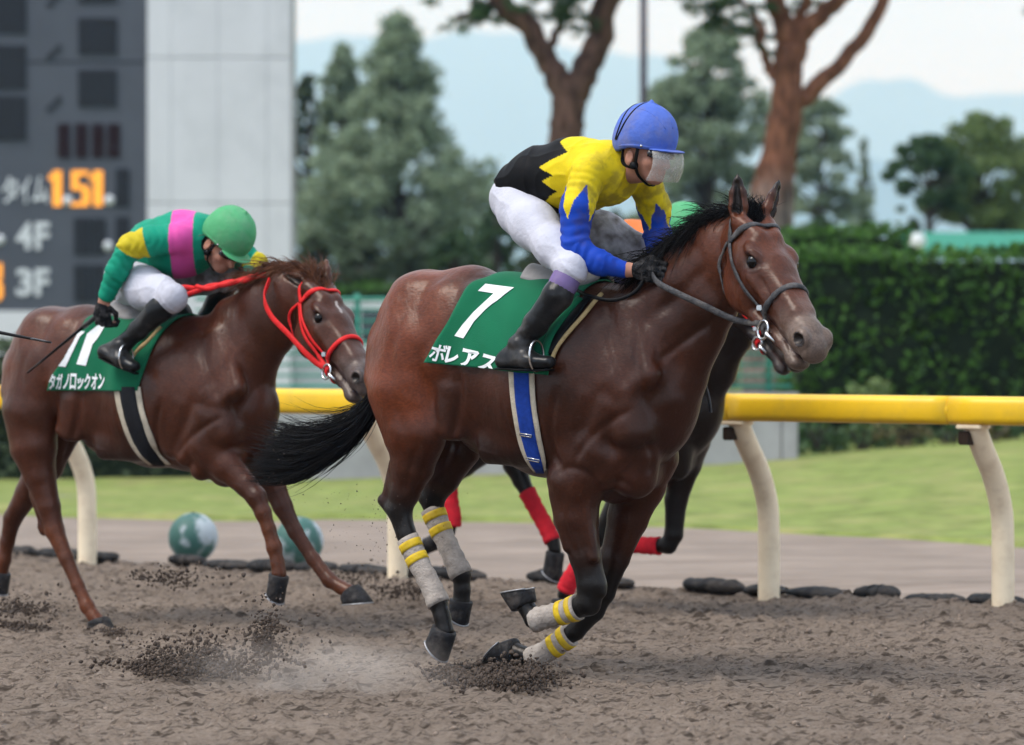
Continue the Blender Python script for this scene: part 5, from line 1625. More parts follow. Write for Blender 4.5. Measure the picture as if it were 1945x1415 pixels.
def hand(S, wrist, fwd, knuckle, curl, s=1.0, r=.0098, col=None, grip=1.0):
    """palm, four unequal curled fingers and a thumb leaving the side of the palm"""
    fwd, knuckle, curl = nrm(fwd), nrm(knuckle), nrm(curl)
    w = np.asarray(wrist)
    palm = w + fwd * .045 * s
    S.ell(palm, (.048 * s, .040 * s, .019 * s), [fwd, knuckle, nrm(np.cross(fwd, knuckle))], .012, col)
    S.cap(w - fwd * .02 * s, palm, .026 * s, .024 * s, .012, col)
    for i, (o, l) in enumerate(((.031, .9), (.0105, 1.0), (-.0105, .94), (-.031, .76))):
        b = w + fwd * .078 * s + knuckle * o * s
        p1 = b + (fwd * .62 + curl * .55 * grip) * .038 * l * s
        p2 = p1 + (curl * .95 * grip - fwd * .15) * .028 * l * s
        p3 = p2 + (-fwd * .85 + curl * .35) * .022 * l * s
        for a_, b_, r0, r1 in ((b - fwd * .02 * s, p1, r * 1.08, r), (p1, p2, r, r * .94), (p2, p3, r * .94, r * .82)):
            S.cap(a_, b_, r0 * s, r1 * s, .004, col)
    t0 = w + fwd * .028 * s + knuckle * .034 * s
    t1 = t0 + (fwd * .55 + knuckle * .5 + curl * .4) * .036 * s; t2 = t1 + (fwd * .8 - knuckle * .35 + curl * .5) * .030 * s
    S.cap(t0, t1, .0125 * s, .0108 * s, .006, col); S.cap(t1, t2, .0108 * s, .0088 * s, .004, col)

class HFrame:
    def __init__(self, rig, c, yaw, pitch, roll=0, s=1.1):
        y, p, r = map(math.radians, (yaw, pitch, roll))
        u = np.array([math.sin(y), -math.cos(y), 0]); n = np.array([-math.cos(y), -math.sin(y), 0]); up = np.array([0, 0, 1.])
        f = u * math.cos(p) - up * math.sin(p); t = u * math.sin(p) + up * math.cos(p)
        n2 = n * math.cos(r) + t * math.sin(r); t2 = t * math.cos(r) - n * math.sin(r)
        L = lambda v: np.array([v @ rig.u, v @ rig.v, v[2]])
        self.f, self.l, self.t = L(f), L(n2), L(t2); self.c = np.asarray(c); self.s = s
        self.ax = np.array([self.f, self.l, self.t])
    def p(self, f, l, t): return self.c + self.s * (f * self.f + l * self.l + t * self.t)

def cloth_folds(V, tor, arms, seed):
    """creases: rings bunching at the elbows and cuffs, long pulls across the back"""
    d = np.zeros(len(V)); on = np.zeros(len(V))
    for i, a in enumerate(arms):
        dd, T, A = arm_coords(V, a)
        m = np.clip(1 - dd / .03, 0, 1)
        w = vnoise(np.stack([T * 9, np.cos(A) * 1.1, np.sin(A) * 1.1], 1), 1.0, seed + i)
        el = np.linalg.norm(a[2][0] - a[1][0]) + np.linalg.norm(a[1][0] - a[0][0])
        amp = .0034 + .0048 * np.exp(-((T - el) / .07) ** 2) + .002 * np.clip((T - el) / .2, 0, 1)
        te_ = sum(np.linalg.norm(a[q + 1][0] - a[q][0]) for q in range(len(a) - 2)); amp = amp * np.clip((te_ - T) / .06, .12, 1)
        r = np.sin(T * 150 + 4.0 * w + 1.6 * np.sin(A + i)) * .5 + .5 * vnoise(np.stack([T * 26, np.cos(A), np.sin(A)], 1), 1.3, seed + 5)
        d += m * amp * np.sign(r) * abs(r) ** 1.4; on = np.maximum(on, m)
    q = V * np.array([4.0, 9.0, 12.0]) + .5 * np.stack([vnoise(V, 5, seed + 7)] * 3, 1)
    r = 1 - abs(vnoise(q, 1.0, seed + 8)); r2 = 1 - abs(vnoise(V * np.array([13, 6, 5.0]), 1.0, seed + 9))
    return d + (1 - on) * (.0066 * (r ** 4 - .25) + .0045 * (r2 ** 5 - .2))

def build_jockey(name, rig, g, label):
    J = rig.J
    root = empty(name, rig.o, rig.rz)
    tag(root, label, 'person', 'jockeys')
    N = lambda L_: [(J(px, py, s), w, h) for px, py, s, w, h in L_]
    F = HFrame(rig, J(*g['head'][:3]), *g['head'][3:])
    # ---- body: one continuous figure inside the clothes
    B = Sdf()
    s = F.s
    tor = N(g['torso'])
    B.chain([(p, w * .86, h * .86) for p, w, h in tor], .05)
    arms = [N(a) for a in g['arms']]; legs = [N(a) for a in g['legs']]
    for a in arms: B.chain([(p, w * .66, h * .66) for p, w, h in a[:-1]] + [(a[-1][0], a[-1][1] * .85, a[-1][2] * .85)], .03)
    for a in legs: B.chain([(p, w * .8, h * .8) for p, w, h in a], .03)
    ax = F.ax
    B.ell(F.p(-.012, 0, .035), (.100 * s, .078 * s, .105 * s), ax, .02)
    B.ell(F.p(.030, 0, -.045), (.068 * s, .062 * s, .072 * s), ax, .03)
    B.ell(F.p(.066, 0, -.100), (.026 * s, .030 * s, .020 * s), ax, .03)
    B.cap(F.p(.082, 0, -.005), F.p(.112, 0, -.042), .009 * s, .015 * s, .012)
    B.ell(F.p(.088, 0, -.071), (.014 * s, .026 * s, .007 * s), ax, .008)
    B.ell(F.p(.084, 0, -.083), (.014 * s, .023 * s, .007 * s), ax, .008)
    for z in (1, -1):
        B.ell(F.p(.055, z * .048, -.035), (.030 * s, .020 * s, .022 * s), ax, .02)
        B.ell(F.p(.084, z * .032, .012), (.016 * s, .026 * s, .009 * s), ax, .012)
        B.ell(F.p(-.012, z * .082, -.028), (.020 * s, .009 * s, .034 * s), ax, .008)
        B.ell(F.p(-.006, z * .092, -.022), (.011 * s, .008 * s, .018 * s), ax, .005, None, 's')
    nb = J(*g['neck'])
    B.cap(F.p(-.035, 0, -.07), nb, .058 * s, .066 * s, .03)
    for hd in g['hands']:
        w = J(*hd['w']); hand(B, w, hd['f'], hd['k'], hd['c'], 1.05, .0082)
    me, V = B.mesh('body', .0056, 2)
    link('body', me, M_SKIN, root)
    # ---- silks
    S = Sdf()
    S.chain(tor, .05)
    for p, w, h in tor[-1:]:
        S.cap(p, nb, (w * .55, h * .6), (.075, .075), .05)
    for a in arms: S.chain([(p, w * .93, h * .93) for p, w, h in a[:-1]], .03)
    me, V = S.mesh('silks', .0052, 2)
    nn = normals_of(me)
    seed = g['seed']
    # cloth folds: directional ridges round the joints and along the pull of the cloth
    V = V + nn * cloth_folds(V, tor, arms, seed)[:, None]
    me.vertices.foreach_set('co', V.astype(np.float32).ravel()); me.update()
    set_col(me, np.clip(g['silk'](V, tor, arms, rig), 0, 1))
    link('silks', me, g['silk_mat'], root)
    # ---- breeches
    S = Sdf()
    S.chain(N(g['pelvis']), .05)
    for a, k in zip(legs, g['knee_idx']):
        S.chain(a[:k + 1], .045)
        kb = a[k + 1]; S.cap(a[k][0], a[k][0] + (kb[0] - a[k][0]) * g.get('knee_ext', .28), a[k][1:], (kb[1] * 1.08, kb[2] * 1.08), .03)
    me, V = S.mesh('breeches', .006, 2)
    nn = normals_of(me)
    q = V * np.array([5.0, 5.0, 15.0]) + .6 * np.stack([vnoise(V, 4, seed + 9)] * 3, 1)
    fold = (1 - abs(vnoise(q, 1.0, seed + 10))) ** 5
    kn = [a[k][0] for a, k in zip(legs, g['knee_idx'])]
    cr = sum(np.exp(-(np.linalg.norm(V - p, axis=1) / .13) ** 2) for p in kn)
    pull = (1 - abs(vnoise(V @ np.array([[.6, .2, .7], [.3, .9, .1], [-.75, .2, .6]]) * np.array([6, 7, 26.0]), 1.0, seed + 12))) ** 4
    V = V + nn * (.0048 * (fold - .2) + .0045 * (.35 + cr) * (pull - .2))[:, None]
    me.vertices.foreach_set('co', V.astype(np.float32).ravel()); me.update()
    mud = np.array([.10, .085, .075])
    wht = np.array(g.get('breech', (.50, .50, .56)))
    mu_ = g['mud'](V, rig); f = np.clip(mu_ * (1 + .9 * fbm(V, 26, 4, seed + 4)) + .04 * fbm(V, 12, 3, seed + 6), 0, 1)[:, None] * .92
    set_col(me, wht * (1 - f) + mud * f)
    link('breeches', me, M_BREECH_ATTR, root)
    # ---- boots
    for a, k, bt in zip(legs, g['knee_idx'], g['boots']):
        S = Sdf()
        sh = [(p, w * 1.02, h * 1.02) for p, w, h in a[k:]]
        d = nrm(sh[1][0] - sh[0][0]); st = g.get('boot_top', .06)
        first = (sh[0][0] + d * st, sh[0][1] * .96, sh[0][2] * .96)
        S.chain([first] + sh[1:], .02)
        heel, toe = J(*bt['heel']), J(*bt['toe'])
        an = sh[-1][0]
        S.cap(an, heel + np.array([0, 0, .03]), (.036, .040), (.034, .036), .02)
        S.cap(heel + np.array([0, 0, .024]), (heel * .35 + toe * .65) + np.array([0, 0, .028]), (.035, .030), (.046, .030), .025)
        S.cap((heel * .35 + toe * .65) + np.array([0, 0, .026]), toe + np.array([0, 0, .026]), (.045, .032), (.034, .026), .02)
        S.cap(an, (heel * .45 + toe * .55) + np.array([0, 0, .035]), (.038, .038), (.040, .028), .03)
        me, V = S.mesh('boot', .0055, 2)
        nn = normals_of(me)
        ank = np.exp(-(np.linalg.norm(V - an, axis=1) / .11) ** 2)
        V = V + nn * (.0024 * ank * np.sin(120 * (V[:, 2] - an[2]) + 20 * (V[:, 0] - an[0]) + 1.5 * vnoise(V, 20, 3)))[:, None]
        me.vertices.foreach_set('co', V.astype(np.float32).ravel()); me.update()
        o = link('boot', me, g.get('boot_mat', M_BLACKLEA), root)
        P = [heel * (1 - f) + toe * f + np.array([0, 0, -.008 + .006 * abs(f - .5)]) for f in np.linspace(-.12, 1.06, 9)]
        MB().tube(P, [(.022 + .018 * math.sin(math.pi * min(1, .15 + f)), .006) for f in np.linspace(0, 1, 9)], 12, side=(0, 1, 0)).build('sole', M_BLACK, o, True)
        if g.get('sock') and bt.get('sock', True):
            q0, q1 = first[0] - d * .095, first[0] + d * .035
            MB().tube([q0, (q0 + q1) / 2, q1], [(first[1] * 1.01, first[2] * 1.01), (first[1] * 1.07, first[2] * 1.07), (first[1] * 1.04, first[2] * 1.04)], 18, side=(0, 1, 0)).build('sock', M_PURPLE, root, True)
        # stirrup iron
        st_ = toe * .72 + heel * .28
        loop = [st_ + np.array([.0, .050 * math.sin(t), .050 - .062 * math.cos(t)]) for t in np.linspace(0, 2 * math.pi, 22)[:-1]]
        MB().tube(loop, .005, 6, closed=True).build('stirrup', M_STEEL, root, True)
    # ---- gloves
    cn = F.p(-.045, 0, -.105) * .45 + nb * .55; cd = nrm(F.p(-.035, 0, -.07) - nb); cs_ = nrm(np.cross(cd, [0, 1.0, 0]))
    ring = [cn + (np.array([0, 1.0, 0]) * math.cos(t) * .072 + cs_ * math.sin(t) * .074) * s * .97 + cd * .018 * math.sin(t) for t in np.linspace(0, 2 * math.pi, 30)[:-1]]
    MB().tube(ring, [(.016, .006)] * 29, 8, side=[cd] * 29, closed=True).build('collar', M_WHITE, root, True)
    for hd in g['hands']:
        S = Sdf(); w = J(*hd['w']); hand(S, w, hd['f'], hd['k'], hd['c'], 1.12, .0108)
        me, V = S.mesh('glove', .0036, 1); link('glove', me, hd.get('mat', M_GLOVE), root)
    # ---- helmet
    S = Sdf()
    S.ell(F.p(-.006, 0, .062), (.132 * s, .112 * s, .128 * s), ax, .02)
    S.ell(F.p(-.045, 0, .030), (.088 * s, .102 * s, .075 * s), ax, .03)
    S.ell(F.p(.0, 0, .0), (.104 * s, .088 * s, .10 * s), ax, .006, None, 's')
    S.cap(F.p(0, 0, .190), F.p(0, 0, .193), .011 * s, .010 * s, .008)
    nvec, c0_ = F.t, F.p(0, 0, .012)
    fvec = F.f
    def clipf(X, Y, Z):
        d = (X - c0_[0]) * nvec[0] + (Y - c0_[1]) * nvec[1] + (Z - c0_[2]) * nvec[2]
        e = (X - c0_[0]) * fvec[0] + (Y - c0_[1]) * fvec[1] + (Z - c0_[2]) * fvec[2]
        return -(d + np.clip(-e, 0, .15) * .30)
    me, V = S.mesh('helmet', .0048, 2, clipf)
    hel = link('helmet', me, g['helmet'], root)
    hb = bvh_of(me)
    S = Sdf(); S.ell(F.p(.100, 0, .016), (.064 * s, .088 * s, .0075 * s), ax, .01)
    me, V = S.mesh('peak', .004, 1); link('peak', me, g['helmet'], hel)
    for sg in (-1, 0, 1):     # stitched seams of the cover
        pts = [F.p(.14 * math.sin(a) - .006, sg * .075 * math.cos(a) + sg * .02, .062 + .135 * math.cos(a)) for a in np.linspace(-1.25, 1.25, 9)]
        ribbon_on(hb, pts, .0022, .0016, 'seam', g['helmet'], hel, .0008, 30)
    pts = [F.p(.13 * math.cos(a), .115 * math.sin(a), .020 - .02 * (math.cos(a) < 0) * abs(math.cos(a))) for a in np.linspace(-2.9, 2.9, 18)]
    ribbon_on(hb, pts, .007, .003, 'hem', g['helmet'], hel, .001, 50)
    for px_, tilt in ((-.062, .05), (-.078, .02)) if g.get('bands', True) else ():
        pts = [F.p(px_ + tilt * math.cos(a), .125 * math.sin(a), .055 + .125 * math.cos(a)) for a in np.linspace(-1.75, 1.75, 13)]
        ribbon_on(hb, pts, .0042, .0022, 'goggle_band', M_BLACK, hel, .002, 44)
    stud = F.p(.055, .105, .022); q, no, _, _ = hb.find_nearest(Vector(stud))
    MB().tube([np.array(q), np.array(q) + np.array(no) * .005], [.006, .005], 12).build('press_stud', M_STEEL, hel, True)
    # goggles pushed over the eyes, chin strap
    gl = [F.p(.075 + .030 * math.cos(a * 1.15), .078 * math.sin(a), .000) for a in np.linspace(-1.45, 1.45, 15)]
    MB().tube(gl, [(.019 * s * (1 - .3 * abs(f) ** 2), .011 * s) for f in np.linspace(-1, 1, 15)], 10, side=F.t).build('goggles', M_GOGGLE, root, True)
    for z in (1, -1):
        tube_obj('chin_strap', [F.p(.03, z * .089, .012), F.p(.022, z * .082, -.045), F.p(.03, z * .066, -.090), F.p(.045, z * .02, -.124), F.p(.047, 0, -.126)], (.009, .0035), M_BLACK, root, 8, 22, side=F.f)
        tube_obj('chin_strap', [F.p(-.04, z * .092, .008), F.p(-.036, z * .086, -.05), F.p(.0, z * .080, -.062), F.p(.022, z * .076, -.062)], (.008, .0035), M_BLACK, root, 8, 18, side=F.t)
        MB().tube([F.p(.018, z * .078, -.055), F.p(.018, z * .096, -.055)], [.017 * s, .013 * s], 14, side=F.t).build('strap_buckle', M_BLACK, root, True)
    if g.get('hairc'):
        roots, dirs = [], []
        rng = np.random.default_rng(3)
        for i in range(700):
            a = rng.uniform(-1.2, 1.2); roots.append(F.p(-.085 * math.cos(a) + .0, .080 * math.sin(a), rng.uniform(-.03, .02))); dirs.append(-F.t * .8 - F.f * .5 + rng.normal(size=3) * .3)
        hair('hair', np.array(roots), np.array(dirs), .055, .0016, g['hairc'], root, 5, .006, .3)
    if g.get('visor'):
        rows = []
        for v in np.linspace(0, 1, 10):
            rows.append([F.p(.098 + .042 * math.cos(a * 1.1) - .010 * v + .016 * math.sin(v * 3.1), .102 * math.sin(a) * (1 + .06 * v) , .012 - .115 * v) for a in np.linspace(-1.25, 1.25, 25)])
        A = np.array(rows); a, b = A.shape[:2]
        i = (np.arange(a - 1)[:, None] * b + np.arange(b - 1)[None]).ravel()
        o = link('visor', mesh_quads('visor', A.reshape(-1, 3), np.stack([i, i + 1, i + b + 1, i + b], 1)), M_VISOR, root)
        md = o.modifiers.new('thick', 'SOLIDIFY'); md.thickness = .0018
    return root, F

M_BREECH_ATTR = mat('breeches cloth', (1, 1, 1), .8, attr=True, noise_scale=10, noise_amt=.05, bump=.35, bump_scale=60)
M_GOGGLE = mat('smoked goggles', (.018, .018, .020), .15, spec=.6)
def visor_mat():
    m, nt, b = material('dusty clear visor'); N, L = nt.nodes, nt.links
    b.inputs['Base Color'].default_value = (.62, .58, .53, 1); b.inputs['Roughness'].default_value = .35
    tr = N.new('ShaderNodeBsdfTransparent'); ms = N.new('ShaderNodeMixShader')
    tc = N.new('ShaderNodeTexCoord'); n = N.new('ShaderNodeTexNoise'); n.inputs['Scale'].default_value = 30; n.inputs['Detail'].default_value = 8; n.inputs['Roughness'].default_value = .7
    L.new(tc.outputs['Object'], n.inputs['Vector'])
    mr = N.new('ShaderNodeMapRange'); mr.inputs['From Min'].default_value = .3; mr.inputs['From Max'].default_value = .75; mr.inputs['To Min'].default_value = .12; mr.inputs['To Max'].default_value = .50
    L.new(n.outputs['Fac'], mr.inputs['Value']); L.new(mr.outputs['Result'], ms.inputs[0])
    L.new(tr.outputs[0], ms.inputs[1]); L.new(b.outputs[0], ms.inputs[2]); L.new(ms.outputs[0], N['Material Output'].inputs['Surface'])
    return m
M_VISOR = visor_mat()

def arm_coords(V, arm):
    """distance to an arm and (length along, angle round) per vertex"""
    best = np.full(len(V), 9.0); T = np.zeros(len(V)); A = np.zeros(len(V)); acc = 0
    for i in range(len(arm) - 1):
        a, b = arm[i][0], arm[i + 1][0]; L_ = np.linalg.norm(b - a); d = (b - a) / L_
        q = V - a; t = np.clip(q @ d, 0, L_); r = q - t[:, None] * d
        n = np.linalg.norm(r, axis=1) - (arm[i][1] + (arm[i + 1][1] - arm[i][1]) * t / L_)
        e1 = nrm(np.cross(d, [0, 1, .01])); e2 = np.cross(d, e1)
        m = n < best
        best[m] = n[m]; T[m] = acc + t[m]; A[m] = np.arctan2(r @ e2, r @ e1)[m]
        acc += L_
    return best, T, A

# ---------------------------------------------------------------- number 7: tack and rider
bridle(horse7, head7, bvh7, M_STRAP, 'bay')
girth(RIG7, bvh7, horse7, [(968, 1016, 700), (972, 1019, 760), (982, 1028, 820), (996, 1036, 865), (1014, 1040, 893)], M_GIRTH_BLUE, M_FELT)
_cg = caster(RIG7, bvh7, .019)
for x_, y_ in ((1004, 822), (1016, 868)):
    q_ = [_cg(x_ + d, y_ + e) for d, e in ((-11, -3), (11, 1), (11, 5), (-11, 1))]
    if all(v is not None for v in q_):
        MB().tube(q_, .0028, 6, closed=True).build('girth_buckle', M_STEEL, horse7, True)
cloth7, cb7 = number_cloth(RIG7, bvh7, horse7, (962, 522), (1150, 545), (806, 688), (1046, 712), (1000, 700))
def poly_print(rig, bv, par, poly, name='numeral'):
    bm = bmesh.new(); vs = [bm.verts.new((x, y, 0)) for x, y in poly]; bm.faces.new(vs); bm.normal_update()
    bmesh.ops.triangulate(bm, faces=bm.faces[:], ngon_method='EAR_CLIP')
    bm.verts.index_update()
    P = [(v.co.x, v.co.y) for v in bm.verts]; F = [[v.index for v in f.verts] for f in bm.faces]; bm.free()
    return print_on(rig, bv, par, (P, F), name, M_WHITE, cuts=3)
poly_print(RIG7, cb7, cloth7, [(922, 540), (977, 547), (952, 566), (923, 588), (901, 611), (881, 643), (864, 638), (879, 617), (900, 593), (938, 558), (908, 553)])
for ch, q in (('ボ', [(813, 683), (843, 690), (823, 650)]), ('レ', [(844, 688), (868, 694), (852, 657)]), ('ア', [(874, 695), (905, 702), (881, 661)]), ('ス', [(906, 702), (938, 711), (916, 670)])):
    print_char(RIG7, cb7, cloth7, ch, q, bold=.02 if ch == 'ボ' else .04)
# padded edge and saddle
def pad_edge(rig, bvh, horse, pts, matl, w=.010, h=.008, off=.012, name='pad_edge'):
    cast = caster(rig, bvh, off)
    P = [cast(*p) for p in pts]; P = [p for p in P if p is not None]
    for sg in (1, -1):
        ribbon_on(bvh, [p * np.array([1, sg, 1]) for p in P], w, h, name, matl, horse, off, 26)
pad_edge(RIG7, bvh7, horse7, [(1143, 562), (1120, 590), (1085, 630), (1058, 665), (1048, 700)], M_PAD)
pad_edge(RIG7, bvh7, horse7, [(1122, 566), (1095, 600), (1068, 635), (1045, 672)], M_BLACK, .022, .006, .016, 'saddle_flap')
pad_edge(RIG7, bvh7, horse7, [(1105, 572), (1075, 605), (1050, 640), (1036, 690)], M_CLOTH, .020, .008, .020, 'cloth_fold')
saddle(RIG7, bvh7, horse7, RIG7.J(1080, 540, 0)[0], .024, ln=.36)
xs_ = RIG7.J(1205, 560, 0)[0]

def silk7(V, tor, arms, rig):
    J = rig.J
    yel, blk, blu = np.array([.66, .50, .012]), np.array([.0045, .0045, .0055]), np.array([.010, .050, .36])
    zz = [J(px, py, .15) for px, py in ((1052, 255), (1052, 268), (1078, 288), (1030, 318), (1060, 334), (1036, 345), (1062, 364), (1030, 382), (1050, 400), (1040, 430))]
    o = np.argsort([q[2] for q in zz]); zs = [zz[i][2] for i in o]; xs = [zz[i][0] for i in o]
    xb = np.interp(V[:, 2], zs, xs)
    C = np.where((V[:, 0] < xb)[:, None], blk, yel)
    tb = np.full(len(V), 9.0)
    for i in range(len(tor) - 1):
        a, b = tor[i][0], tor[i + 1][0]; L_ = np.linalg.norm(b - a); d = (b - a) / L_
        q = V - a; t = np.clip(q @ d, 0, L_); r = q - t[:, None] * d
        tb = np.minimum(tb, np.sqrt((r[:, 1] / tor[i][1]) ** 2 + ((r @ np.cross(d, [0, 1, 0])) / tor[i][2]) ** 2) - 1)
    for a in arms:
        dd, T, A = arm_coords(V, a)
        tri = np.abs(((A * 4 / (2 * math.pi)) % 1) * 2 - 1)
        m = (dd < .03) & (T > .03) & ((dd < .012) | (T > .16)) & ((tb > -.05) | (T > .2))
        C[m] = np.where((T > .075 + .145 * tri)[:, None], blu, yel)[m]
    # mud thrown onto the chest, shoulders and sleeves
    ch = J(1215, 370, 0); w = np.exp(-((V[:, 0] - ch[0]) / .20) ** 2 - ((V[:, 2] - ch[2]) / .22) ** 2)
    sp = np.clip(fbm(V, 22, 4, 8, .62) - .1 + .6 * w, 0, 1) * np.clip(.1 + w, 0, 1)
    f = np.clip(sp * .5, 0, .45)[:, None]
    return C * (1 - f) + f * np.array([.085, .062, .035])

def mud7(V, rig):
    """splashed mud: heavy on the far knee and on the front of the thighs"""
    k = rig.J(1205, 468, -.25); d = np.linalg.norm(V - k, axis=1)
    k2 = rig.J(1070, 440, .15); d2 = np.linalg.norm(V - k2, axis=1)
    return np.where(V[:, 1] > .02, np.clip(.80 - d / .62, 0, .56), 0) + .45 * np.clip(1 - d2 / .16, 0, 1)
u_, up_ = np.array([1.0, 0, 0]), np.array([0, 0, 1.0])
GJ7 = dict(seed=5, silk=silk7, silk_mat=M_SILK_DIRTY, mud=mud7, helmet=M_HELM_BLUE, visor=True, sock=True, boot_top=.10, knee_ext=.06,
    head=(1226, 288, 0.0, 50, 9, 0, 1.045),
    torso=[(990, 352, 0, .135, .10), (1030, 340, 0, .155, .128), (1090, 334, 0, .172, .148), (1148, 328, 0, .175, .135)],
    neck=(1172, 318, 0),
    arms=[[(1118, 328, .155, .080, .078), (1096, 395, .225, .068, .072), (1090, 472, .25, .058, .062), (1140, 500, .22, .050, .050), (1184, 512, .175, .037, .037), (1198, 513, .165, .028, .028)],
          [(1225, 345, -.165, .078, .076), (1243, 395, -.23, .066, .070), (1250, 452, -.24, .056, .058), (1252, 478, -.17, .048, .048), (1252, 498, -.09, .037, .037), (1250, 503, -.06, .028, .028)]],
    hands=[dict(w=(1203, 513, .16), f=(.93, .22, -.05), k=(.1, .25, .95), c=(.2, .95, -.25)), dict(w=(1250, 503, -.05), f=(.72, -.62, -.1), k=(.1, -.1, .95), c=(.3, -.9, -.2))],
    pelvis=[(985, 378, 0, .140, .112), (1008, 362, 0, .135, .10)],
    legs=[[(986, 400, .10, .092, .105), (1015, 428, .16, .088, .092), (1052, 468, .235, .074, .076), (1086, 508, .285, .054, .058), (1060, 560, .325, .056, .060), (1018, 615, .335, .044, .050), (988, 655, .34, .038, .042)],
          [(1020, 395, -.10, .092, .105), (1085, 420, -.18, .090, .094), (1150, 446, -.25, .086, .086), (1202, 474, -.29, .068, .070), (1170, 540, -.32, .056, .060), (1130, 610, -.33, .044, .050), (1105, 650, -.34, .038, .042)]],
    knee_idx=[3, 3],
    boots=[dict(heel=(958, 698, .35), toe=(1043, 700, .36)), dict(heel=(1085, 690, -.35), toe=(1165, 690, -.36))],
)
jockey7, F7 = build_jockey('person', RIG7, GJ7, 'jockey in yellow, black and blue silks and blue helmet riding the leading bay horse')
# reins
def rein(name, rig, pts, matl, parent, r=(.010, .005), start=None):
    return tube_obj(name, ([start] if start is not None else []) + [rig.J(*p) for p in pts], r, matl, parent, 8, 40, side=(0, 0, 1))
reins = empty('reins'); reins.parent = horse7
rein('rein', RIG7, [(1395, 607, .12), (1330, 577, .15), (1285, 556, .17), (1250, 537, .17), (1238, 520, .15)], M_STRAP, reins, (.013, .006), head7.bit[1])
rein('rein', RIG7, [(1440, 600, -.13), (1350, 560, -.14), (1290, 530, -.10), (1262, 515, -.04)], M_STRAP, reins, (.013, .006), head7.bit[-1])
rein('rein_loop', RIG7, [(1228, 525, .15), (1205, 555, .20), (1165, 570, .235), (1120, 562, .245), (1090, 548, .20)], M_BLACK, reins, (.008, .004))
rein('rein_end', RIG7, [(1332, 705, -.22), (1340, 732, -.22), (1347, 760, -.22), (1350, 784, -.22)], M_STRAP, reins, (.008, .006))

# mane, forelock, tail
def mane(name, rig, H, line, n, length, matl, horse, bvh, flow, seed, spread=.03, rad=.0022, grav=.5):
    rng = np.random.default_rng(seed)
    L_ = smooth_path([rig.J(*q) for q in line], 60)
    idx = rng.uniform(0, 58.9, n); i0 = idx.astype(int); f = (idx - i0)[:, None]
    R = L_[i0] * (1 - f) + L_[i0 + 1] * f
    R[:, 1] += rng.normal(size=n) * spread
    out = []
    for r in R:
        q, no, _, _ = bvh.find_nearest(Vector(r)); out.append(np.array(q))
    R = np.array(out)
    D = np.array(flow)[None] + rng.normal(size=(n, 3)) * np.array([.35, .5, .35]) + .25 * vnoise(R, 14, seed)[:, None] * np.array([1, 1, .5])
    return hair(name, R, D, rng.uniform(.6, 1.25, n) * length, rad, matl, horse, 10, .014, grav, seed=seed)
mane('mane', RIG7, head7, [(1425, 392, .02), (1375, 405, .01), (1320, 440, 0), (1275, 490, 0), (1225, 535, 0)], 3000, .085, M_HAIR_BLACK, horse7, bvh7, (-.9, -.1, .45), 21, .018, grav=.7)
mane('mane', RIG7, head7, [(1360, 410, .01), (1320, 440, 0), (1270, 500, 0), (1240, 528, 0)], 1200, .11, M_HAIR_BLACK, horse7, bvh7, (-.6, -.5, .15), 22, .016, grav=1.1)
def forelock(H, horse, bvh, matl, n, ln, seed):
    rng = np.random.default_rng(seed)
    R = np.array([H.p(-.02 + rng.normal() * .014, .10, rng.normal() * .02) for _ in range(n)])
    R = np.array([np.array(bvh.find_nearest(Vector(r))[0]) for r in R])
    D = np.array([-H.a * 1.1 + H.d * .3 + H.n * rng.normal() * .5 + rng.normal(size=3) * .3 for _ in range(n)])
    hair('forelock', R, D, rng.uniform(.6, 1.2, n) * ln, .002, matl, horse, 9, .012, .35, seed=seed)
forelock(head7, horse7, bvh7, M_HAIR_BLACK, 700, .075, 5)
def tail(rig, horse, path, n, matl, seed, rad=.0026, stray=.12):
    """path: (px, py, s, spread radius)"""
    rng = np.random.default_rng(seed)
    P = smooth_path([list(rig.J(*q[:3])) + [q[3]] for q in path], 26)
    paths = []
    for k in range(n):
        a = rng.uniform(0, 6.283); rr = rng.uniform(0, 1) ** .5
        ln = rng.uniform(.62, 1.0)
        st = rng.uniform() < stray
        tt = np.linspace(0, ln * 25, 14)
        i = np.minimum(tt.astype(int), 24); f = (tt - i)[:, None]
        q = P[i] * (1 - f) + P[i + 1] * f
        off = np.array([math.sin(a) * .35, math.cos(a) * .55, math.sin(a + 1.2)])
        t = np.linspace(0, 1, 14)[:, None]
        q3 = q[:, :3] + off * rr * q[:, 3:4]
        if st: q3 = q3 + t ** 2 * (rng.normal(size=3) * np.array([.05, .06, .045]) + np.array([-.02, 0, .03]))
        paths.append(q3)
    return hair('tail', None, None, None, rad, matl, horse, paths=paths, curl=.010, seed=seed)
tail(RIG7, horse7, [(752, 590, 0, .012), (735, 680, .0, .035), (715, 762, .0, .06), (668, 822, .01, .085), (600, 860, .02, .11), (545, 866, .02, .125), (488, 858, .02, .135)], 4600, M_HAIR_BLACK, 31, .0030, .16)

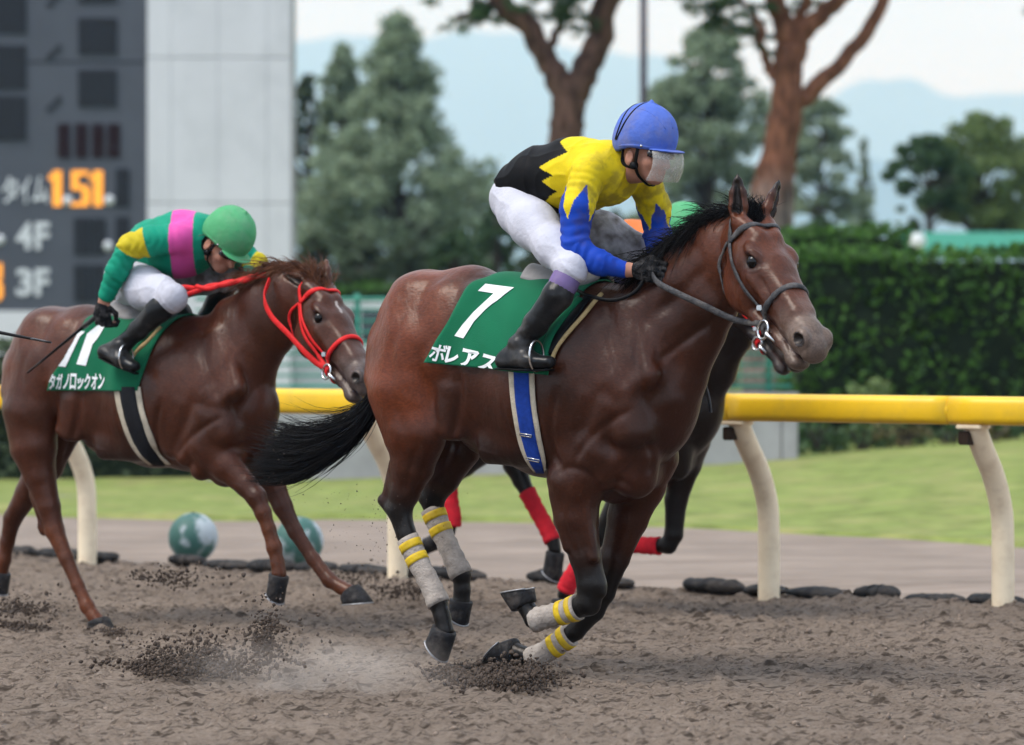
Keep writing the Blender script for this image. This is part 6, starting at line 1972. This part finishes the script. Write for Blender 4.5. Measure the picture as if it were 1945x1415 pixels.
# ---------------------------------------------------------------- number 11: chestnut following
RIG11 = Rig((-2.033, 16.78), 55)
def mapped(fx, fy, ss=1.0):
    """carry the muscle layout of the first horse over to another horse's place in the picture"""
    return [(fx(a), fy(b), c * ss, fx(d), fy(e), f * ss, w, h, k, col) for a, b, c, d, e, f, w, h, k, col in G7['muscle'][:17]]
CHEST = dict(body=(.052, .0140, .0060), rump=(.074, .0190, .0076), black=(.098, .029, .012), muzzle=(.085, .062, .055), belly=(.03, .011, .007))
def ears11(H, up):
    f = nrm(H.a * np.array([1, 1, 0]))
    return [dict(dir=nrm(-f * .95 + up * .38 + H.n * .25), len=.165, open=nrm(H.n + up * .2)), dict(dir=nrm(-f * .35 + up * .9 - H.n * .2), len=.15, open=nrm(-H.n + f * .4))]
f11x = lambda x: 519 + (x - 1312) * .84
f11y = lambda y: 743 + (y - 717) * .79
G11 = dict(sculpt=[([(f11x(a), f11y(b)) for a, b in p], am, w, t) for p, am, w, t in SCULPT_BODY if max(q[1] for q in p) < 905 and max(q[0] for q in p) < 1262], col=CHEST, res=.008, scale=.95, star=True,
    torso=[(55, 705, .14, .165), (102, 682, .225, .27), (156, 690, .235, .300), (228, 732, .240, .368), (299, 744, .28, .38), (370, 748, .275, .385), (420, 752, .24, .37), (456, 800, .175, .25)],
    neck=[(425, 708, 0, .165, .285), (468, 640, 0, .122, .225), (513, 598, .01, .097, .188), (552, 565, .02, .084, .148), (580, 545, .03, .076, .105)],
    muscle=[m for i, m in enumerate(mapped(f11x, f11y, .95)) if i not in (12, 13)],
    legs=[
        dict(bl=5, n=[(95, 690, .12, .135, .19), (60, 780, .15, .118, .175), (64, 850, .155, .098, .138), (76, 905, .15, .070, .092), (93, 962, .145, .052, .064), (104, 1008, .14, .045, .053),
                      (126, 1060, .14, .033, .041), (148, 1112, .14, .029, .035), (166, 1152, .14, .035, .039), (178, 1170, .14, .031, .034), (186, 1180, .14, .036, .038)],
             x=[(80, 1000, 84, 1008, .14, .026, .028, 'body'), (82, 995, 66, 940, .145, .022, .03, 'body')], hoof=(186, 1176, 216, 1196, 168, 1200, .14)),
        dict(bl=5, n=[(150, 700, -.12, .13, .18), (112, 800, -.14, .105, .155), (86, 880, -.14, .085, .11), (52, 938, -.14, .058, .072), (24, 984, -.14, .045, .052), (14, 1028, -.14, .034, .041),
                      (8, 1062, -.14, .034, .038), (3, 1085, -.14, .036, .038)], hoof=(3, 1086, 10, 1130, -20, 1112, -.14)),
        dict(bl=5, n=[(418, 800, .14, .10, .14), (395, 845, .15, .083, .115), (432, 886, .145, .064, .082), (468, 922, .14, .048, .058), (487, 944, .14, .046, .052), (500, 974, .14, .037, .042),
                      (511, 1006, .135, .030, .036), (521, 1040, .13, .035, .039), (527, 1068, .13, .030, .033), (530, 1090, .13, .037, .040)],
             x=[(385, 870, 470, 935, .165, .03, .016, 'body')], hoof=(530, 1092, 534, 1147, 512, 1122, .13)),
        dict(bl=5, n=[(480, 820, -.12, .095, .125), (494, 862, -.12, .078, .098), (516, 915, -.12, .060, .070), (537, 962, -.12, .046, .051), (561, 1010, -.12, .034, .039), (595, 1062, -.12, .029, .035),
                      (626, 1102, -.12, .035, .038), (648, 1116, -.12, .030, .033), (662, 1123, -.12, .037, .038)], hoof=(664, 1122, 706, 1143, 652, 1147, -.12)),
    ],
    headfit=lambda rig: Head(rig, -.940, 15.99, 1.562, 35, 37, 6, 1.08), ears=ears11)
horse11, body11, bvh11, head11, sdf11 = build_horse('chestnut_racehorse', RIG11, G11)
tag(horse11, 'dark chestnut racehorse in a red bridle with a small white star, following at the left', 'horse', 'galloping racehorses')
bridle(horse11, head11, bvh11, M_STRAP_RED, 'chestnut', cheek2=True)
girth(RIG11, bvh11, horse11, [(218, 268, 735), (226, 276, 780), (243, 292, 830), (262, 308, 862), (283, 325, 880)], M_GIRTH_BLACK, M_FELT)
cloth11, cb11 = number_cloth(RIG11, bvh11, horse11, (228, 592), (365, 606), (80, 744), (262, 742), (270, 735))
poly_print(RIG11, cb11, cloth11, [(150, 628), (144, 640), (138, 648), (109, 695), (125, 697), (152, 640), (162, 630)][::-1])
poly_print(RIG11, cb11, cloth11, [(194, 606), (186, 618), (166, 634), (160, 652), (146, 692), (164, 695), (176, 655), (188, 640), (204, 612)][::-1])
for i, ch in enumerate('タガノロックオン'):
    x = 92 + i * 13.4; sm = .72 if ch == 'ッ' else 1.0
    print_char(RIG11, cb11, cloth11, ch, [(x + 1, 739), (x + 12.4, 740), (x + 3, 739 - 30 * sm)], bold=.03)
pad_edge(RIG11, bvh11, horse11, [(322, 597), (308, 625), (285, 650), (262, 668), (250, 692)], M_PAD, .012, .010)
pad_edge(RIG11, bvh11, horse11, [(312, 600), (290, 628), (262, 655), (240, 690)], M_CLOTH, .030, .008, .018, 'cloth_fold')
saddle(RIG11, bvh11, horse11, RIG11.J(285, 600, 0)[0], .030)
mane('mane', RIG11, head11, [(582, 500, .03), (545, 500, .02), (510, 512, .01), (478, 530, 0)], 2200, .085, M_HAIR_RED, horse11, bvh11, (-1.0, -.15, .28), 41, .02, grav=.6)
forelock(head11, horse11, bvh11, M_HAIR_RED, 700, .10, 6)

def silk11(V, tor, arms, rig):
    grn, pnk, yel = np.array([.008, .25, .15]), np.array([.66, .085, .33]), np.array([.50, .40, .02])
    C = np.tile(grn, (len(V), 1))
    xa, xb = rig.J(331, 440, 0)[0], rig.J(372, 440, 0)[0]
    xx = V[:, 0] + .7 * V[:, 1]; m = (xx > xa) & (xx < xb); C[m] = pnk
    for a in arms:
        dd, T, A = arm_coords(V, a)
        m = (dd < .02) & (T > .06); C[m] = grn
        m = (dd < .02) & (T > .155) & (T < .265); C[m] = yel
    return C
def mud11(V, rig):
    k = rig.J(440, 515, -.25); d = np.linalg.norm(V - k, axis=1)
    return np.where(V[:, 1] > .02, np.clip(1.0 - d / .45, 0, .7), 0) + .2 * (V[:, 0] > rig.J(310, 560, .3)[0])
GJ11 = dict(seed=15, silk=silk11, silk_mat=M_SILK, mud=mud11, helmet=M_HELM_GREEN, visor=False, sock=False, boot_top=.07, bands=False, hairc=M_HAIR_RED,
    head=(426, 462, .02, 46, 42, 6, 1.02),
    torso=[(262, 492, 0, .13, .115), (298, 474, 0, .150, .140), (345, 462, 0, .165, .152), (382, 455, 0, .160, .125)],
    neck=(398, 456, 0),
    arms=[[(340, 452, .150, .078, .080), (285, 458, .235, .070, .074), (248, 468, .285, .062, .066), (222, 515, .30, .054, .056), (203, 560, .30, .044, .046), (198, 572, .30, .030, .030)],
          [(425, 470, -.16, .076, .076), (462, 488, -.24, .064, .066), (486, 502, -.27, .056, .058), (475, 520, -.20, .046, .046), (460, 528, -.12, .036, .036), (455, 530, -.09, .028, .028)]],
    hands=[dict(w=(198, 572, .30), f=(-.15, -.1, -.98), k=(.9, .2, -.1), c=(.45, .75, -.1)), dict(w=(455, 530, -.08), f=(.75, -.6, -.1), k=(.1, -.1, .95), c=(.3, -.9, -.2), mat=M_GLOVE)],
    pelvis=[(248, 525, 0, .145, .12), (275, 500, 0, .140, .11)],
    legs=[[(248, 535, .11, .10, .115), (278, 548, .19, .092, .098), (305, 558, .255, .078, .080), (328, 566, .29, .062, .066), (298, 592, .315, .054, .056), (262, 628, .325, .041, .046), (230, 658, .33, .035, .039)],
          [(280, 525, -.11, .10, .115), (345, 525, -.19, .092, .096), (395, 525, -.25, .080, .080), (435, 520, -.28, .064, .066), (410, 580, -.31, .054, .056), (375, 630, -.33, .043, .048), (345, 660, -.33, .037, .041)]],
    knee_idx=[3, 3], boots=[dict(heel=(200, 680, .34), toe=(255, 706, .35)), dict(heel=(325, 690, -.34), toe=(385, 700, -.35))])
jockey11, F11 = build_jockey('person', RIG11, GJ11, 'jockey in green silks with a pink hoop, riding the chestnut horse at left')
reins = empty('reins'); reins.parent = horse11
rein('rein', RIG11, [(602, 690, .17), (578, 668, .19), (548, 635, .19), (515, 600, .19), (502, 565, .18), (512, 530, .12)], M_STRAP_RED, reins, (.014, .005), head11.bit[1])
rein('rein', RIG11, [(600, 640, -.10), (560, 600, -.14), (520, 560, -.10), (500, 540, -.03)], M_STRAP_RED, reins, (.014, .005), head11.bit[-1])
rein('rein_knot', RIG11, [(512, 520, .06), (470, 528, .09), (430, 540, .13), (400, 543, .15), (375, 552, .17), (345, 562, .20), (335, 556, .21), (345, 546, .20), (372, 548, .17)], M_STRAP_RED, reins, (.013, .008))
rein('rein_knot', RIG11, [(505, 512, .04), (468, 532, .10), (432, 536, .12), (398, 548, .16), (372, 544, .17)], M_STRAP_RED, reins, (.012, .009))
# whips
def whip(name, a, b, label, loop=True):
    root = empty(name, a); d = np.array(b) - np.array(a)
    MB().tube([d * f for f in np.linspace(0, 1, 10)], [.010 * (1 - .5 * f) for f in np.linspace(0, 1, 10)], 8).build('shaft', M_BLACK, root, True)
    MB().tube([d * f for f in np.linspace(-.03, .28, 5)], [.013] * 5, 10).build('grip', M_BLACKLEA, root, True)
    MB().tube([d * f for f in np.linspace(.86, 1.06, 6)], [(.018, .005)] * 6, 8).build('flap', M_BLACKLEA, root, True)
    tag(root, label, 'whip', 'riding whips')
whip('riding_whip', RIG11.glob(RIG11.J(196, 590, .30)), RIG11.glob(RIG11.J(62, 700, .34)), 'black whip in the gloved hand of the green jockey, over the number cloth 11')
RIGX = Rig((-3.6, 15.6), 55)
whip('riding_whip', RIGX.glob(RIGX.J(-70, 618, 0)), RIGX.glob(RIGX.J(84, 648, 0)), 'black whip tip entering the picture from the left edge')

# ---------------------------------------------------------------- dark horse on the rail, mostly hidden
RIG3 = Rig((.297, 17.49), 55)
f3x = lambda x: 1362 + (x - 1312) * .76
f3y = lambda y: 745 + (y - 717) * .73
DARK = dict(body=(.0065, .0032, .0026), rump=(.0075, .0035, .0028), black=(.005, .0045, .0045), muzzle=(.04, .03, .027), belly=(.015, .007, .005))
G3 = dict(col=DARK, res=.010, scale=.93,
    torso=[(f3x(a), f3y(b), w, h) for a, b, w, h in G7['torso']],
    neck=[(f3x(1205), f3y(700), 0, .17, .30), (1330, 672, 0, .125, .235), (1372, 610, .01, .098, .20), (1400, 560, .02, .085, .155), (1415, 528, .03, .078, .11)],
    muscle=mapped(f3x, f3y, .95),
    legs=[
        dict(bl=2, n=[(940, 700, .12, .13, .18), (925, 770, .14, .115, .165), (915, 840, .14, .09, .125), (880, 880, .13, .062, .078), (853, 908, .12, .046, .053), (853, 950, .12, .034, .040), (860, 985, .12, .034, .038), (852, 1012, .12, .034, .034), (840, 1022, .12, .036, .038)],
             hoof=(838, 1024, 812, 1052, 812, 1018, .12), wrap=dict(mat=M_WRAP_RED, n=[(853, 922, .12, .036, .042), (855, 950, .12, .033, .039), (860, 980, .12, .035, .040), (860, 1000, .12, .038, .040)])),
        dict(bl=2, n=[(985, 705, -.12, .13, .18), (985, 780, -.14, .11, .155), (975, 840, -.14, .085, .11), (978, 882, -.13, .06, .07), (990, 912, -.12, .045, .05), (1012, 955, -.12, .034, .040), (1035, 995, -.12, .032, .036), (1050, 1026, -.12, .035, .037), (1054, 1044, -.12, .036, .038)],
             hoof=(1055, 1048, 1062, 1105, 1034, 1080, -.12), wrap=dict(mat=M_WRAP_RED, n=[(1001, 934, -.12, .036, .042), (1020, 970, -.12, .033, .038), (1038, 1002, -.12, .034, .038), (1050, 1028, -.12, .038, .040)])),
        dict(bl=2, n=[(1235, 840, .13, .10, .14), (1215, 885, .13, .082, .112), (1180, 950, .13, .062, .08), (1145, 1010, .12, .047, .054), (1120, 1045, .12, .036, .042), (1095, 1080, .12, .030, .035), (1078, 1110, .12, .036, .040), (1070, 1130, .12, .034, .036)],
             hoof=(1066, 1136, 1050, 1164, 1085, 1166, .12), wrap=dict(mat=M_WRAP_RED, n=[(1112, 1056, .12, .035, .040), (1095, 1080, .12, .032, .037), (1082, 1104, .12, .037, .041), (1074, 1122, .12, .040, .042)])),
        dict(bl=2, n=[(1310, 835, -.12, .095, .125), (1300, 880, -.12, .075, .095), (1284, 950, -.12, .056, .064), (1280, 1015, -.12, .045, .052), (1270, 1036, -.12, .042, .046), (1235, 1036, -.12, .033, .037), (1195, 1033, -.12, .032, .036), (1165, 1030, -.12, .036, .038), (1148, 1015, -.12, .035, .035)],
             hoof=(1146, 1012, 1120, 990, 1156, 985, -.12), wrap=dict(mat=M_WRAP_RED, n=[(1252, 1037, -.12, .036, .040), (1225, 1036, -.12, .033, .037), (1195, 1033, -.12, .033, .037), (1168, 1030, -.12, .038, .040)])),
    ],
    headfit=lambda rig: Head(rig, (1405 - 972.5) / FPX * 16.6, 16.6, CAM_H + (HORIZON - 522) / FPX * 16.6, 42, 46, 0, 1.0), ears=ears11)
horse3, body3, bvh3, head3, sdf3 = build_horse('dark_racehorse', RIG3, G3)
tag(horse3, 'very dark racehorse in red leg wraps, mostly hidden behind the leading bay', 'horse', 'galloping racehorses')
bridle(horse3, head3, bvh3, M_STRAP_RED, 'dark')
mane('mane', RIG3, head3, [(1412, 490, .03), (1380, 530, .01), (1340, 580, 0)], 900, .08, M_HAIR_BLACK, horse3, bvh3, (-.9, -.1, .45), 43, .02, grav=.7)
tail(RIG3, horse3, [(918, 640, 0, .012), (905, 700, .0, .035), (895, 760, .0, .05), (860, 800, .01, .06), (820, 820, .02, .08)], 700, M_HAIR_BLACK, 33)
ORG = np.array([.62, .16, .045])
GJ3 = dict(seed=25, silk=lambda V, t, a, r: np.tile(ORG, (len(V), 1)), silk_mat=M_SILK, mud=lambda V, r: .3 * np.ones(len(V)), helmet=M_HELM_GREEN, visor=False, sock=False, boot_top=.07, bands=False,
    head=(1290, 456, .02, 50, 30, 0, 1.05),
    torso=[(1120, 500, 0, .13, .115), (1155, 484, 0, .15, .135), (1205, 476, 0, .165, .148), (1248, 470, 0, .165, .125)],
    neck=(1264, 466, 0),
    arms=[[(1225, 480, .15, .075, .075), (1215, 530, .22, .064, .066), (1215, 575, .24, .055, .058), (1250, 590, .19, .046, .046), (1275, 595, .13, .036, .036), (1284, 596, .11, .028, .028)],
          [(1300, 490, -.15, .074, .072), (1312, 530, -.22, .062, .064), (1318, 565, -.23, .054, .056), (1318, 585, -.15, .045, .045), (1316, 598, -.08, .036, .036), (1315, 602, -.05, .028, .028)]],
    hands=[dict(w=(1285, 596, .10), f=(.93, .22, -.05), k=(.1, .25, .95), c=(.2, .95, -.25)), dict(w=(1315, 602, -.05), f=(.72, -.62, -.1), k=(.1, -.1, .95), c=(.3, -.9, -.2))],
    pelvis=[(1105, 528, 0, .145, .12), (1130, 510, 0, .140, .11)],
    legs=[[(1105, 540, .11, .10, .115), (1140, 560, .19, .09, .096), (1170, 580, .25, .076, .08), (1195, 600, .28, .06, .064), (1170, 640, .31, .053, .056), (1140, 690, .325, .043, .048), (1118, 720, .33, .037, .041)],
          [(1140, 530, -.11, .10, .115), (1200, 545, -.19, .09, .096), (1250, 562, -.25, .076, .08), (1290, 580, -.28, .06, .064), (1265, 630, -.31, .053, .056), (1235, 680, -.33, .043, .048), (1212, 712, -.33, .037, .041)]],
    knee_idx=[3, 3], boots=[dict(heel=(1095, 745, .34), toe=(1160, 748, .35)), dict(heel=(1190, 735, -.34), toe=(1255, 738, -.35))])
jockey3, F3 = build_jockey('person', RIG3, GJ3, 'jockey in orange with a light green helmet, almost hidden behind the yellow jockey')

# ---------------------------------------------------------------- thrown sand and dust
M_CLOD = mat('damp thrown sand', (.075, .056, .044), .95, noise_scale=30, noise_amt=.45)
_ico = bmesh.new(); bmesh.ops.create_icosphere(_ico, subdivisions=1, radius=1.0)
ICO_V = np.array([v.co[:] for v in _ico.verts]); ICO_F = np.array([[v.index for v in f.verts] for f in _ico.faces]); _ico.free()
M_CLOD2 = mat('dry sand clods', (.20, .155, .122), .95, noise_scale=30, noise_amt=.45)
def clods(name, pts, sizes, label, seed, matl=None):
    rng = np.random.default_rng(seed); n = len(pts)
    V = ICO_V[None] * rng.uniform(.55, 1.2, (n, len(ICO_V), 1)) * np.asarray(sizes)[:, None, None] * rng.uniform(.6, 1.3, (n, 1, 3)) + np.asarray(pts)[:, None]
    F = (ICO_F[None] + (np.arange(n) * len(ICO_V))[:, None, None]).reshape(-1, 3)
    o = link(name, mesh_quads(name, V.reshape(-1, 3), F), matl or M_CLOD, None, True)
    tag(o, label, 'sand', None, 'stuff'); return o
def spray(boxes, rig, s, label, seed, size=(.0025, .011), dep=.07):
    """boxes: (px, py, half width, half height, count) of flying sand on the plane at lateral offset s"""
    rng = np.random.default_rng(seed); P, R = [], []
    for px, py, a, b, n in boxes:
        for i in range(int(n * 1.5)):
            w_ = 1.0 if rng.uniform() < .72 else 2.1
            x, y = px + rng.normal() * a * .55 * w_, py + rng.normal() * b * .55 * w_ - (w_ - 1) * b * .35
            q = rig.glob(rig.J(x, y, s + rng.normal() * dep))
            if q[2] < .0: q[2] = rng.uniform(0, .02)
            P.append(q); R.append(size[0] + (size[1] - size[0]) * rng.uniform() ** 3)
    clods('thrown_sand', P, R, label, seed)
spray([(960, 1300, 48, 17, 2600), (995, 1288, 26, 14, 800), (905, 1314, 56, 10, 1100), (1008, 1306, 20, 14, 400), (865, 1322, 46, 7, 420)], RIG7, .30, 'dark burst of sand around the planted forefoot of the leading bay', 1, (.0025, .015), .16)
spray([(330, 1268, 62, 30, 1500), (290, 1286, 40, 14, 500), (430, 1268, 56, 20, 520), (498, 1222, 24, 36, 560), (512, 1188, 16, 22, 140), (385, 1245, 34, 22, 240), (560, 1240, 60, 40, 90)], RIG7, .80, 'dark sand thrown up behind the leading bay, left of the dust', 2, (.002, .012), .12)
spray([(40, 1155, 60, 14, 420), (30, 1235, 40, 18, 200), (75, 1205, 14, 10, 30), (215, 1255, 32, 34, 120), (220, 1215, 20, 14, 40)], RIG11, .55, 'scattered sand kicked up at the left edge under the chestnut horse', 3)
spray([(330, 1098, 52, 16, 260), (275, 1095, 20, 8, 60)], RIG11, -.1, 'clump of thrown sand beneath the chestnut horse\'s belly', 4)
spray([(790, 1118, 40, 18, 300), (690, 1098, 40, 20, 160), (740, 1125, 40, 12, 140), (655, 1105, 20, 22, 50)], RIG3, .25, 'thrown sand between the chestnut horse\'s lead hoof and the bay\'s hind legs', 5)
spray([(745, 985, 55, 55, 70), (640, 960, 60, 60, 22), (700, 1040, 50, 40, 26), (520, 900, 60, 60, 26)], RIG7, .16, 'fine specks of sand flying about the bay\'s hind legs', 6, (.0015, .004))
# loose clods lying on the track
rng = np.random.default_rng(77); n = 9000
tt_ = rng.uniform(-2.5, 8.0, n); nn_ = -rng.uniform(.05, 7.0, n)
P = R0[None] - U[None] * tt_[:, None] + NF[None] * nn_[:, None]
zz_ = track_z(P, tt_, nn_); P[:, 2] = zz_ + .002
keep = vnoise(np.stack([tt_, nn_], 1), 1.1, 3) > -.35
clods('loose_clods', P[keep], (.003 + .013 * rng.uniform(size=n) ** 4)[keep], 'loose damp clods strewn over the racetrack sand', 7, M_CLOD2)
mt_ = bpy.data.objects['loose_clods']
# low dust left hanging over the sand
md_, nt, b = material('hanging dust'); nt.nodes.remove(b)
N, L = nt.nodes, nt.links
pv = N.new('ShaderNodeVolumePrincipled'); pv.inputs['Color'].default_value = (.98, .86, .76, 1); pv.inputs['Absorption Color'].default_value = (1, 1, 1, 1)
tc = N.new('ShaderNodeTexCoord'); nz = N.new('ShaderNodeTexNoise'); nz.inputs['Scale'].default_value = 2.6; nz.inputs['Detail'].default_value = 4
ln_ = N.new('ShaderNodeVectorMath'); ln_.operation = 'LENGTH'; L.new(tc.outputs['Object'], ln_.inputs[0])
mr = N.new('ShaderNodeMapRange'); mr.inputs['From Min'].default_value = .25; mr.inputs['From Max'].default_value = 1.0; mr.inputs['To Min'].default_value = 1; mr.inputs['To Max'].default_value = 0
mr.interpolation_type = 'SMOOTHERSTEP'
L.new(ln_.outputs['Value'], mr.inputs['Value'])
mpn = N.new('ShaderNodeMapping'); mpn.inputs['Scale'].default_value = (1.6, 1, .5); L.new(tc.outputs['Object'], mpn.inputs['Vector']); L.new(mpn.outputs['Vector'], nz.inputs['Vector'])
m2 = N.new('ShaderNodeMapRange'); m2.inputs['From Min'].default_value = .35; m2.inputs['From Max'].default_value = .7; m2.inputs['To Max'].default_value = 1
L.new(nz.outputs['Fac'], m2.inputs['Value'])
mu = N.new('ShaderNodeMath'); mu.operation = 'MULTIPLY'; L.new(mr.outputs['Result'], mu.inputs[0]); L.new(m2.outputs['Result'], mu.inputs[1])
mu2 = N.new('ShaderNodeMath'); mu2.operation = 'MULTIPLY'; mu2.inputs[1].default_value = 1.25; L.new(mu.outputs[0], mu2.inputs[0])
L.new(mu2.outputs[0], pv.inputs['Density']); L.new(pv.outputs[0], N['Material Output'].inputs['Volume'])
def dust(px, py, rx, ry, rz, label):
    bm = bmesh.new(); bmesh.ops.create_icosphere(bm, subdivisions=3, radius=1.0)
    me = bpy.data.meshes.new('dust_cloud'); bm.to_mesh(me); bm.free()
    o = link('dust_cloud', me, md_); g = ground_at(px, py)
    o.location = (g[0], g[1], rz * .35); o.scale = (rx, ry, rz); o.rotation_euler = (0, 0, -math.radians(35) * .5)
    tag(o, label, 'dust', None, 'stuff')
dust(610, 1310, .80, .40, .20, 'low pale dust hanging over the sand behind the leading bay')
